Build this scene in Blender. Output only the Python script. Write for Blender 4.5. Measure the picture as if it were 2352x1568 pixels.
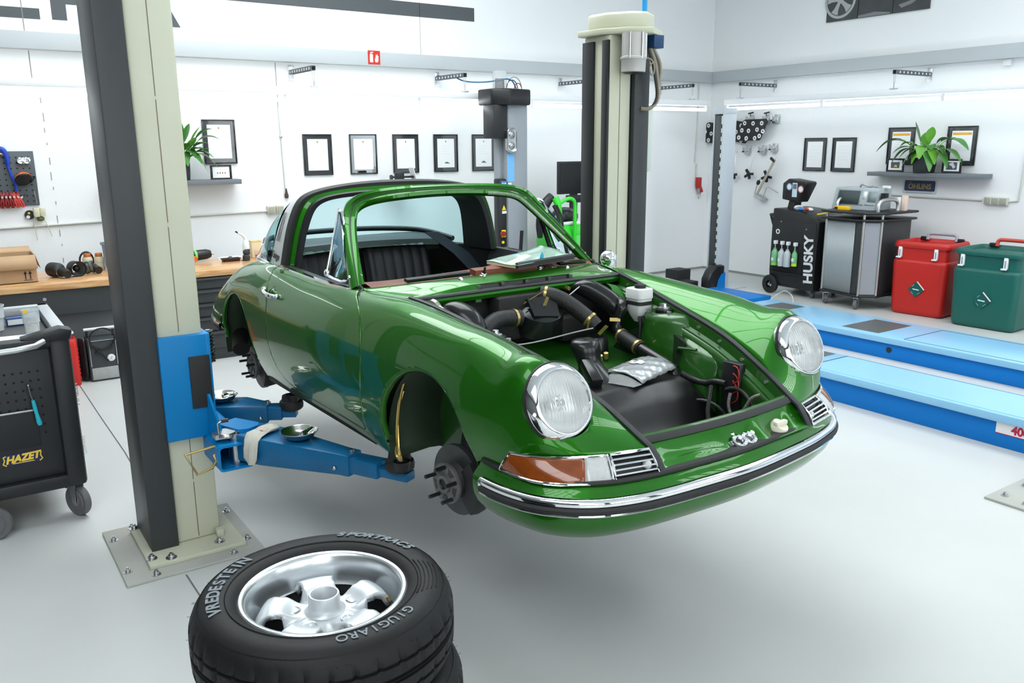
import bpy, bmesh, math, random
import numpy as np
from mathutils import Vector, Matrix
random.seed(7)
for o in list(bpy.data.objects): bpy.data.objects.remove(o)
SC = bpy.context.scene
COL = SC.collection
PI = math.pi
# ---------------------------------------------------------------- camera
F_PX, YAW, PITCH, ROLL, CAM_H = 1928.8, math.radians(34.26), math.radians(13.194), math.radians(-0.386), 1.90
def camera():
    f = Vector((math.sin(YAW)*math.cos(PITCH), math.cos(YAW)*math.cos(PITCH), -math.sin(PITCH)))
    r = Vector((math.cos(YAW), -math.sin(YAW), 0)); u = r.cross(f)
    r2 = math.cos(ROLL)*r + math.sin(ROLL)*u; u2 = -math.sin(ROLL)*r + math.cos(ROLL)*u
    cd = bpy.data.cameras.new('camera'); cd.sensor_width = 36.0; cd.sensor_fit = 'HORIZONTAL'
    cd.lens = F_PX/2352*36; cd.clip_start = .05; cd.clip_end = 60
    co = bpy.data.objects.new('camera', cd); COL.objects.link(co)
    m = Matrix((r2, u2, -f)).transposed().to_4x4(); m.translation = Vector((0, 0, CAM_H))
    co.matrix_world = m; SC.camera = co
camera()
# ---------------------------------------------------------------- world, light, exposure
W = bpy.data.worlds.new('daylight'); SC.world = W; W.use_nodes = True
W.node_tree.nodes['Background'].inputs[0].default_value = (.80, .90, 1.0, 1)
W.node_tree.nodes['Background'].inputs[1].default_value = 1.0
SC.view_settings.view_transform = 'Standard'; SC.view_settings.look = 'None'
SC.view_settings.exposure = -1.3; SC.view_settings.gamma = 1.0; SC.view_settings.use_curve_mapping = False
SKY_E = 16.0       # skylight panes
TUBE_E = 22.0      # fluorescent tubes
WIN_E = 8.0       # tall windows behind the camera
XR, YB, ZC = 9.837, 9.107, 5.2     # right wall, back wall, ceiling
XL, YF = -4.5, -5.0
# ---------------------------------------------------------------- materials
MATS = {}
def mat(name, col=(.5,.5,.5), rough=.5, metal=0.0, coat=0.0, emit=0.0, alpha=1.0, trans=0.0, ior=1.45, spec=.5,
        var=0.0, vscale=8.0, bump=0.0, bscale=60.0, col2=None, coat_rough=.03, rvar=0.0, sheen=0.0, coat_ior=1.5):
    if name in MATS: return MATS[name]
    m = bpy.data.materials.new(name); m.use_nodes = True; nt = m.node_tree
    b = nt.nodes['Principled BSDF']; I = b.inputs
    c = (*col, 1)
    I['Base Color'].default_value = c; I['Roughness'].default_value = rough; I['Metallic'].default_value = metal
    I['Coat Weight'].default_value = coat; I['Coat Roughness'].default_value = coat_rough; I['Coat IOR'].default_value = coat_ior
    I['Transmission Weight'].default_value = trans; I['IOR'].default_value = ior; I['Alpha'].default_value = alpha
    I['Specular IOR Level'].default_value = spec; I['Sheen Weight'].default_value = sheen
    if emit:
        I['Emission Color'].default_value = c; I['Emission Strength'].default_value = emit
    tc = nt.nodes.new('ShaderNodeTexCoord')
    def noise(sc, det=4):
        n = nt.nodes.new('ShaderNodeTexNoise'); n.inputs['Scale'].default_value = sc; n.inputs['Detail'].default_value = det
        nt.links.new(tc.outputs['Object'], n.inputs['Vector']); return n
    n = noise(vscale)
    mix = nt.nodes.new('ShaderNodeMix'); mix.data_type = 'RGBA'
    d = col2 if col2 else tuple(max(0, x*(1-var)) for x in col)
    mix.inputs['A'].default_value = c; mix.inputs['B'].default_value = (*d, 1)
    if var == 0 and not col2: mix.inputs['B'].default_value = c
    nt.links.new(n.outputs['Fac'], mix.inputs['Factor']); nt.links.new(mix.outputs['Result'], I['Base Color'])
    if rvar:
        mr = nt.nodes.new('ShaderNodeMapRange'); mr.inputs['To Min'].default_value = rough-rvar; mr.inputs['To Max'].default_value = rough+rvar
        nt.links.new(n.outputs['Fac'], mr.inputs['Value']); nt.links.new(mr.outputs['Result'], I['Roughness'])
    if bump:
        nb = noise(bscale, 3); bp = nt.nodes.new('ShaderNodeBump'); bp.inputs['Strength'].default_value = bump; bp.inputs['Distance'].default_value = .01
        nt.links.new(nb.outputs['Fac'], bp.inputs['Height']); nt.links.new(bp.outputs['Normal'], I['Normal'])
    MATS[name] = m; return m
def node_of(m, t):
    return [n for n in m.node_tree.nodes if n.bl_idname == t]
# ---------------------------------------------------------------- scene objects
def tag(o, label=None, cat=None, group=None, kind=None):
    if label: o['label'] = label
    if cat: o['category'] = cat
    if group: o['group'] = group
    if kind: o['kind'] = kind
    return o
def thing(name, label, cat, loc=(0,0,0), rot=(0,0,0), group=None):
    o = bpy.data.objects.new(name, None); COL.objects.link(o); o.empty_display_size = .1
    o.location = loc; o.rotation_euler = rot
    return tag(o, label, cat, group)
def dup(root, loc=None, rot=None, label=None, group=None):
    def cp(o, par):
        c = o.copy(); COL.objects.link(c)
        if par is not None: c.parent = par
        for ch in [x for x in KIDS if x.parent == o]: cp(ch, c)
        return c
    KIDS = list(bpy.data.objects)
    r = cp(root, None)
    if loc is not None: r.location = loc
    if rot is not None: r.rotation_euler = rot
    if label: r['label'] = label
    if group: r['group'] = group
    return r
def frame(w):
    w = Vector(w).normalized(); a = Vector((0,0,1)) if abs(w.z) < .9 else Vector((1,0,0))
    u = a.cross(w).normalized(); return u, w.cross(u), w
def spl(pts, n, closed=False):
    """smooth Catmull-Rom curve through pts, n samples"""
    P = np.array(pts, float); m = len(P)
    if m < 3 and not closed:
        t = np.linspace(0, 1, n)[:, None]; return P[0]*(1-t)+P[-1]*t
    d = np.linalg.norm(np.diff(P, axis=0), axis=1)**.5; k = np.r_[0, np.cumsum(np.maximum(d, 1e-6))]
    if closed:
        P = np.vstack([P, P[:1]]); d = np.linalg.norm(np.diff(P, axis=0), axis=1)**.5; k = np.r_[0, np.cumsum(np.maximum(d, 1e-6))]
        Pe = np.vstack([P[-3:-1], P, P[1:3]]); ke = np.r_[k[0]-(k[-1]-k[-3]), k[0]-(k[-1]-k[-2]), k, k[-1]+k[1], k[-1]+k[2]]
        ts = np.linspace(k[0], k[-1], n, endpoint=False)
        return natspl(ke, Pe, ts)
    return natspl(k, P, np.linspace(k[0], k[-1], n))
def natspl(x, Y, xs):
    """natural cubic spline, vectorised over the trailing axes of Y"""
    x = np.asarray(x, float); Y = np.asarray(Y, float); n = len(x)
    if n == 2:
        t = ((xs-x[0])/(x[1]-x[0])).reshape((-1,)+(1,)*(Y.ndim-1)); return Y[0]*(1-t)+Y[1]*t
    h = np.diff(x); A = np.zeros((n, n)); A[0,0] = A[-1,-1] = 1
    S = Y.reshape(n, -1); R = np.zeros_like(S)
    for i in range(1, n-1):
        A[i,i-1] = h[i-1]; A[i,i] = 2*(h[i-1]+h[i]); A[i,i+1] = h[i]
        R[i] = 6*((S[i+1]-S[i])/h[i]-(S[i]-S[i-1])/h[i-1])
    M2 = np.linalg.solve(A, R); j = np.clip(np.searchsorted(x, xs)-1, 0, n-2); hj = h[j][:,None]
    a = (x[j+1]-xs)[:,None]/hj; b = 1-a
    o = a*S[j]+b*S[j+1]+((a**3-a)*M2[j]+(b**3-b)*M2[j+1])*hj**2/6
    return o.reshape((len(xs),)+Y.shape[1:])
class MB:
    def __init__(s): s.v = []; s.f = []
    def add(s, v, f):
        k = len(s.v); s.v += [tuple(map(float, p)) for p in v]; s.f += [tuple(i+k for i in q) for q in f]; return s
    def box(s, x0, x1, y0, y1, z0, z1, M=None, bev=0, seg=2):
        v = [Vector((x,y,z)) for z in (z0,z1) for y in (y0,y1) for x in (x0,x1)]
        f = [(0,2,3,1),(4,5,7,6),(0,1,5,4),(2,6,7,3),(0,4,6,2),(1,3,7,5)]
        if bev:
            bm = bmesh.new(); vs = [bm.verts.new(p) for p in v]
            for q in f: bm.faces.new([vs[i] for i in q])
            bmesh.ops.bevel(bm, geom=bm.edges[:], offset=bev, segments=seg, affect='EDGES', profile=.5)
            bm.verts.index_update(); v = [q.co.copy() for q in bm.verts]; f = [[q.index for q in fc.verts] for fc in bm.faces]; bm.free()
        if M is not None: v = [M @ p for p in v]
        return s.add(v, f)
    def cbox(s, c, d, rz=0, bev=0, M=None):
        T = Matrix.Translation(Vector(c)) @ Matrix.Rotation(rz, 4, 'Z')
        if M is not None: T = T @ M
        return s.box(-d[0]/2, d[0]/2, -d[1]/2, d[1]/2, -d[2]/2, d[2]/2, T, bev)
    def bar(s, p0, p1, w, h, up=(0,0,1), bev=0):
        """rectangular bar from p0 to p1, w across, h along up"""
        p0 = Vector(p0); p1 = Vector(p1); d = p1-p0; L = d.length; d.normalize()
        u = Vector(up).cross(d)
        if u.length < 1e-5: u = Vector((1,0,0))
        u.normalize(); w2 = d.cross(u)
        M = Matrix((u, d, w2)).transposed().to_4x4()
        M = Matrix(((u.x,d.x,w2.x,p0.x),(u.y,d.y,w2.y,p0.y),(u.z,d.z,w2.z,p0.z),(0,0,0,1)))
        return s.box(-w/2, w/2, 0, L, -h/2, h/2, M, bev)
    def cyl(s, p0, p1, r0, r1=None, n=20, caps=True):
        r1 = r0 if r1 is None else r1; p0 = Vector(p0); p1 = Vector(p1); u, w, d = frame(p1-p0)
        v = []
        for p, r in ((p0, r0), (p1, r1)):
            for i in range(n):
                a = 2*PI*i/n; v.append(p+r*(math.cos(a)*u+math.sin(a)*w))
        f = [(i, (i+1) % n, n+(i+1) % n, n+i) for i in range(n)]
        if caps: f += [tuple(range(n-1, -1, -1)), tuple(range(n, 2*n))]
        return s.add(v, f)
    def tube(s, pts, r, n=8, closed=False, caps=True, sm=0):
        P = [Vector(p) for p in (spl(pts, sm, closed) if sm else pts)]; m = len(P)
        R = list(r) if hasattr(r, '__len__') else [r]*m
        if len(R) != m: R = [float(q) for q in np.interp(np.linspace(0,1,m), np.linspace(0,1,len(R)), R)]
        v = []; u = None
        for i in range(m):
            a = P[(i-1) % m] if (closed or i > 0) else P[i]; b = P[(i+1) % m] if (closed or i < m-1) else P[i]
            d = (b-a).normalized() if (b-a).length > 1e-9 else Vector((0,0,1))
            if u is None: u = frame(d)[0]
            u = (u-d*u.dot(d))
            u = u.normalized() if u.length > 1e-6 else frame(d)[0]
            w = d.cross(u)
            for k in range(n):
                t = 2*PI*k/n; v.append(P[i]+R[i]*(math.cos(t)*u+math.sin(t)*w))
        f = []
        for i in range(m if closed else m-1):
            j = (i+1) % m
            for k in range(n): f.append((i*n+k, i*n+(k+1) % n, j*n+(k+1) % n, j*n+k))
        if caps and not closed: f += [tuple(range(n-1,-1,-1)), tuple((m-1)*n+k for k in range(n))]
        return s.add(v, f)
    def lathe(s, prof, n=32, M=None, arc=None):
        """prof: (r, z) list, revolved about z"""
        v = []; m = len(prof); full = arc is None; a0, a1 = (0, 2*PI) if full else arc
        nn = n if full else n+1
        for i in range(nn):
            a = a0+(a1-a0)*i/n
            for r, z in prof: v.append(Vector((r*math.cos(a), r*math.sin(a), z)))
        if M is not None: v = [M @ p for p in v]
        f = []
        for i in range(n):
            j = (i+1) % nn
            for k in range(m-1): f.append((i*m+k, j*m+k, j*m+k+1, i*m+k+1))
        return s.add(v, f)
    def ball(s, c, r, n=16, sc=(1,1,1)):
        pr = [(math.sin(PI*i/(n//2))*1.0, -math.cos(PI*i/(n//2))) for i in range(n//2+1)]
        M = Matrix.Translation(Vector(c)) @ Matrix.Diagonal((r*sc[0], r*sc[1], r*sc[2], 1))
        return s.lathe([(max(a,1e-4), b) for a, b in pr], n, M)
    def prism(s, poly, o, u, v, d):
        """polygon (a,b) in plane o+a*u+b*v, extruded by vector d"""
        o = Vector(o); u = Vector(u); v = Vector(v); d = Vector(d); n = len(poly)
        P = [o+a*u+b*v for a, b in poly]; vs = P+[p+d for p in P]
        f = [tuple(range(n-1,-1,-1)), tuple(range(n, 2*n))]+[(i, (i+1) % n, n+(i+1) % n, n+i) for i in range(n)]
        return s.add(vs, f)
    def grid(s, G, closed_u=False, closed_v=False):
        G = np.asarray(G, float); a, b = G.shape[:2]
        f = []
        for i in range(a if closed_u else a-1):
            for j in range(b if closed_v else b-1):
                i2 = (i+1) % a; j2 = (j+1) % b; f.append((i*b+j, i2*b+j, i2*b+j2, i*b+j2))
        return s.add(G.reshape(-1, 3), f)
    def loft(s, rings, caps=True):
        """closed rings of equal count"""
        n = len(rings[0]); k = len(rings); f = []
        for i in range(k-1):
            for j in range(n): f.append((i*n+j, i*n+(j+1) % n, (i+1)*n+(j+1) % n, (i+1)*n+j))
        if caps: f += [tuple(range(n-1,-1,-1)), tuple((k-1)*n+j for j in range(n))]
        return s.add([p for r in rings for p in r], f)
    def xf(s, M):
        s.v = [tuple(M @ Vector(p)) for p in s.v]; return s
    def build(s, name, m, parent=None, sharp=38, bevel=0, label=None, flat=False, thick=0, sub=0, bseg=2):
        me = bpy.data.meshes.new(name); bm = bmesh.new(); vs = [bm.verts.new(p) for p in s.v]
        for q in s.f:
            try: bm.faces.new([vs[i] for i in q])
            except ValueError: pass
        bmesh.ops.remove_doubles(bm, verts=bm.verts[:], dist=1e-5)
        bmesh.ops.recalc_face_normals(bm, faces=bm.faces[:])
        if bevel:
            ed = [e for e in bm.edges if len(e.link_faces) == 2 and e.calc_face_angle(0) > .6]
            bmesh.ops.bevel(bm, geom=ed, offset=bevel, segments=bseg, affect='EDGES', profile=.5, clamp_overlap=True)
        bm.to_mesh(me); bm.free(); me.materials.append(m)
        for p in me.polygons: p.use_smooth = not flat
        if not flat and sharp: me.set_sharp_from_angle(angle=math.radians(sharp))
        o = bpy.data.objects.new(name, me); COL.objects.link(o)
        if parent is not None: o.parent = parent
        if thick:
            md = o.modifiers.new('solid', 'SOLIDIFY'); md.thickness = abs(thick); md.offset = -1 if thick > 0 else 1
        if sub:
            md = o.modifiers.new('sub', 'SUBSURF'); md.levels = sub; md.render_levels = sub
        if label: o['label'] = label
        return o
def rrect(w, h, r, n=5, cx=0, cy=0):
    P = []
    for sx, sy, a0 in ((1,1,0), (-1,1,90), (-1,-1,180), (1,-1,270)):
        for i in range(n+1):
            a = math.radians(a0+90*i/n); P.append((cx+sx*(w/2-r)+r*math.cos(a), cy+sy*(h/2-r)+r*math.sin(a)))
    return P
def textmesh(txt, size, o, u, v, depth=.0008, align='CENTER', shear=0.0, bold=0.0, sx=1.0, space=1.0):
    """lettering as a mesh: baseline start o, along u, up v; returns MB"""
    cu = bpy.data.curves.new('lettering', 'FONT'); cu.body = txt; cu.size = size; cu.extrude = depth; cu.align_x = align; cu.align_y = 'CENTER'
    cu.shear = shear; cu.offset = bold; cu.space_character = space
    ob = bpy.data.objects.new('lettering', cu); COL.objects.link(ob)
    me = bpy.data.meshes.new_from_object(ob.evaluated_get(bpy.context.evaluated_depsgraph_get()))
    mb = MB(); u = Vector(u).normalized(); v = Vector(v).normalized(); w = u.cross(v); o = Vector(o)
    mb.add([o+p.co.x*sx*u+p.co.y*v+(p.co.z+depth)*w for p in me.vertices], [tuple(p.vertices) for p in me.polygons])
    bpy.data.objects.remove(ob); bpy.data.meshes.remove(me); bpy.data.curves.remove(cu)
    return mb
def ring_pts(c, nrm, r, n=48, a0=0, a1=2*PI, ru=None):
    u, w, d = frame(nrm); c = Vector(c)
    return [c+r*(math.cos(a)*u+math.sin(a)*w) for a in [a0+(a1-a0)*i/n for i in range(n)]]
def axis_M(o, z, x=None):
    """matrix that carries local z to z (and x near x) at o"""
    z = Vector(z).normalized()
    if x is None: u, w, d = frame(z)
    else:
        x = Vector(x); u = (x-z*x.dot(z)).normalized(); w = z.cross(u)
    return Matrix(((u.x,w.x,z.x,o[0]),(u.y,w.y,z.y,o[1]),(u.z,w.z,z.z,o[2]),(0,0,0,1)))
# shared materials
BLACK = mat('black plastic', (.012,.013,.015), .38, var=.2)
RUBBER = mat('black rubber', (.018,.018,.019), .62, var=.25, bump=.05)
CHROME = mat('chrome', (.82,.84,.86), .06, 1.0)
STEEL = mat('brushed steel', (.55,.56,.57), .28, 1.0, var=.2, vscale=40)
ZINC = mat('zinc plated steel', (.62,.64,.66), .3, .9, var=.15, vscale=30)
WHITE = mat('white plastic', (.80,.82,.83), .4, var=.05)
GREY = mat('grey painted steel', (.27,.30,.32), .42, var=.08)
DGREY = mat('dark grey painted steel', (.035,.040,.043), .42, var=.12, vscale=20)
GOLD = mat('yellow zinc', (.55,.42,.16), .3, .8, var=.2)
# ---------------------------------------------------------------- the room
def struct(mb, name, m, **k):
    o = mb.build(name, m, **k); o['kind'] = 'structure'; return o
WALLM = mat('white wall paint', (.86,.88,.89), .55, var=.03, vscale=1.3, bump=.12, bscale=18)
BEAMM = mat('pale grey beam paint', (.47,.51,.53), .5, var=.04, vscale=2)
def floor_mat():
    m = mat('pale grey epoxy floor', (.58,.595,.585), .36, col2=(.47,.485,.475), vscale=.8, bump=.03, bscale=7, rvar=.06, spec=.45)
    nt = m.node_tree; b = nt.nodes['Principled BSDF']; tc = node_of(m,'ShaderNodeTexCoord')[0]
    src = b.inputs['Base Color'].links[0].from_socket
    n = nt.nodes.new('ShaderNodeTexNoise'); n.inputs['Scale'].default_value = 70; n.inputs['Detail'].default_value = 6; n.inputs['Roughness'].default_value = .7
    nt.links.new(tc.outputs['Object'], n.inputs['Vector'])
    r = nt.nodes.new('ShaderNodeValToRGB'); r.color_ramp.elements[0].position = .22; r.color_ramp.elements[0].color = (.6,.6,.58,1); r.color_ramp.elements[1].position = .30; r.color_ramp.elements[1].color = (1,1,1,1)
    nt.links.new(n.outputs['Fac'], r.inputs['Fac'])
    mx = nt.nodes.new('ShaderNodeMix'); mx.data_type = 'RGBA'; mx.blend_type = 'MULTIPLY'; mx.inputs['Factor'].default_value = 1
    nt.links.new(src, mx.inputs['A']); nt.links.new(r.outputs['Color'], mx.inputs['B']); nt.links.new(mx.outputs['Result'], b.inputs['Base Color'])
    return m
FLOORM = floor_mat()
struct(MB().box(XL, XR, YF, YB, -.12, 0), 'floor', FLOORM)
struct(MB().box(XL-.2, XR+.2, YB, YB+.2, 0, ZC), 'wall_back', WALLM)
struct(MB().box(XR, XR+.2, YF, YB, 0, ZC), 'wall_right', WALLM)
WALLG = mat('dark grey wall paint', (.07,.075,.075), .6, var=.1)
struct(MB().box(XL-.2, XL, YF, YB, 0, ZC), 'wall_left', WALLG)
struct(MB().box(XL-.2, XR+.2, YF-.2, YF, 0, ZC), 'wall_front', WALLG)
struct(MB().box(XL, XR, YB-.10, YB, 2.766, 2.919, bev=.006), 'trim_1', BEAMM)
struct(MB().box(XR-.10, XR, YF, YB-.10, 2.766, 2.919, bev=.006), 'trim_2', BEAMM)
BASEM = mat('grey skirting', (.30,.31,.31), .6, var=.2)
struct(MB().box(XL, XR, YB-.012, YB, 0, .03), 'baseboard_back', BASEM)
struct(MB().box(XR-.012, XR, YF, YB-.012, 0, .03), 'baseboard_right', BASEM)
# ceiling with skylight openings
CEILM = mat('white ceiling', (.80,.83,.84), .6, var=.03)
sky = [(-3.2, -.6, -4.2, 1.6), (.8, 4.6, 3.0, 8.5), (6.2, 8.3, -2.5, 4.6)]       # openings x0, x1, y0, y1; first and last added unseen as fill light
cm = MB(); xs = [XL]+[v for a in sky for v in a[:2]]+[XR]
for i in range(0, len(xs), 2): cm.box(xs[i], xs[i+1], YF, YB, ZC, ZC+.15)
for a, b, y0s, y1s in sky:
    cm.box(a, b, YF, y0s, ZC, ZC+.15); cm.box(a, b, y1s, YB, ZC, ZC+.15)
struct(cm, 'ceiling', CEILM)
PANE = mat('milky skylight pane', (.94,.985,1.0), .4, emit=SKY_E)
SBAR = mat('skylight bar', (.10,.11,.12), .5)
for k, (a, b, y0s, y1s) in enumerate(sky):
    w = struct(MB().box(a, b, y0s, y1s, ZC+.10, ZC+.12), f'window_{k+1}', PANE)
    fb = MB()
    for i in range(4):
        y = y0s+(y1s-y0s)*i/3; fb.box(a, b, y-.02, y+.02, ZC+.03, ZC+.10)
    for i in range(7):
        x = a+(b-a)*i/6; fb.box(x-.015, x+.015, y0s, y1s, ZC+.03, ZC+.10)
    fb.build('glazing_bar', SBAR, w)
# tall workshop windows in the wall behind the camera
PANE2 = mat('bright window pane', (.95,.985,1.0), .3, emit=WIN_E)
for k, (a, b) in enumerate([(-3.6, .2), (1.0, 4.4), (5.4, 8.6)]):
    w = struct(MB().box(a, b, YF, YF+.02, 1.0, 4.4), f'window_{k+4}', PANE2)
    fb = MB()
    for i in range(5):
        x = a+(b-a)*i/4; fb.box(x-.025, x+.025, YF, YF+.05, 1.0, 4.4)
    for i in range(5):
        z = 1.0+3.4*i/4; fb.box(a, b, YF, YF+.05, z-.025, z+.025)
    fb.build('window_frame', mat('window frame', (.16,.17,.18), .5), w)
# floor joints
JM = mat('dark floor joint', (.14,.145,.15), .8)
jm = MB(); 
jm.tube([(.80,7.55,.0005), (.80,6.5,.0005), (.805,5.6,.0005), (.79,4.9,.0005), (.80,4.42,.0005)], .004, 5)
jm.tube([(.73,3.72,.0005), (.735,3.3,.0005), (.73,2.4,.0005), (.74,0,.0005)], .004, 5)
jm.tube([(1.06,4.40,.0005), (1.09,3.95,.0005), (1.10,3.7,.0005), (1.11,3.3,.0005)], .003, 5)
struct(jm, 'trim_3', JM)
# panel joints of the wall
wj = MB()
wj.box(.905,.912, YB-.004, YB, 2.45, 2.76); wj.box(.895,.901,YB-.004,YB, 2.93, 3.6)
for i in range(14):
    z = 2.35-.135*i; wj.box(.955+.002*i-.003+.004*math.sin(i*2.1), .955+.002*i+.003+.004*math.sin(i*2.1), YB-.004, YB, z-.05-.03*math.sin(i*1.7), z)
wj.box(3.19,3.197, YB-.004, YB, 2.3, 2.76); wj.box(4.94,4.944,YB-.003,YB,2.93,3.5)
struct(wj, 'trim_4', mat('dark wall joint', (.28,.28,.28), .9))
# ================================================================= the green car
# car frame: X forward from the front axle, Y to the car's left, Z up from where the ground would be
PAINT = mat('deep green car paint', (.010,.130,.002), .36, .55, coat=.85, coat_rough=.012, spec=.12, coat_ior=1.42)
PAINT_IN = mat('green paint inside the trunk', (.013,.095,.007), .38, .15, coat=.7, coat_rough=.06, var=.1)
SEAL = mat('grey black rubber seal', (.018,.020,.023), .5, var=.15)
UNDER = mat('black underbody coat', (.010,.010,.010), .7, var=.3, bump=.1)
CAR = thing('sports_car', 'glossy green open-top sports car without wheels or hood, raised on the blue lift arms', 'car',
            (2.1638, 2.5929, .3993), (0, math.radians(-.2836), math.radians(-88.806)))
class Surf:
    def __init__(s, G):
        G = np.asarray(G, float); a, b = G.shape[:2]; s.V = [tuple(p) for p in G.reshape(-1, 3)]; s.F = []
        for i in range(a-1):
            for j in range(b-1): s.F.append((i*b+j, (i+1)*b+j, (i+1)*b+j+1, i*b+j+1))
    def clip(s, fn):
        """keep where fn > 0"""
        V = np.array(s.V); val = fn(V); cache = {}; nv = list(s.V); F = []
        def cut(i, j):
            k = (min(i, j), max(i, j))
            if k not in cache:
                t = val[i]/(val[i]-val[j]); p = V[i]+(V[j]-V[i])*t
                f0 = val[i]; a, b = 0.0, 1.0; fa = val[i]
                for _ in range(3):
                    ft = float(fn(p[None])[0])
                    if (ft > 0) == (fa > 0): a = t
                    else: b = t
                    t = (a+b)/2 if abs(ft) > 1e-4 else t; p = V[i]+(V[j]-V[i])*t
                nv.append(tuple(p)); cache[k] = len(nv)-1
            return cache[k]
        for f in s.F:
            sg = [val[i] > 0 for i in f]
            if all(sg): F.append(f); continue
            if not any(sg): continue
            q = []
            for a in range(len(f)):
                i, j = f[a], f[(a+1) % len(f)]
                if val[i] > 0: q.append(i)
                if (val[i] > 0) != (val[j] > 0): q.append(cut(i, j))
            if len(q) > 2: F.append(tuple(q))
        r = Surf.__new__(Surf); used = sorted({i for f in F for i in f}); mp = {u: k for k, u in enumerate(used)}
        r.V = [nv[i] for i in used]; r.F = [tuple(mp[i] for i in f) for f in F]; return r
    def mb(s, side=1):
        m = MB(); m.add([(x, y*side, z) for x, y, z in s.V], s.F); return m
    def near(s, x, z):
        A = np.array(s.V); d = (A[:,0]-x)**2+(A[:,2]-z)**2; return A[d.argmin()]
def sd_poly(P, poly):
    """signed distance (inside > 0) of 2-D points to a closed polygon"""
    P = np.asarray(P); A = np.asarray(poly); B = np.roll(A, -1, 0); d = np.full(len(P), 1e9); ins = np.zeros(len(P), bool)
    for a, b in zip(A, B):
        e = b-a; w = P-a; t = np.clip((w@e)/(e@e+1e-12), 0, 1); d = np.minimum(d, np.linalg.norm(w-t[:,None]*e, axis=1))
        c = (a[1] > P[:,1]) != (b[1] > P[:,1])
        with np.errstate(divide='ignore', invalid='ignore'):
            xi = a[0]+(P[:,1]-a[1])/(b[1]-a[1]+1e-15)*e[0]
        ins ^= c & (P[:,0] < xi)
    return np.where(ins, d, -d)
# control net of one body side (|Y|), columns from the tail to the nose, rows from the sill up to the inner edge
NET = [
 # tail
 [(-3.06,.56,.46),(-3.09,.56,.48),(-3.10,.555,.51),(-3.08,.545,.55),(-3.05,.53,.59),(-2.99,.50,.63),(-2.92,.45,.66),(-2.86,.38,.69)],
 [(-2.90,.67,.45),(-2.93,.68,.475),(-2.93,.675,.515),(-2.905,.66,.57),(-2.86,.64,.62),(-2.80,.60,.665),(-2.73,.53,.705),(-2.66,.44,.745)],
 [(-2.70,.73,.44),(-2.71,.74,.47),(-2.71,.74,.525),(-2.69,.73,.60),(-2.65,.70,.67),(-2.60,.65,.725),(-2.55,.58,.765),(-2.50,.50,.80)],
 [(-2.45,.745,.42),(-2.45,.76,.46),(-2.45,.765,.54),(-2.44,.76,.64),(-2.42,.73,.735),(-2.40,.68,.80),(-2.37,.62,.835),(-2.34,.56,.855)],
 [(-2.20,.74,.30),(-2.20,.765,.41),(-2.20,.775,.54),(-2.20,.77,.66),(-2.19,.745,.765),(-2.18,.70,.835),(-2.16,.655,.868),(-2.14,.605,.882)],
 [(-1.93,.72,.275),(-1.93,.765,.38),(-1.93,.79,.54),(-1.93,.785,.66),(-1.93,.765,.765),(-1.93,.73,.843),(-1.93,.695,.88),(-1.93,.655,.895)],
 [(-1.65,.715,.268),(-1.65,.768,.37),(-1.65,.800,.55),(-1.65,.79,.68),(-1.65,.768,.775),(-1.65,.74,.848),(-1.65,.713,.885),(-1.65,.688,.902)],
 [(-1.20,.715,.265),(-1.20,.772,.37),(-1.20,.806,.55),(-1.20,.794,.69),(-1.20,.768,.785),(-1.20,.742,.842),(-1.20,.715,.877),(-1.20,.694,.891)],
 [(-.78,.715,.262),(-.78,.772,.37),(-.78,.805,.55),(-.78,.792,.69),(-.78,.766,.795),(-.78,.738,.852),(-.78,.71,.882),(-.77,.685,.896)],
 [(-.50,.722,.26),(-.50,.775,.37),(-.50,.803,.55),(-.50,.790,.69),(-.50,.758,.80),(-.50,.714,.872),(-.50,.655,.899),(-.52,.600,.892)],
 [(-.22,.735,.258),(-.22,.780,.37),(-.22,.803,.55),(-.22,.788,.69),(-.22,.752,.80),(-.22,.697,.870),(-.22,.623,.885),(-.25,.541,.854)],
 [(.02,.745,.28),(.02,.787,.39),(.02,.803,.55),(.02,.787,.685),(.02,.746,.793),(.02,.683,.860),(.02,.598,.860),(.03,.494,.797)],
 [(.22,.765,.38),(.22,.788,.47),(.22,.797,.57),(.22,.780,.685),(.22,.740,.784),(.22,.671,.847),(.22,.580,.836),(.225,.460,.757)],
 [(.35,.770,.476),(.355,.782,.53),(.365,.783,.60),(.375,.768,.69),(.385,.732,.772),(.39,.657,.832),(.39,.562,.806),(.39,.436,.708)],
 [(.447,.765,.476),(.468,.768,.525),(.485,.762,.588),(.495,.748,.67),(.503,.716,.757),(.510,.638,.814),(.515,.535,.766),(.525,.416,.652)],
 [(.483,.760,.534),(.525,.752,.545),(.568,.733,.568),(.603,.700,.592),(.618,.640,.610),(.622,.560,.622),(.622,.480,.618),(.622,.403,.605)],
 [(.492,.758,.546),(.535,.737,.546),(.580,.708,.546),(.625,.662,.546),(.662,.605,.546),(.693,.535,.546),(.718,.460,.546),(.735,.388,.546)],
]
def netsurf(net, nu, nv):
    P = np.array(net, float)
    cu = np.r_[0, np.cumsum(np.linalg.norm(np.diff(P, axis=0), axis=2).mean(1))]
    cv = np.r_[0, np.cumsum(np.linalg.norm(np.diff(P, axis=1), axis=2)[3:13].mean(0))]
    A = natspl(cu, P, np.linspace(0, cu[-1], nu))
    return natspl(cv, A.transpose(1,0,2), np.linspace(0, cv[-1], nv)).transpose(1,0,2)
BODY = netsurf(NET, 260, 64)
HL_C = np.array([.560,.615,.700]); HL_N = np.array([math.cos(math.radians(21.7)), .0, math.sin(math.radians(21.7))])
def f_head(V):
    d = V-HL_C; ax = d@HL_N; r = np.linalg.norm(d-ax[:,None]*HL_N, axis=1); return np.where(np.abs(ax) < .13, r-.116, 1.0)
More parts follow.
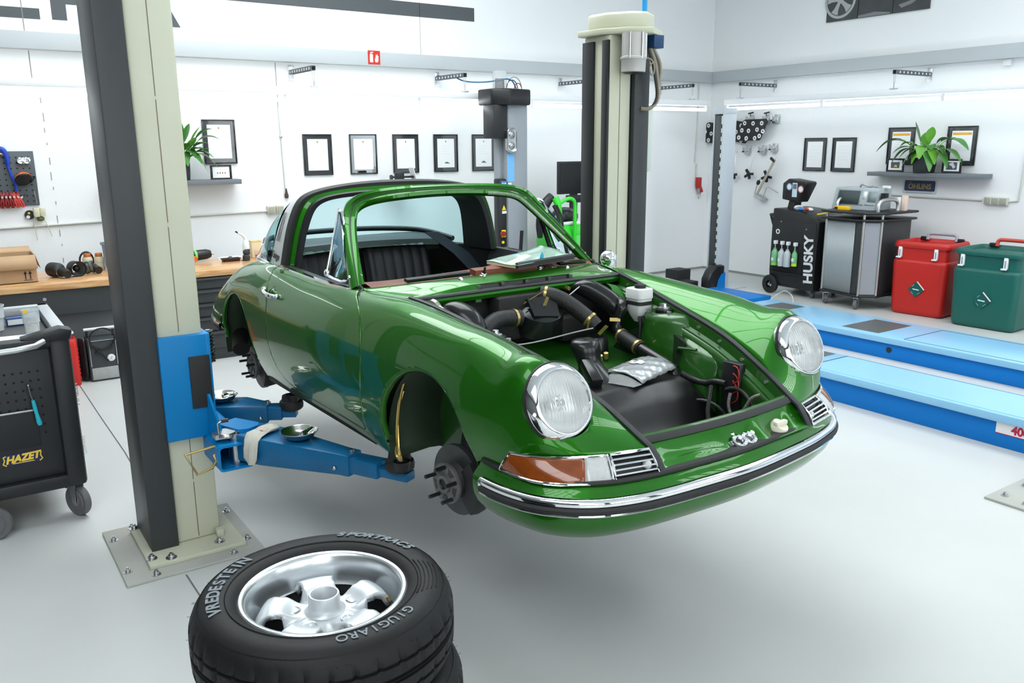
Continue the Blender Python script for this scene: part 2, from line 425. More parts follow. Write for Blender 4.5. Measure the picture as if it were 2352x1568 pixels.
def arch(cx, cz, r, low):
    def fn(V):
        x = V[:,0]-cx; z = V[:,2]-cz; dd = np.sqrt(x*x+np.maximum(z, 0)**2)-r
        return np.where(z > 0, dd, np.abs(x)+np.minimum(z,0)*low-r)
    return fn
f_front = arch(-.022, .362, .345, .18); f_rear = arch(-2.205, .385, .318, -.05)
DOOR_PTS = [(-.80,.94),(-.735,.895),(-.645,.858),(-.575,.80),(-.525,.70),(-.515,.55),(-.545,.40),(-.575,.335),(-.62,.316),(-1.0,.314),(-1.33,.316),(-1.44,.335),(-1.53,.385),(-1.585,.48),(-1.618,.62),(-1.64,.74),(-1.665,.82),(-1.70,.95)]
DP = np.vstack([spl(DOOR_PTS[:9], 60), spl(DOOR_PTS[8:], 60)[1:]])
f_door = lambda V: sd_poly(V[:,[0,2]], DP)
B0 = Surf(BODY).clip(f_head).clip(f_front).clip(f_rear)
GAP = .0022
door_s = B0.clip(lambda V: f_door(V)-GAP)
rest = B0.clip(lambda V: -f_door(V)-GAP)
fend_s = rest.clip(lambda V: np.where(V[:,2] > .315, V[:,0]+1.05, V[:,0]+.53))
rear_s = rest.clip(lambda V: np.where(V[:,2] > .315, -1.05-V[:,0], -.53-V[:,0]))
def arch_lip(mb, cx, cz, r, a0, a1, side, inset=.022):
    A = np.array(B0.V); G = []
    for k in range(49):
        a = a0+(a1-a0)*k/48; x, z = cx+r*math.cos(a), cz+r*math.sin(a)
        d = (A[:,0]-x)**2+(A[:,2]-z)**2; y = A[d.argmin()][1]
        G.append([(x, y*side, z), (cx+(r-.007)*math.cos(a), (y-.004)*side, cz+(r-.007)*math.sin(a)), (cx+(r-.011)*math.cos(a), (y-inset)*side, cz+(r-.011)*math.sin(a))])
    mb.grid(G); return mb
for side in (-1, 1):
    m = fend_s.mb(side); arch_lip(m, -.022, .362, .345, -.05, PI+.05, side); fe = m.build('front_fender', PAINT, CAR, sharp=50)
    md = fe.modifiers.new('solid', 'SOLIDIFY'); md.thickness = .003; md.offset = -1
    m = rear_s.mb(side); arch_lip(m, -2.205, .385, .318, 0, PI, side); q = m.build('rear_quarter_panel', PAINT, CAR, sharp=50)
    md = q.modifiers.new('solid', 'SOLIDIFY'); md.thickness = .003; md.offset = -1
    d = door_s.mb(side).build('door', PAINT, CAR, sharp=50)
    md = d.modifiers.new('solid', 'SOLIDIFY'); md.thickness = .012; md.offset = -1
    # dark backing tube, stands in for the shade inside the door gap
    g = MB(); pts = []
    for x, z in DP[4:-4:2]:
        p = door_s.near(x, z); pts.append((x, (p[1]-.016)*side, z))
    g.tube(pts, .0085, 6); g.build('door_gap_backing', RUBBER, CAR)
    # door handle on its hollow, recess shade put into a darker green
    hx, hz = -1.575, .785; hy = door_s.near(hx, hz)[1]
    h = MB(); 
    h.tube([(-1.645,(hy+.012)*side,hz+.006),(-1.625,(hy+.030)*side,hz+.006),(-1.57,(hy+.040)*side,hz),(-1.51,(hy+.030)*side,hz-.006),(-1.495,(hy+.012)*side,hz-.008)], [.010,.012,.011,.012,.010], 10, sm=14)
    h.ball((-1.645,(hy+.020)*side,hz+.006), .019, 14, (1,.9,1)); h.ball((-1.495,(hy+.012)*side,hz-.008), .014, 12)
    h.build('door_handle', CHROME, d)
    rc_ = MB()
    E_ = []
    for k in range(28):
        a = 2*PI*k/28; x, z = hx+.030*math.cos(a), hz+.034*math.sin(a); E_.append((x, (door_s.near(x, z)[1]+.0012)*side, z))
    E2 = [(hx+.6*(p[0]-hx), p[1]-.004*side, hz+.6*(p[2]-hz)) for p in E_]
    rc_.add(E_+E2, [(k, (k+1)%28, 28+(k+1)%28, 28+k) for k in range(28)]+[tuple(range(28,56))]); rc_.build('handle_hollow', mat('shaded green handle hollow', (.008,.08,.003), .3, coat=.6), d)
    # trim along the window sill and door-top rail
    top = [BODY[i, -1] for i in range(len(BODY)) if -1.66 < BODY[i,-1][0] < -.80]
    g = []
    for p in top:
        g.append([(p[0],(p[1]+.004)*side,p[2]-.006),(p[0],(p[1]+.003)*side,p[2]+.006),(p[0],(p[1]-.012)*side,p[2]+.009),(p[0],(p[1]-.016)*side,p[2]-.01)])
    MB().loft([list(r) for r in g]).build('window_sill_trim', CHROME, d)
    g = [[(p[0],(p[1]-.018)*side,p[2]-.01),(p[0],(p[1]-.019)*side,p[2]+.006),(p[0],(p[1]-.055)*side,p[2]+.004),(p[0],(p[1]-.085)*side,p[2]-.05),(p[0],(p[1]-.095)*side,p[2]-.30),(p[0],(p[1]-.085)*side,p[2]-.55)] for p in top]
    MB().grid(g).build('door_inner_panel', mat('black door card', (.012,.013,.014), .5, var=.2), d, thick=.004)
# ----- rear deck between the quarter panels and tail
zr = BODY[:, -1]
rear_edge = [p for p in zr if p[0] < -1.95]
G = []
for p in rear_edge:
    yy = np.linspace(-p[1], p[1], 15); G.append([(p[0]-.05*(1-(y/p[1])**2), y, p[2]+.028*(1-(y/p[1])**2)) for y in yy])
MB().grid(G).build('rear_deck', PAINT, CAR)
tail = BODY[0]; G = []
for p in tail:
    G.append([(p[0]-.04*(1-(t*t)), p[1]*t, p[2]) for t in np.linspace(-1, 1, 9)])
MB().grid(G).build('tail_panel', PAINT, CAR)
# ----- rear bumper with chrome strip
RB = [(-2.53,.752),(-2.62,.752),(-2.74,.735),(-2.87,.695),(-2.99,.61),(-3.07,.48),(-3.11,.3),(-3.12,0)]
rb = spl([(x,y,0) for x,y in RB]+[(x,-y,0) for x,y in RB[-2::-1]], 60)
def sweep(path, prof, closed=True):
    """profile (outward offset, z) carried along a plan curve; returns rings"""
    R = []; n = len(path)
    for i in range(n):
        a = path[max(i-1,0)]; b = path[min(i+1,n-1)]; t = np.array([b[0]-a[0], b[1]-a[1]]); t /= np.linalg.norm(t)
        nx, ny = t[1], -t[0]
        R.append([(path[i][0]+nx*o, path[i][1]+ny*o, z) for o, z in prof])
    return R
def bumper(path, sgn, base, z0):
    P = [(-.05,.105),(-.012,.103),(.006,.090),(.013,.06),(.012,.02),(.006,-.03),(-.02,-.10),(-.06,-.14),(-.11,-.165),(-.12,-.15),(-.06,-.10),(-.03,0)]
    return [(sgn*o, z0+z) for o, z in P]
rbp = MB().loft(sweep(rb, [(o, .43+z) for o, z in [(-.05,.105),(-.012,.105),(.006,.095),(.013,.07),(.012,.04),(.006,.015),(-.01,.0),(-.04,-.005),(-.06,.01),(-.04,.05)]])).build('rear_bumper', PAINT, CAR)
MB().loft(sweep(rb, [(o, .44+z) for o, z in [(.010,.032),(.022,.032),(.026,.024),(.026,.014),(.010,.012)]])).build('chrome_strip', CHROME, rbp)
MB().loft(sweep(rb, [(o, .418+z) for o, z in [(.010,.032),(.024,.030),(.030,.020),(.024,.010),(.010,.008)]])).build('rubber_strip', RUBBER, rbp)
# ----- front bumper
FBH = [(.335,.772),(.40,.775),(.47,.771),(.56,.752),(.63,.718),(.69,.665),(.74,.592),(.772,.50),(.790,.40),(.806,.20),(.812,0)]
FBL = [(.335,.768),(.40,.770),(.47,.766),(.555,.745),(.62,.708),(.67,.655),(.716,.580),(.745,.49),(.768,.395),(.795,.20)]
fb = spl([(x,y,0) for x,y in FBL]+[(FBH[-1][0],0,0)]+[(x,-y,0) for x,y in FBH[-2::-1]], 110)
PF = [(-.05,.476),(-.012,.476),(.000,.470),(.006,.458),(.020,.444),(.030,.430),(.033,.410),(.032,.388),(.027,.365),(.014,.335),(-.012,.303),(-.055,.275),(-.11,.255),(-.17,.245),(-.17,.258),(-.10,.27),(-.04,.31),(-.02,.37)]
fbo = MB().loft(sweep(fb, [(-o, z) for o, z in PF])).build('front_bumper', PAINT, CAR, sharp=50)
fs = fb[4:-4]
MB().loft(sweep(fs, [(-o, z) for o, z in [(.020,.441),(.034,.440),(.041,.434),(.043,.427),(.042,.419),(.028,.416)]])).build('chrome_strip', CHROME, fbo)
MB().loft(sweep(fs, [(-o, z) for o, z in [(.028,.416),(.044,.416),(.050,.408),(.049,.399),(.042,.393),(.028,.393)]])).build('rubber_strip', RUBBER, fbo)
MB().loft(sweep(fs, [(-o, z) for o, z in [(.028,.393),(.044,.393),(.045,.389),(.042,.385),(.028,.385)]])).build('chrome_bead', CHROME, fbo)
for e in (fs[0], fs[-1]):
    MB().ball((e[0]-.002, e[1]+math.copysign(.032, e[1]), .418), .024, 12, (.7,.6,1.0)).build('strip_end_cap', CHROME, fbo)
# dark gasket between bumper and fenders
gk = sweep(fb[1:-1], [(-o, z) for o, z in [(-.045,.468),(.004,.474),(.008,.481),(.004,.488),(-.045,.490)]])
MB().loft(gk).build('bumper_gasket', RUBBER, CAR)
# ================================================================= lamps, grilles, glass-house
GLASS = mat('clear lamp glass', (.95,.97,.97), .02, trans=1.0, ior=1.25)
REFL = mat('lamp reflector', (.95,.96,.96), .35, .7)
AMBER = mat('amber lens', (.42,.085,.003), .12, trans=.35, coat=.6, var=.55, vscale=38)
CLEAR = mat('clear ribbed lens', (.80,.82,.82), .12, trans=.35, coat=.6, var=.25, vscale=90)
def fluted(name):
    m = mat(name, (.95,.97,.97), .04, trans=.85, ior=1.3); nt = m.node_tree; b = nt.nodes['Principled BSDF']
    tc = node_of(m,'ShaderNodeTexCoord')[0]; wv = nt.nodes.new('ShaderNodeTexWave'); wv.bands_direction = 'Y'; wv.inputs['Scale'].default_value = 30; wv.inputs['Distortion'].default_value = .4
    bp = nt.nodes.new('ShaderNodeBump'); bp.inputs['Strength'].default_value = .5; bp.inputs['Distance'].default_value = .004
    nt.links.new(tc.outputs['Object'], wv.inputs['Vector']); nt.links.new(wv.outputs['Fac'], bp.inputs['Height']); nt.links.new(bp.outputs['Normal'], b.inputs['Normal'])
    return m
FLUTE = fluted('fluted headlight glass')
for side in (-1, 1):
    M = axis_M((HL_C[0], HL_C[1]*side, HL_C[2]), HL_N, (0,1,0))
    hl = MB().lathe([(.1165,-.06),(.127,-.012),(.1305,-.006),(.131,.0),(.127,.010),(.119,.020),(.112,.027),(.1065,.030),(.103,.030),(.1005,.024),(.1,.0)], 64, M).build('headlight', CHROME, CAR, sharp=60)
    MB().lathe([(.1315,-.012),(.1345,-.010),(.1350,-.004),(.1325,.000),(.130,-.004)], 64, M).build('rim_gasket', RUBBER, hl)
    prof = [(.1015*math.sin(a), .018+.026*math.cos(a)/1.0) for a in np.linspace(PI/2, .0, 12)]
    prof = [(max(r,1e-4), z) for r, z in prof]
    MB().lathe(prof, 64, M).build('lens', FLUTE, hl, sharp=0)
    MB().lathe([(.101,.016),(.092,-.010),(.075,-.035),(.05,-.052),(.025,-.060),(.001,-.062)], 48, M).build('reflector', REFL, hl, sharp=0)
    b = MB().lathe([(.001,-.005),(.009,-.008),(.011,-.02),(.011,-.055)], 16, M); b.lathe([(.02,-.03),(.026,-.028),(.026,-.02),(.02,-.018)], 20, M); b.build('bulb', ZINC, hl)
    s = MB(); p = M @ Vector((.0,.124,0)); q = Vector(HL_N)
    for a in (-.55,):
        c = M @ Vector((-.1215*1.0, .02*side, .012)); s.cyl(c, c+q*.010, .006, n=12)
    s.build('rim_screw', CHROME, hl)
    # turn signal wrapping round the corner
    T = [(.492,.760,.546),(.535,.740,.547),(.580,.711,.547),(.625,.665,.547),(.662,.608,.547),(.696,.536,.547)]
    Bq = [(.450,.770,.479),(.510,.765,.479),(.585,.750,.479),(.655,.708,.480),(.708,.640,.480),(.750,.556,.481)]
    T = spl(T, 25); Bq = spl(Bq, 25); Gd = []
    for i in range(25):
        row = []
        for t in np.linspace(0, 1, 9):
            p = T[i]*(1-t)+Bq[i]*t; a = i/24; tn = T[min(i+1,24)]-T[max(i-1,0)]; nrm = np.array([-tn[1], tn[0], 0]); nrm = nrm/np.linalg.norm(nrm)*(1 if True else 1)
            if nrm[0] < 0: nrm = -nrm
            row.append(p+nrm*(.010*math.sin(PI*(.08+.84*t))+.004))
        Gd.append(row)
    Gd = np.array(Gd); Gs = Gd*np.array([1, side, 1]); k = 19
    ts = MB().grid(Gs[:k+1]).build('turn_signal', AMBER, CAR, thick=.006, label='front turn signal with amber outer and clear inner lens')
    MB().grid(Gs[k:]).build('clear_lens', CLEAR, ts, thick=.006, label='clear inner part of the lens')
    loop = [Gs[i,0] for i in range(25)]+[Gs[24,j] for j in range(1,9)]+[Gs[i,8] for i in range(23,-1,-1)]+[Gs[0,j] for j in range(7,0,-1)]
    MB().tube(loop, .0048, 8, closed=True).build('chrome_rim', CHROME, ts)
    bk = np.array([[(p-np.array([.02,.012*side,0])) for p in (r[0], r[4], r[8])] for r in Gs]); MB().grid(bk).build('lamp_housing', mat('lamp housing', (.55,.56,.56), .3, .4), ts)
    # horn grille beside the hood tip
    g0 = np.array([(.702,.528,.548),(.738,.394,.548)]); g1 = np.array([(.756,.548,.483),(.789,.396,.483)])
    gp = lambda a, t, o=0: ((g0[0]*(1-a)+g0[1]*a)*(1-t)+(g1[0]*(1-a)+g1[1]*a)*t+np.array([.93,.25,.2])*(o+.010*math.sin(PI*t)))*np.array([1,side,1])
    gr = MB(); gr.tube([gp(0,0),gp(.5,0),gp(1,0),gp(1,.5),gp(1,1),gp(.5,1),gp(0,1),gp(0,.5)], .0055, 8, closed=True)
    gr = gr.build('horn_grille', CHROME, CAR)
    for t in (.2,.4,.6,.8):
        r = MB(); 
        for o in (0,): r.loft([[gp(a,t-.035,.002),gp(a,t+.03,.003),gp(a,t+.035,-.008),gp(a,t-.02,-.010)] for a in (0,.25,.5,.75,1)])
        r.build('grille_bar', CHROME, gr)
    MB().grid([[gp(a,t,-.016) for t in np.linspace(0,1,5)] for a in (0,.5,1)]).build('grille_backing', BLACK, gr)
    fl = MB().ball(gp(.82,.6,-.012), .016, 12); fl.build('small_lamp', CLEAR, gr)
# ----- hood seals along the fender edges
hs = [p for p in BODY[:, -1] if p[0] > -.46]
hs = [np.array((-.47,.585,.889))]+hs[2:]+[np.array((.765,.386,.512)), np.array((.788,.385,.478))]
for side in (-1, 1):
    R = []
    for i, p in enumerate(hs):
        a = hs[max(i-1,0)]; b = hs[min(i+1,len(hs)-1)]; t = b-a; t /= np.linalg.norm(t); inn = np.array([0,-1,0])-t*(-t[1]); inn /= np.linalg.norm(inn); up = np.cross(t, inn); up *= np.sign(up[2])
        R.append([(q*np.array([1,side,1])) for q in (p-inn*.004+up*.001, p-inn*.003+up*.007, p+inn*.010+up*.009, p+inn*.020+up*.006, p+inn*.021-up*.002, p-up*.003)])
    MB().loft(R).build('hood_seal', SEAL, CAR)
# ----- cowl
def cowl_front(y):
    a = abs(y); t = min(1, max(0, (a-.25)/.30)); t = t*t*(3-2*t)
    return np.array([-.452-.016*(a/.58)**3, y, .917*(1-t)+.893*t-.006*(a/.58)**2])
def cowl_rear(y):
    a = abs(y)/.69; return np.array([-.545-.075*a**2-.17*a**5, y, .9405-.018*a**2-.026*a**4])
G = []
for t in np.linspace(-1, 1, 61):
    f = cowl_front(t*.585); r = cowl_rear(t*.688); row = []
    for s in np.linspace(0, 1, 9):
        p = f*(1-s)+r*s; p[2] += .006*math.sin(PI*s)*(1-t*t); row.append(p)
    G.append(row)
cw = MB().grid(G).build('cowl_panel', PAINT, CAR, thick=.003)
G = []
for t in np.linspace(-1, 1, 61):
    y = t*.585; f = cowl_front(y); d = max(.002, f[2]-.889+.008*(y/.59)**2-.010)
    G.append([f, f+np.array([.010,0,-.006-d*.4]), f+np.array([.014,0,-d-.012]), f+np.array([.030,0,-d-.016])])
i0 = [i for i, t in enumerate(np.linspace(-1,1,61)) if abs(t*.585) <= .268]
MB().grid(G[:i0[0]+1]).build('cowl_lip', PAINT, CAR); MB().grid(G[i0[-1]:]).build('cowl_lip', PAINT, CAR)
vent = MB().grid([[g[0]+np.array([0,0,-.001]), g[0]+np.array([-.004,0,-.004]), g[2]+np.array([-.012,0,0]), g[3]+np.array([0,0,.0])] for g in G[i0[0]:i0[-1]+1]]).build('air_intake', BLACK, CAR)
for y in (-.255,-.13,0,.13,.255):
    f = cowl_front(y); MB().box(f[0]-.002, f[0]+.011, y-.009, y+.009, f[2]-.026, f[2]-.003, bev=.002).build('intake_clip', mat('dark clip', (.05,.05,.05), .35), vent)
cs = []
for y in np.linspace(-.592, .592, 41):
    f = cowl_front(y); d = .019+.004*(abs(y) < .268); a = abs(y)/.59
    p = np.array([f[0]+.022-.02*a**6, y, .889-.008*a*a]); cs.append([p+np.array(q) for q in ((-.010,0,.002),(-.008,0,.010),(.010,0,.009),(.016,0,.003),(.014,0,-.006),(-.006,0,-.006))])
MB().loft(cs).build('cowl_seal', SEAL, CAR)
G = [[c[4]+np.array([0,0,.002]), c[4]+np.array([.004,0,-.008]), c[4]+np.array([-.002,0,-.024]), c[4]+np.array([-.02,0,-.026])] for c in cs]
MB().grid(G).build('cowl_edge', PAINT, CAR)
# washers and wiper spindles
for y in (-.297, .297):
    r = cowl_rear(y); MB().ball((r[0]+.035, y, r[2]-.004), .012, 12, (1.2,1,.9)).build('washer_nozzle', CHROME, CAR)
for (x, y, z), tip in (((-.545,-.165,.936), None), ((-.560,.160,.938), 1)):
    sp = MB().lathe([(.026,-.004),(.026,.001),(.020,.005),(.014,.006),(.013,.012),(.011,.013)], 20, axis_M((x,y,z), (.3,0,1))).build('wiper_spindle', CHROME, CAR)
    MB().cyl((x+.003,y,z+.01), (x+.014,y,z+.04), .005, n=10).build('spindle_shaft', BLACK, sp)
    if tip: MB().tube([(x+.012,y,z+.034),(x+.016,y+.003,z+.06),(x+.012,y+.006,z+.075)], [.010,.009,.003], 10).build('tape_wrap', mat('turquoise tape', (.02,.35,.50), .35), sp)
# ----- windshield frame
OUT = [(-.795,.694,.892),(-.989,.625,1.082),(-1.105,.568,1.207),(-1.131,.531,1.256),(-1.140,.441,1.291),(-1.158,.238,1.309),(-1.168,0,1.313)]
INN = [(-.785,.634,.912),(-.975,.566,1.065),(-1.108,.498,1.186),(-1.126,.467,1.216),(-1.124,.415,1.238),(-1.122,.25,1.258),(-1.130,0,1.266)]
mir = lambda L: [tuple(p) for p in L]+[(p[0],-p[1],p[2]) for p in L[-2::-1]]
O_ = spl(mir(OUT), 101); I_ = spl(mir(INN), 101); NW = np.array([.74,0,.67])
FR = [(0,0),(.10,.011),(.36,.015),(.44,.006),(.58,.004),(.80,.011),(1,.004),(1.0,-.018),(.75,-.034),(.2,-.034),(0,-.018)]
wf = MB().loft([[O_[i]+(I_[i]-O_[i])*a+NW*h for a, h in FR] for i in range(101)]).build('windshield_frame', PAINT, CAR, sharp=50)
MB().loft([[O_[i]+(I_[i]-O_[i])*a+NW*h for a, h in ((.43,.0055),(.5,.0075),(.57,.0045),(.5,.002))] for i in range(101)]).build('frame_groove', mat('dark groove', (.012,.05,.010), .4), wf)
MB().loft([[O_[i]+(I_[i]-O_[i])*a+NW*h for a, h in ((.86,.010),(1.01,.006),(1.02,-.004),(.9,.004))] for i in range(4,40)]).build('sealant_residue', mat('pale sealant residue', (.40,.47,.38), .7, col2=(.08,.2,.06), vscale=60), wf)
# ----- roll bar hoop, its seals and linings
BF = [(-1.705,.668,.900),(-1.695,.632,1.07),(-1.690,.592,1.185),(-1.685,.545,1.248),(-1.672,.43,1.289),(-1.655,.22,1.314),(-1.648,0,1.320)]
BB = [(-1.905,.650,.892),(-1.865,.612,1.07),(-1.835,.567,1.185),(-1.825,.512,1.240),(-1.830,.40,1.275),(-1.840,.2,1.299),(-1.845,0,1.305)]
F_ = spl(mir(BF), 81); K_ = spl(mir(BB), 81); Cn = np.array([-1.70,0,.95])
def inw(p, d):
    v = np.array([0, Cn[1]-p[1], (Cn[2]-p[2])*(1.0 if p[2] > 1.1 else .25)]); v /= np.linalg.norm(v); return p+v*d
SILV = mat('brushed silver bar panel', (.60,.62,.63), .36, .25, var=.04, vscale=3)
bar = MB().loft([[K_[i], (K_[i]+F_[i])/2-(inw((K_[i]+F_[i])/2, .006)-(K_[i]+F_[i])/2), F_[i], inw(F_[i], .02), inw(K_[i], .03)] for i in range(81)]).build('roll_bar', SILV, CAR, sharp=40, label='brushed silver roll bar hoop')
MB().loft([[F_[i]+np.array([-.004,0,.0]), inw(F_[i]+np.array([.014,0,.004]), -.004), inw(F_[i]+np.array([.055,0,.0]), .002), inw(F_[i]+np.array([.055,0,0]), .022), inw(F_[i], .03)] for i in range(81)]).build('roof_seal', RUBBER, bar)
MB().loft([[inw(F_[i]+np.array([.045,0,0]), .018), inw(F_[i]+np.array([.075,0,0]), .022), inw(F_[i]+np.array([.085,0,0]), .040), inw(F_[i]+np.array([.03,0,0]), .045)] for i in range(81)]).build('green_jamb', PAINT, bar)
MB().loft([[inw(F_[i]+np.array([.085,0,0]), .040), inw(F_[i]+np.array([.105,0,0]), .048), inw(F_[i]+np.array([.10,0,0]), .075), inw(F_[i]+np.array([.02,0,0]), .080), inw(K_[i], .06), inw(K_[i], .03), inw(F_[i], .03)] for i in range(81)]).build('inner_lining', mat('black vinyl lining', (.014,.016,.018), .55, var=.2), bar)
VENT = mat('dark louvre slot', (.08,.085,.09), .5)
for side in (-1, 1):
    for k in range(3):
        b0 = np.array((-1.79-.022*k, .6165+.0095*.2*k, 1.12)); m = MB()
        t0 = np.array([-1.775-.020*k,.600,1.155]); t1 = np.array([-1.80-.020*k,.630,1.02])
        i0_ = 13
        def onbar(x, z):
            Z = F_[:40,2]; j = int(np.argmin(abs(Z-z))); a = (x-F_[j,0])/(K_[j,0]-F_[j,0]); p = F_[j]*(1-a)+K_[j]*a; return np.array([x, (abs(p[1])+.006*math.sin(PI*a)+.0022)*side, z])
        m.tube([onbar(-1.748-.024*k, 1.17), onbar(-1.758-.024*k, 1.10), onbar(-1.771-.024*k, 1.02)], .0016, 6); m.build('bar_louvre', VENT, bar)
    tx = textmesh('Targa', .052, onbar(-1.80, .945), (1 if side < 0 else -1,0,-.12), (0,-.12*side,1), .0015, shear=.35, bold=.0012); tx.build('script_badge', mat('dark script badge', (.03,.03,.03), .3), bar)
# ----- wraparound rear window
RB0 = [(-1.905,.652,.896),(-2.14,.615,.893),(-2.36,.54,.888),(-2.54,.40,.884),(-2.62,.2,.884),(-2.64,0,.885)]
r_b = spl(mir(RB0), 81); G = []
for i in range(81):
    row = []
    for t in np.linspace(0, 1, 11):
        p = K_[i]*(1-t)+r_b[i]*t; p = p+np.array([-.03*math.sin(PI*t)*(1-abs(p[1])/.7*.6), 0, .055*math.sin(PI*t)*max(0,1-abs(i-40)/52)]); p[1] *= 1+.02*math.sin(PI*t); row.append(p)
    G.append(row)
RWG = mat('tinted rear glass', (.60,.80,.82), .0, trans=1.0, ior=1.05, spec=.5)
rw = MB().grid(G).build('rear_window', RWG, CAR, sharp=0, thick=.004)
MB().tube([p+np.array([0,0,-.004]) for p in r_b], .009, 8).build('chrome_trim', CHROME, rw)
MB().tube([p*np.array([1.0,1.022,1])+np.array([-.016,0,-.012]) for p in r_b], .008, 8).build('chrome_trim', CHROME, rw)
MB().grid([[p, p+np.array([.0,-.02*np.sign(p[1]) if abs(p[1])>.1 else 0,.012]), p+np.array([.05,-.05*np.sign(p[1]) if abs(p[1])>.1 else 0,.010]), p+np.array([.06,-.05*np.sign(p[1]) if abs(p[1])>.1 else 0,-.02])] for p in r_b]).build('window_rubber', RUBBER, rw)
# body infill between window trim and quarter panels
G = []
qe = np.array([p for p in BODY[:, -1] if -2.45 < p[0] < -1.66]); 
for side in (-1, 1):
    rows = []
    for x in np.linspace(-1.70, -2.42, 22):
        y0 = np.interp(-x, -qe[::-1,0], qe[::-1,1]); z0 = np.interp(-x, -qe[::-1,0], qe[::-1,2])
        yb = np.interp(-x, -r_b[:38,0][::1], np.abs(r_b[:38,1])) if x < -1.905 else .66; zb = .896 if x < -1.905 else .899
        rows.append([(x, y0*side, z0), (x, (y0*.4+yb*.6)*side, z0*.3+zb*.7+.003), (x, yb*side, zb), (x, (yb-.03)*side, zb-.02)])
    MB().grid(rows).build('quarter_infill', PAINT, CAR)
# ----- vent windows with chrome posts
for side in (-1, 1):
    s3 = lambda p: (p[0], p[1]*side, p[2])
    Bp, Tp, Fp = (-1.075,.680,.925), (-1.125,.578,1.222), (-.845,.676,.925)
    post = MB().bar(s3(Bp), s3(Tp), .011, .016, up=(0,1,0), bev=.003).build('vent_window_post', CHROME, CAR)
    MB().tube([s3(p) for p in ((-1.112,.580,1.216),(-1.085,.584,1.205),(-1.07,.588,1.18),(-1.055,.593,1.15))], .006, 8).build('vent_window_hinge', CHROME, post)
    fr = MB().tube([s3(p) for p in (Bp,(-1.0,.682,.918),(-.92,.682,.916),(-.86,.678,.922),(-.838,.674,.945))], .007, 8); fr.build('vent_window_frame', CHROME, post)
    MB().ball(s3((-1.07,.684,.935)), .018, 12, (1,.7,1)).build('vent_window_pivot', CHROME, post)
    tri_ = [Bp,(-1.10,.629,1.075),(-1.122,.582,1.21),(-1.095,.585,1.205),(-1.04,.605,1.155),(-.95,.640,1.05),(-.87,.668,.955),(-.85,.676,.93)]
    MB().add([s3(p) for p in tri_], [tuple(range(8))]).build('vent_window_glass', mat('vent glass', (.80,.93,.96), .0, trans=1.0, ior=1.05), post, thick=.003)
    film = [(-1.095,.630,1.06),(-1.122,.584,1.20),(-1.10,.588,1.195),(-1.035,.611,1.14),(-.97,.638,1.06),(-.965,.646,1.02),(-1.04,.655,.985)]
    MB().add([s3((p[0],p[1]+.002,p[2])) for p in film], [tuple(range(7))]).build('blue_film', mat('blue protective film', (.10,.42,.62), .25, trans=.45, col2=(.02,.20,.33), vscale=25), post)
    MB().bar(s3((-1.10,.665,.905)), s3((-1.135,.570,1.205)), .014, .02, up=(0,1,0)).build('window_channel', BLACK, post)
# ----- round door mirror on the driver's side
c = Vector((-.735,.752,.918)); mr = MB().lathe([(.0005,.030),(.018,.027),(.034,.017),(.043,.0),(.044,-.012),(.042,-.018),(.040,-.014),(.001,-.012)], 32, axis_M(c, (.85,-.45,.1))).build('door_mirror', CHROME, CAR)
MB().tube([c+Vector((-.004,-.01,-.03)), c+Vector((-.002,-.025,-.048)), c+Vector((.0,-.035,-.058))], .009, 10).build('mirror_stalk', CHROME, mr)
MB().lathe([(.0005,.010),(.018,.009),(.026,.002),(.028,-.004)], 20, axis_M(c+Vector((.0,-.038,-.064)), (0,.5,1))).build('mirror_foot', CHROME, mr)
# ================================================================= luggage bay, underside, brakes, cabin
LEATHER = mat('brown leather', (.20,.058,.032), .42, var=.25, vscale=14, bump=.15, bscale=120)
VINYL = mat('black seat vinyl', (.016,.018,.021), .48, var=.2, vscale=20, bump=.06, bscale=200)
GLOSSB = mat('glossy black plastic', (.010,.011,.012), .22, var=.15)
TANKM = mat('satin black fuel tank', (.007,.0075,.008), .30, var=.15)
hsx = np.array(hs)
def hood_y(x): return float(np.interp(x, hsx[:,0], hsx[:,1]))
def hood_z(x): return float(np.interp(x, hsx[:,0], hsx[:,2]))
def smooth_rings(R, k=5):
    A = np.array([[tuple(p) for p in r] for r in R]); t = np.arange(len(A))
    return [list(r) for r in natspl(t, A, np.linspace(0, len(A)-1, (len(A)-1)*k+1))]
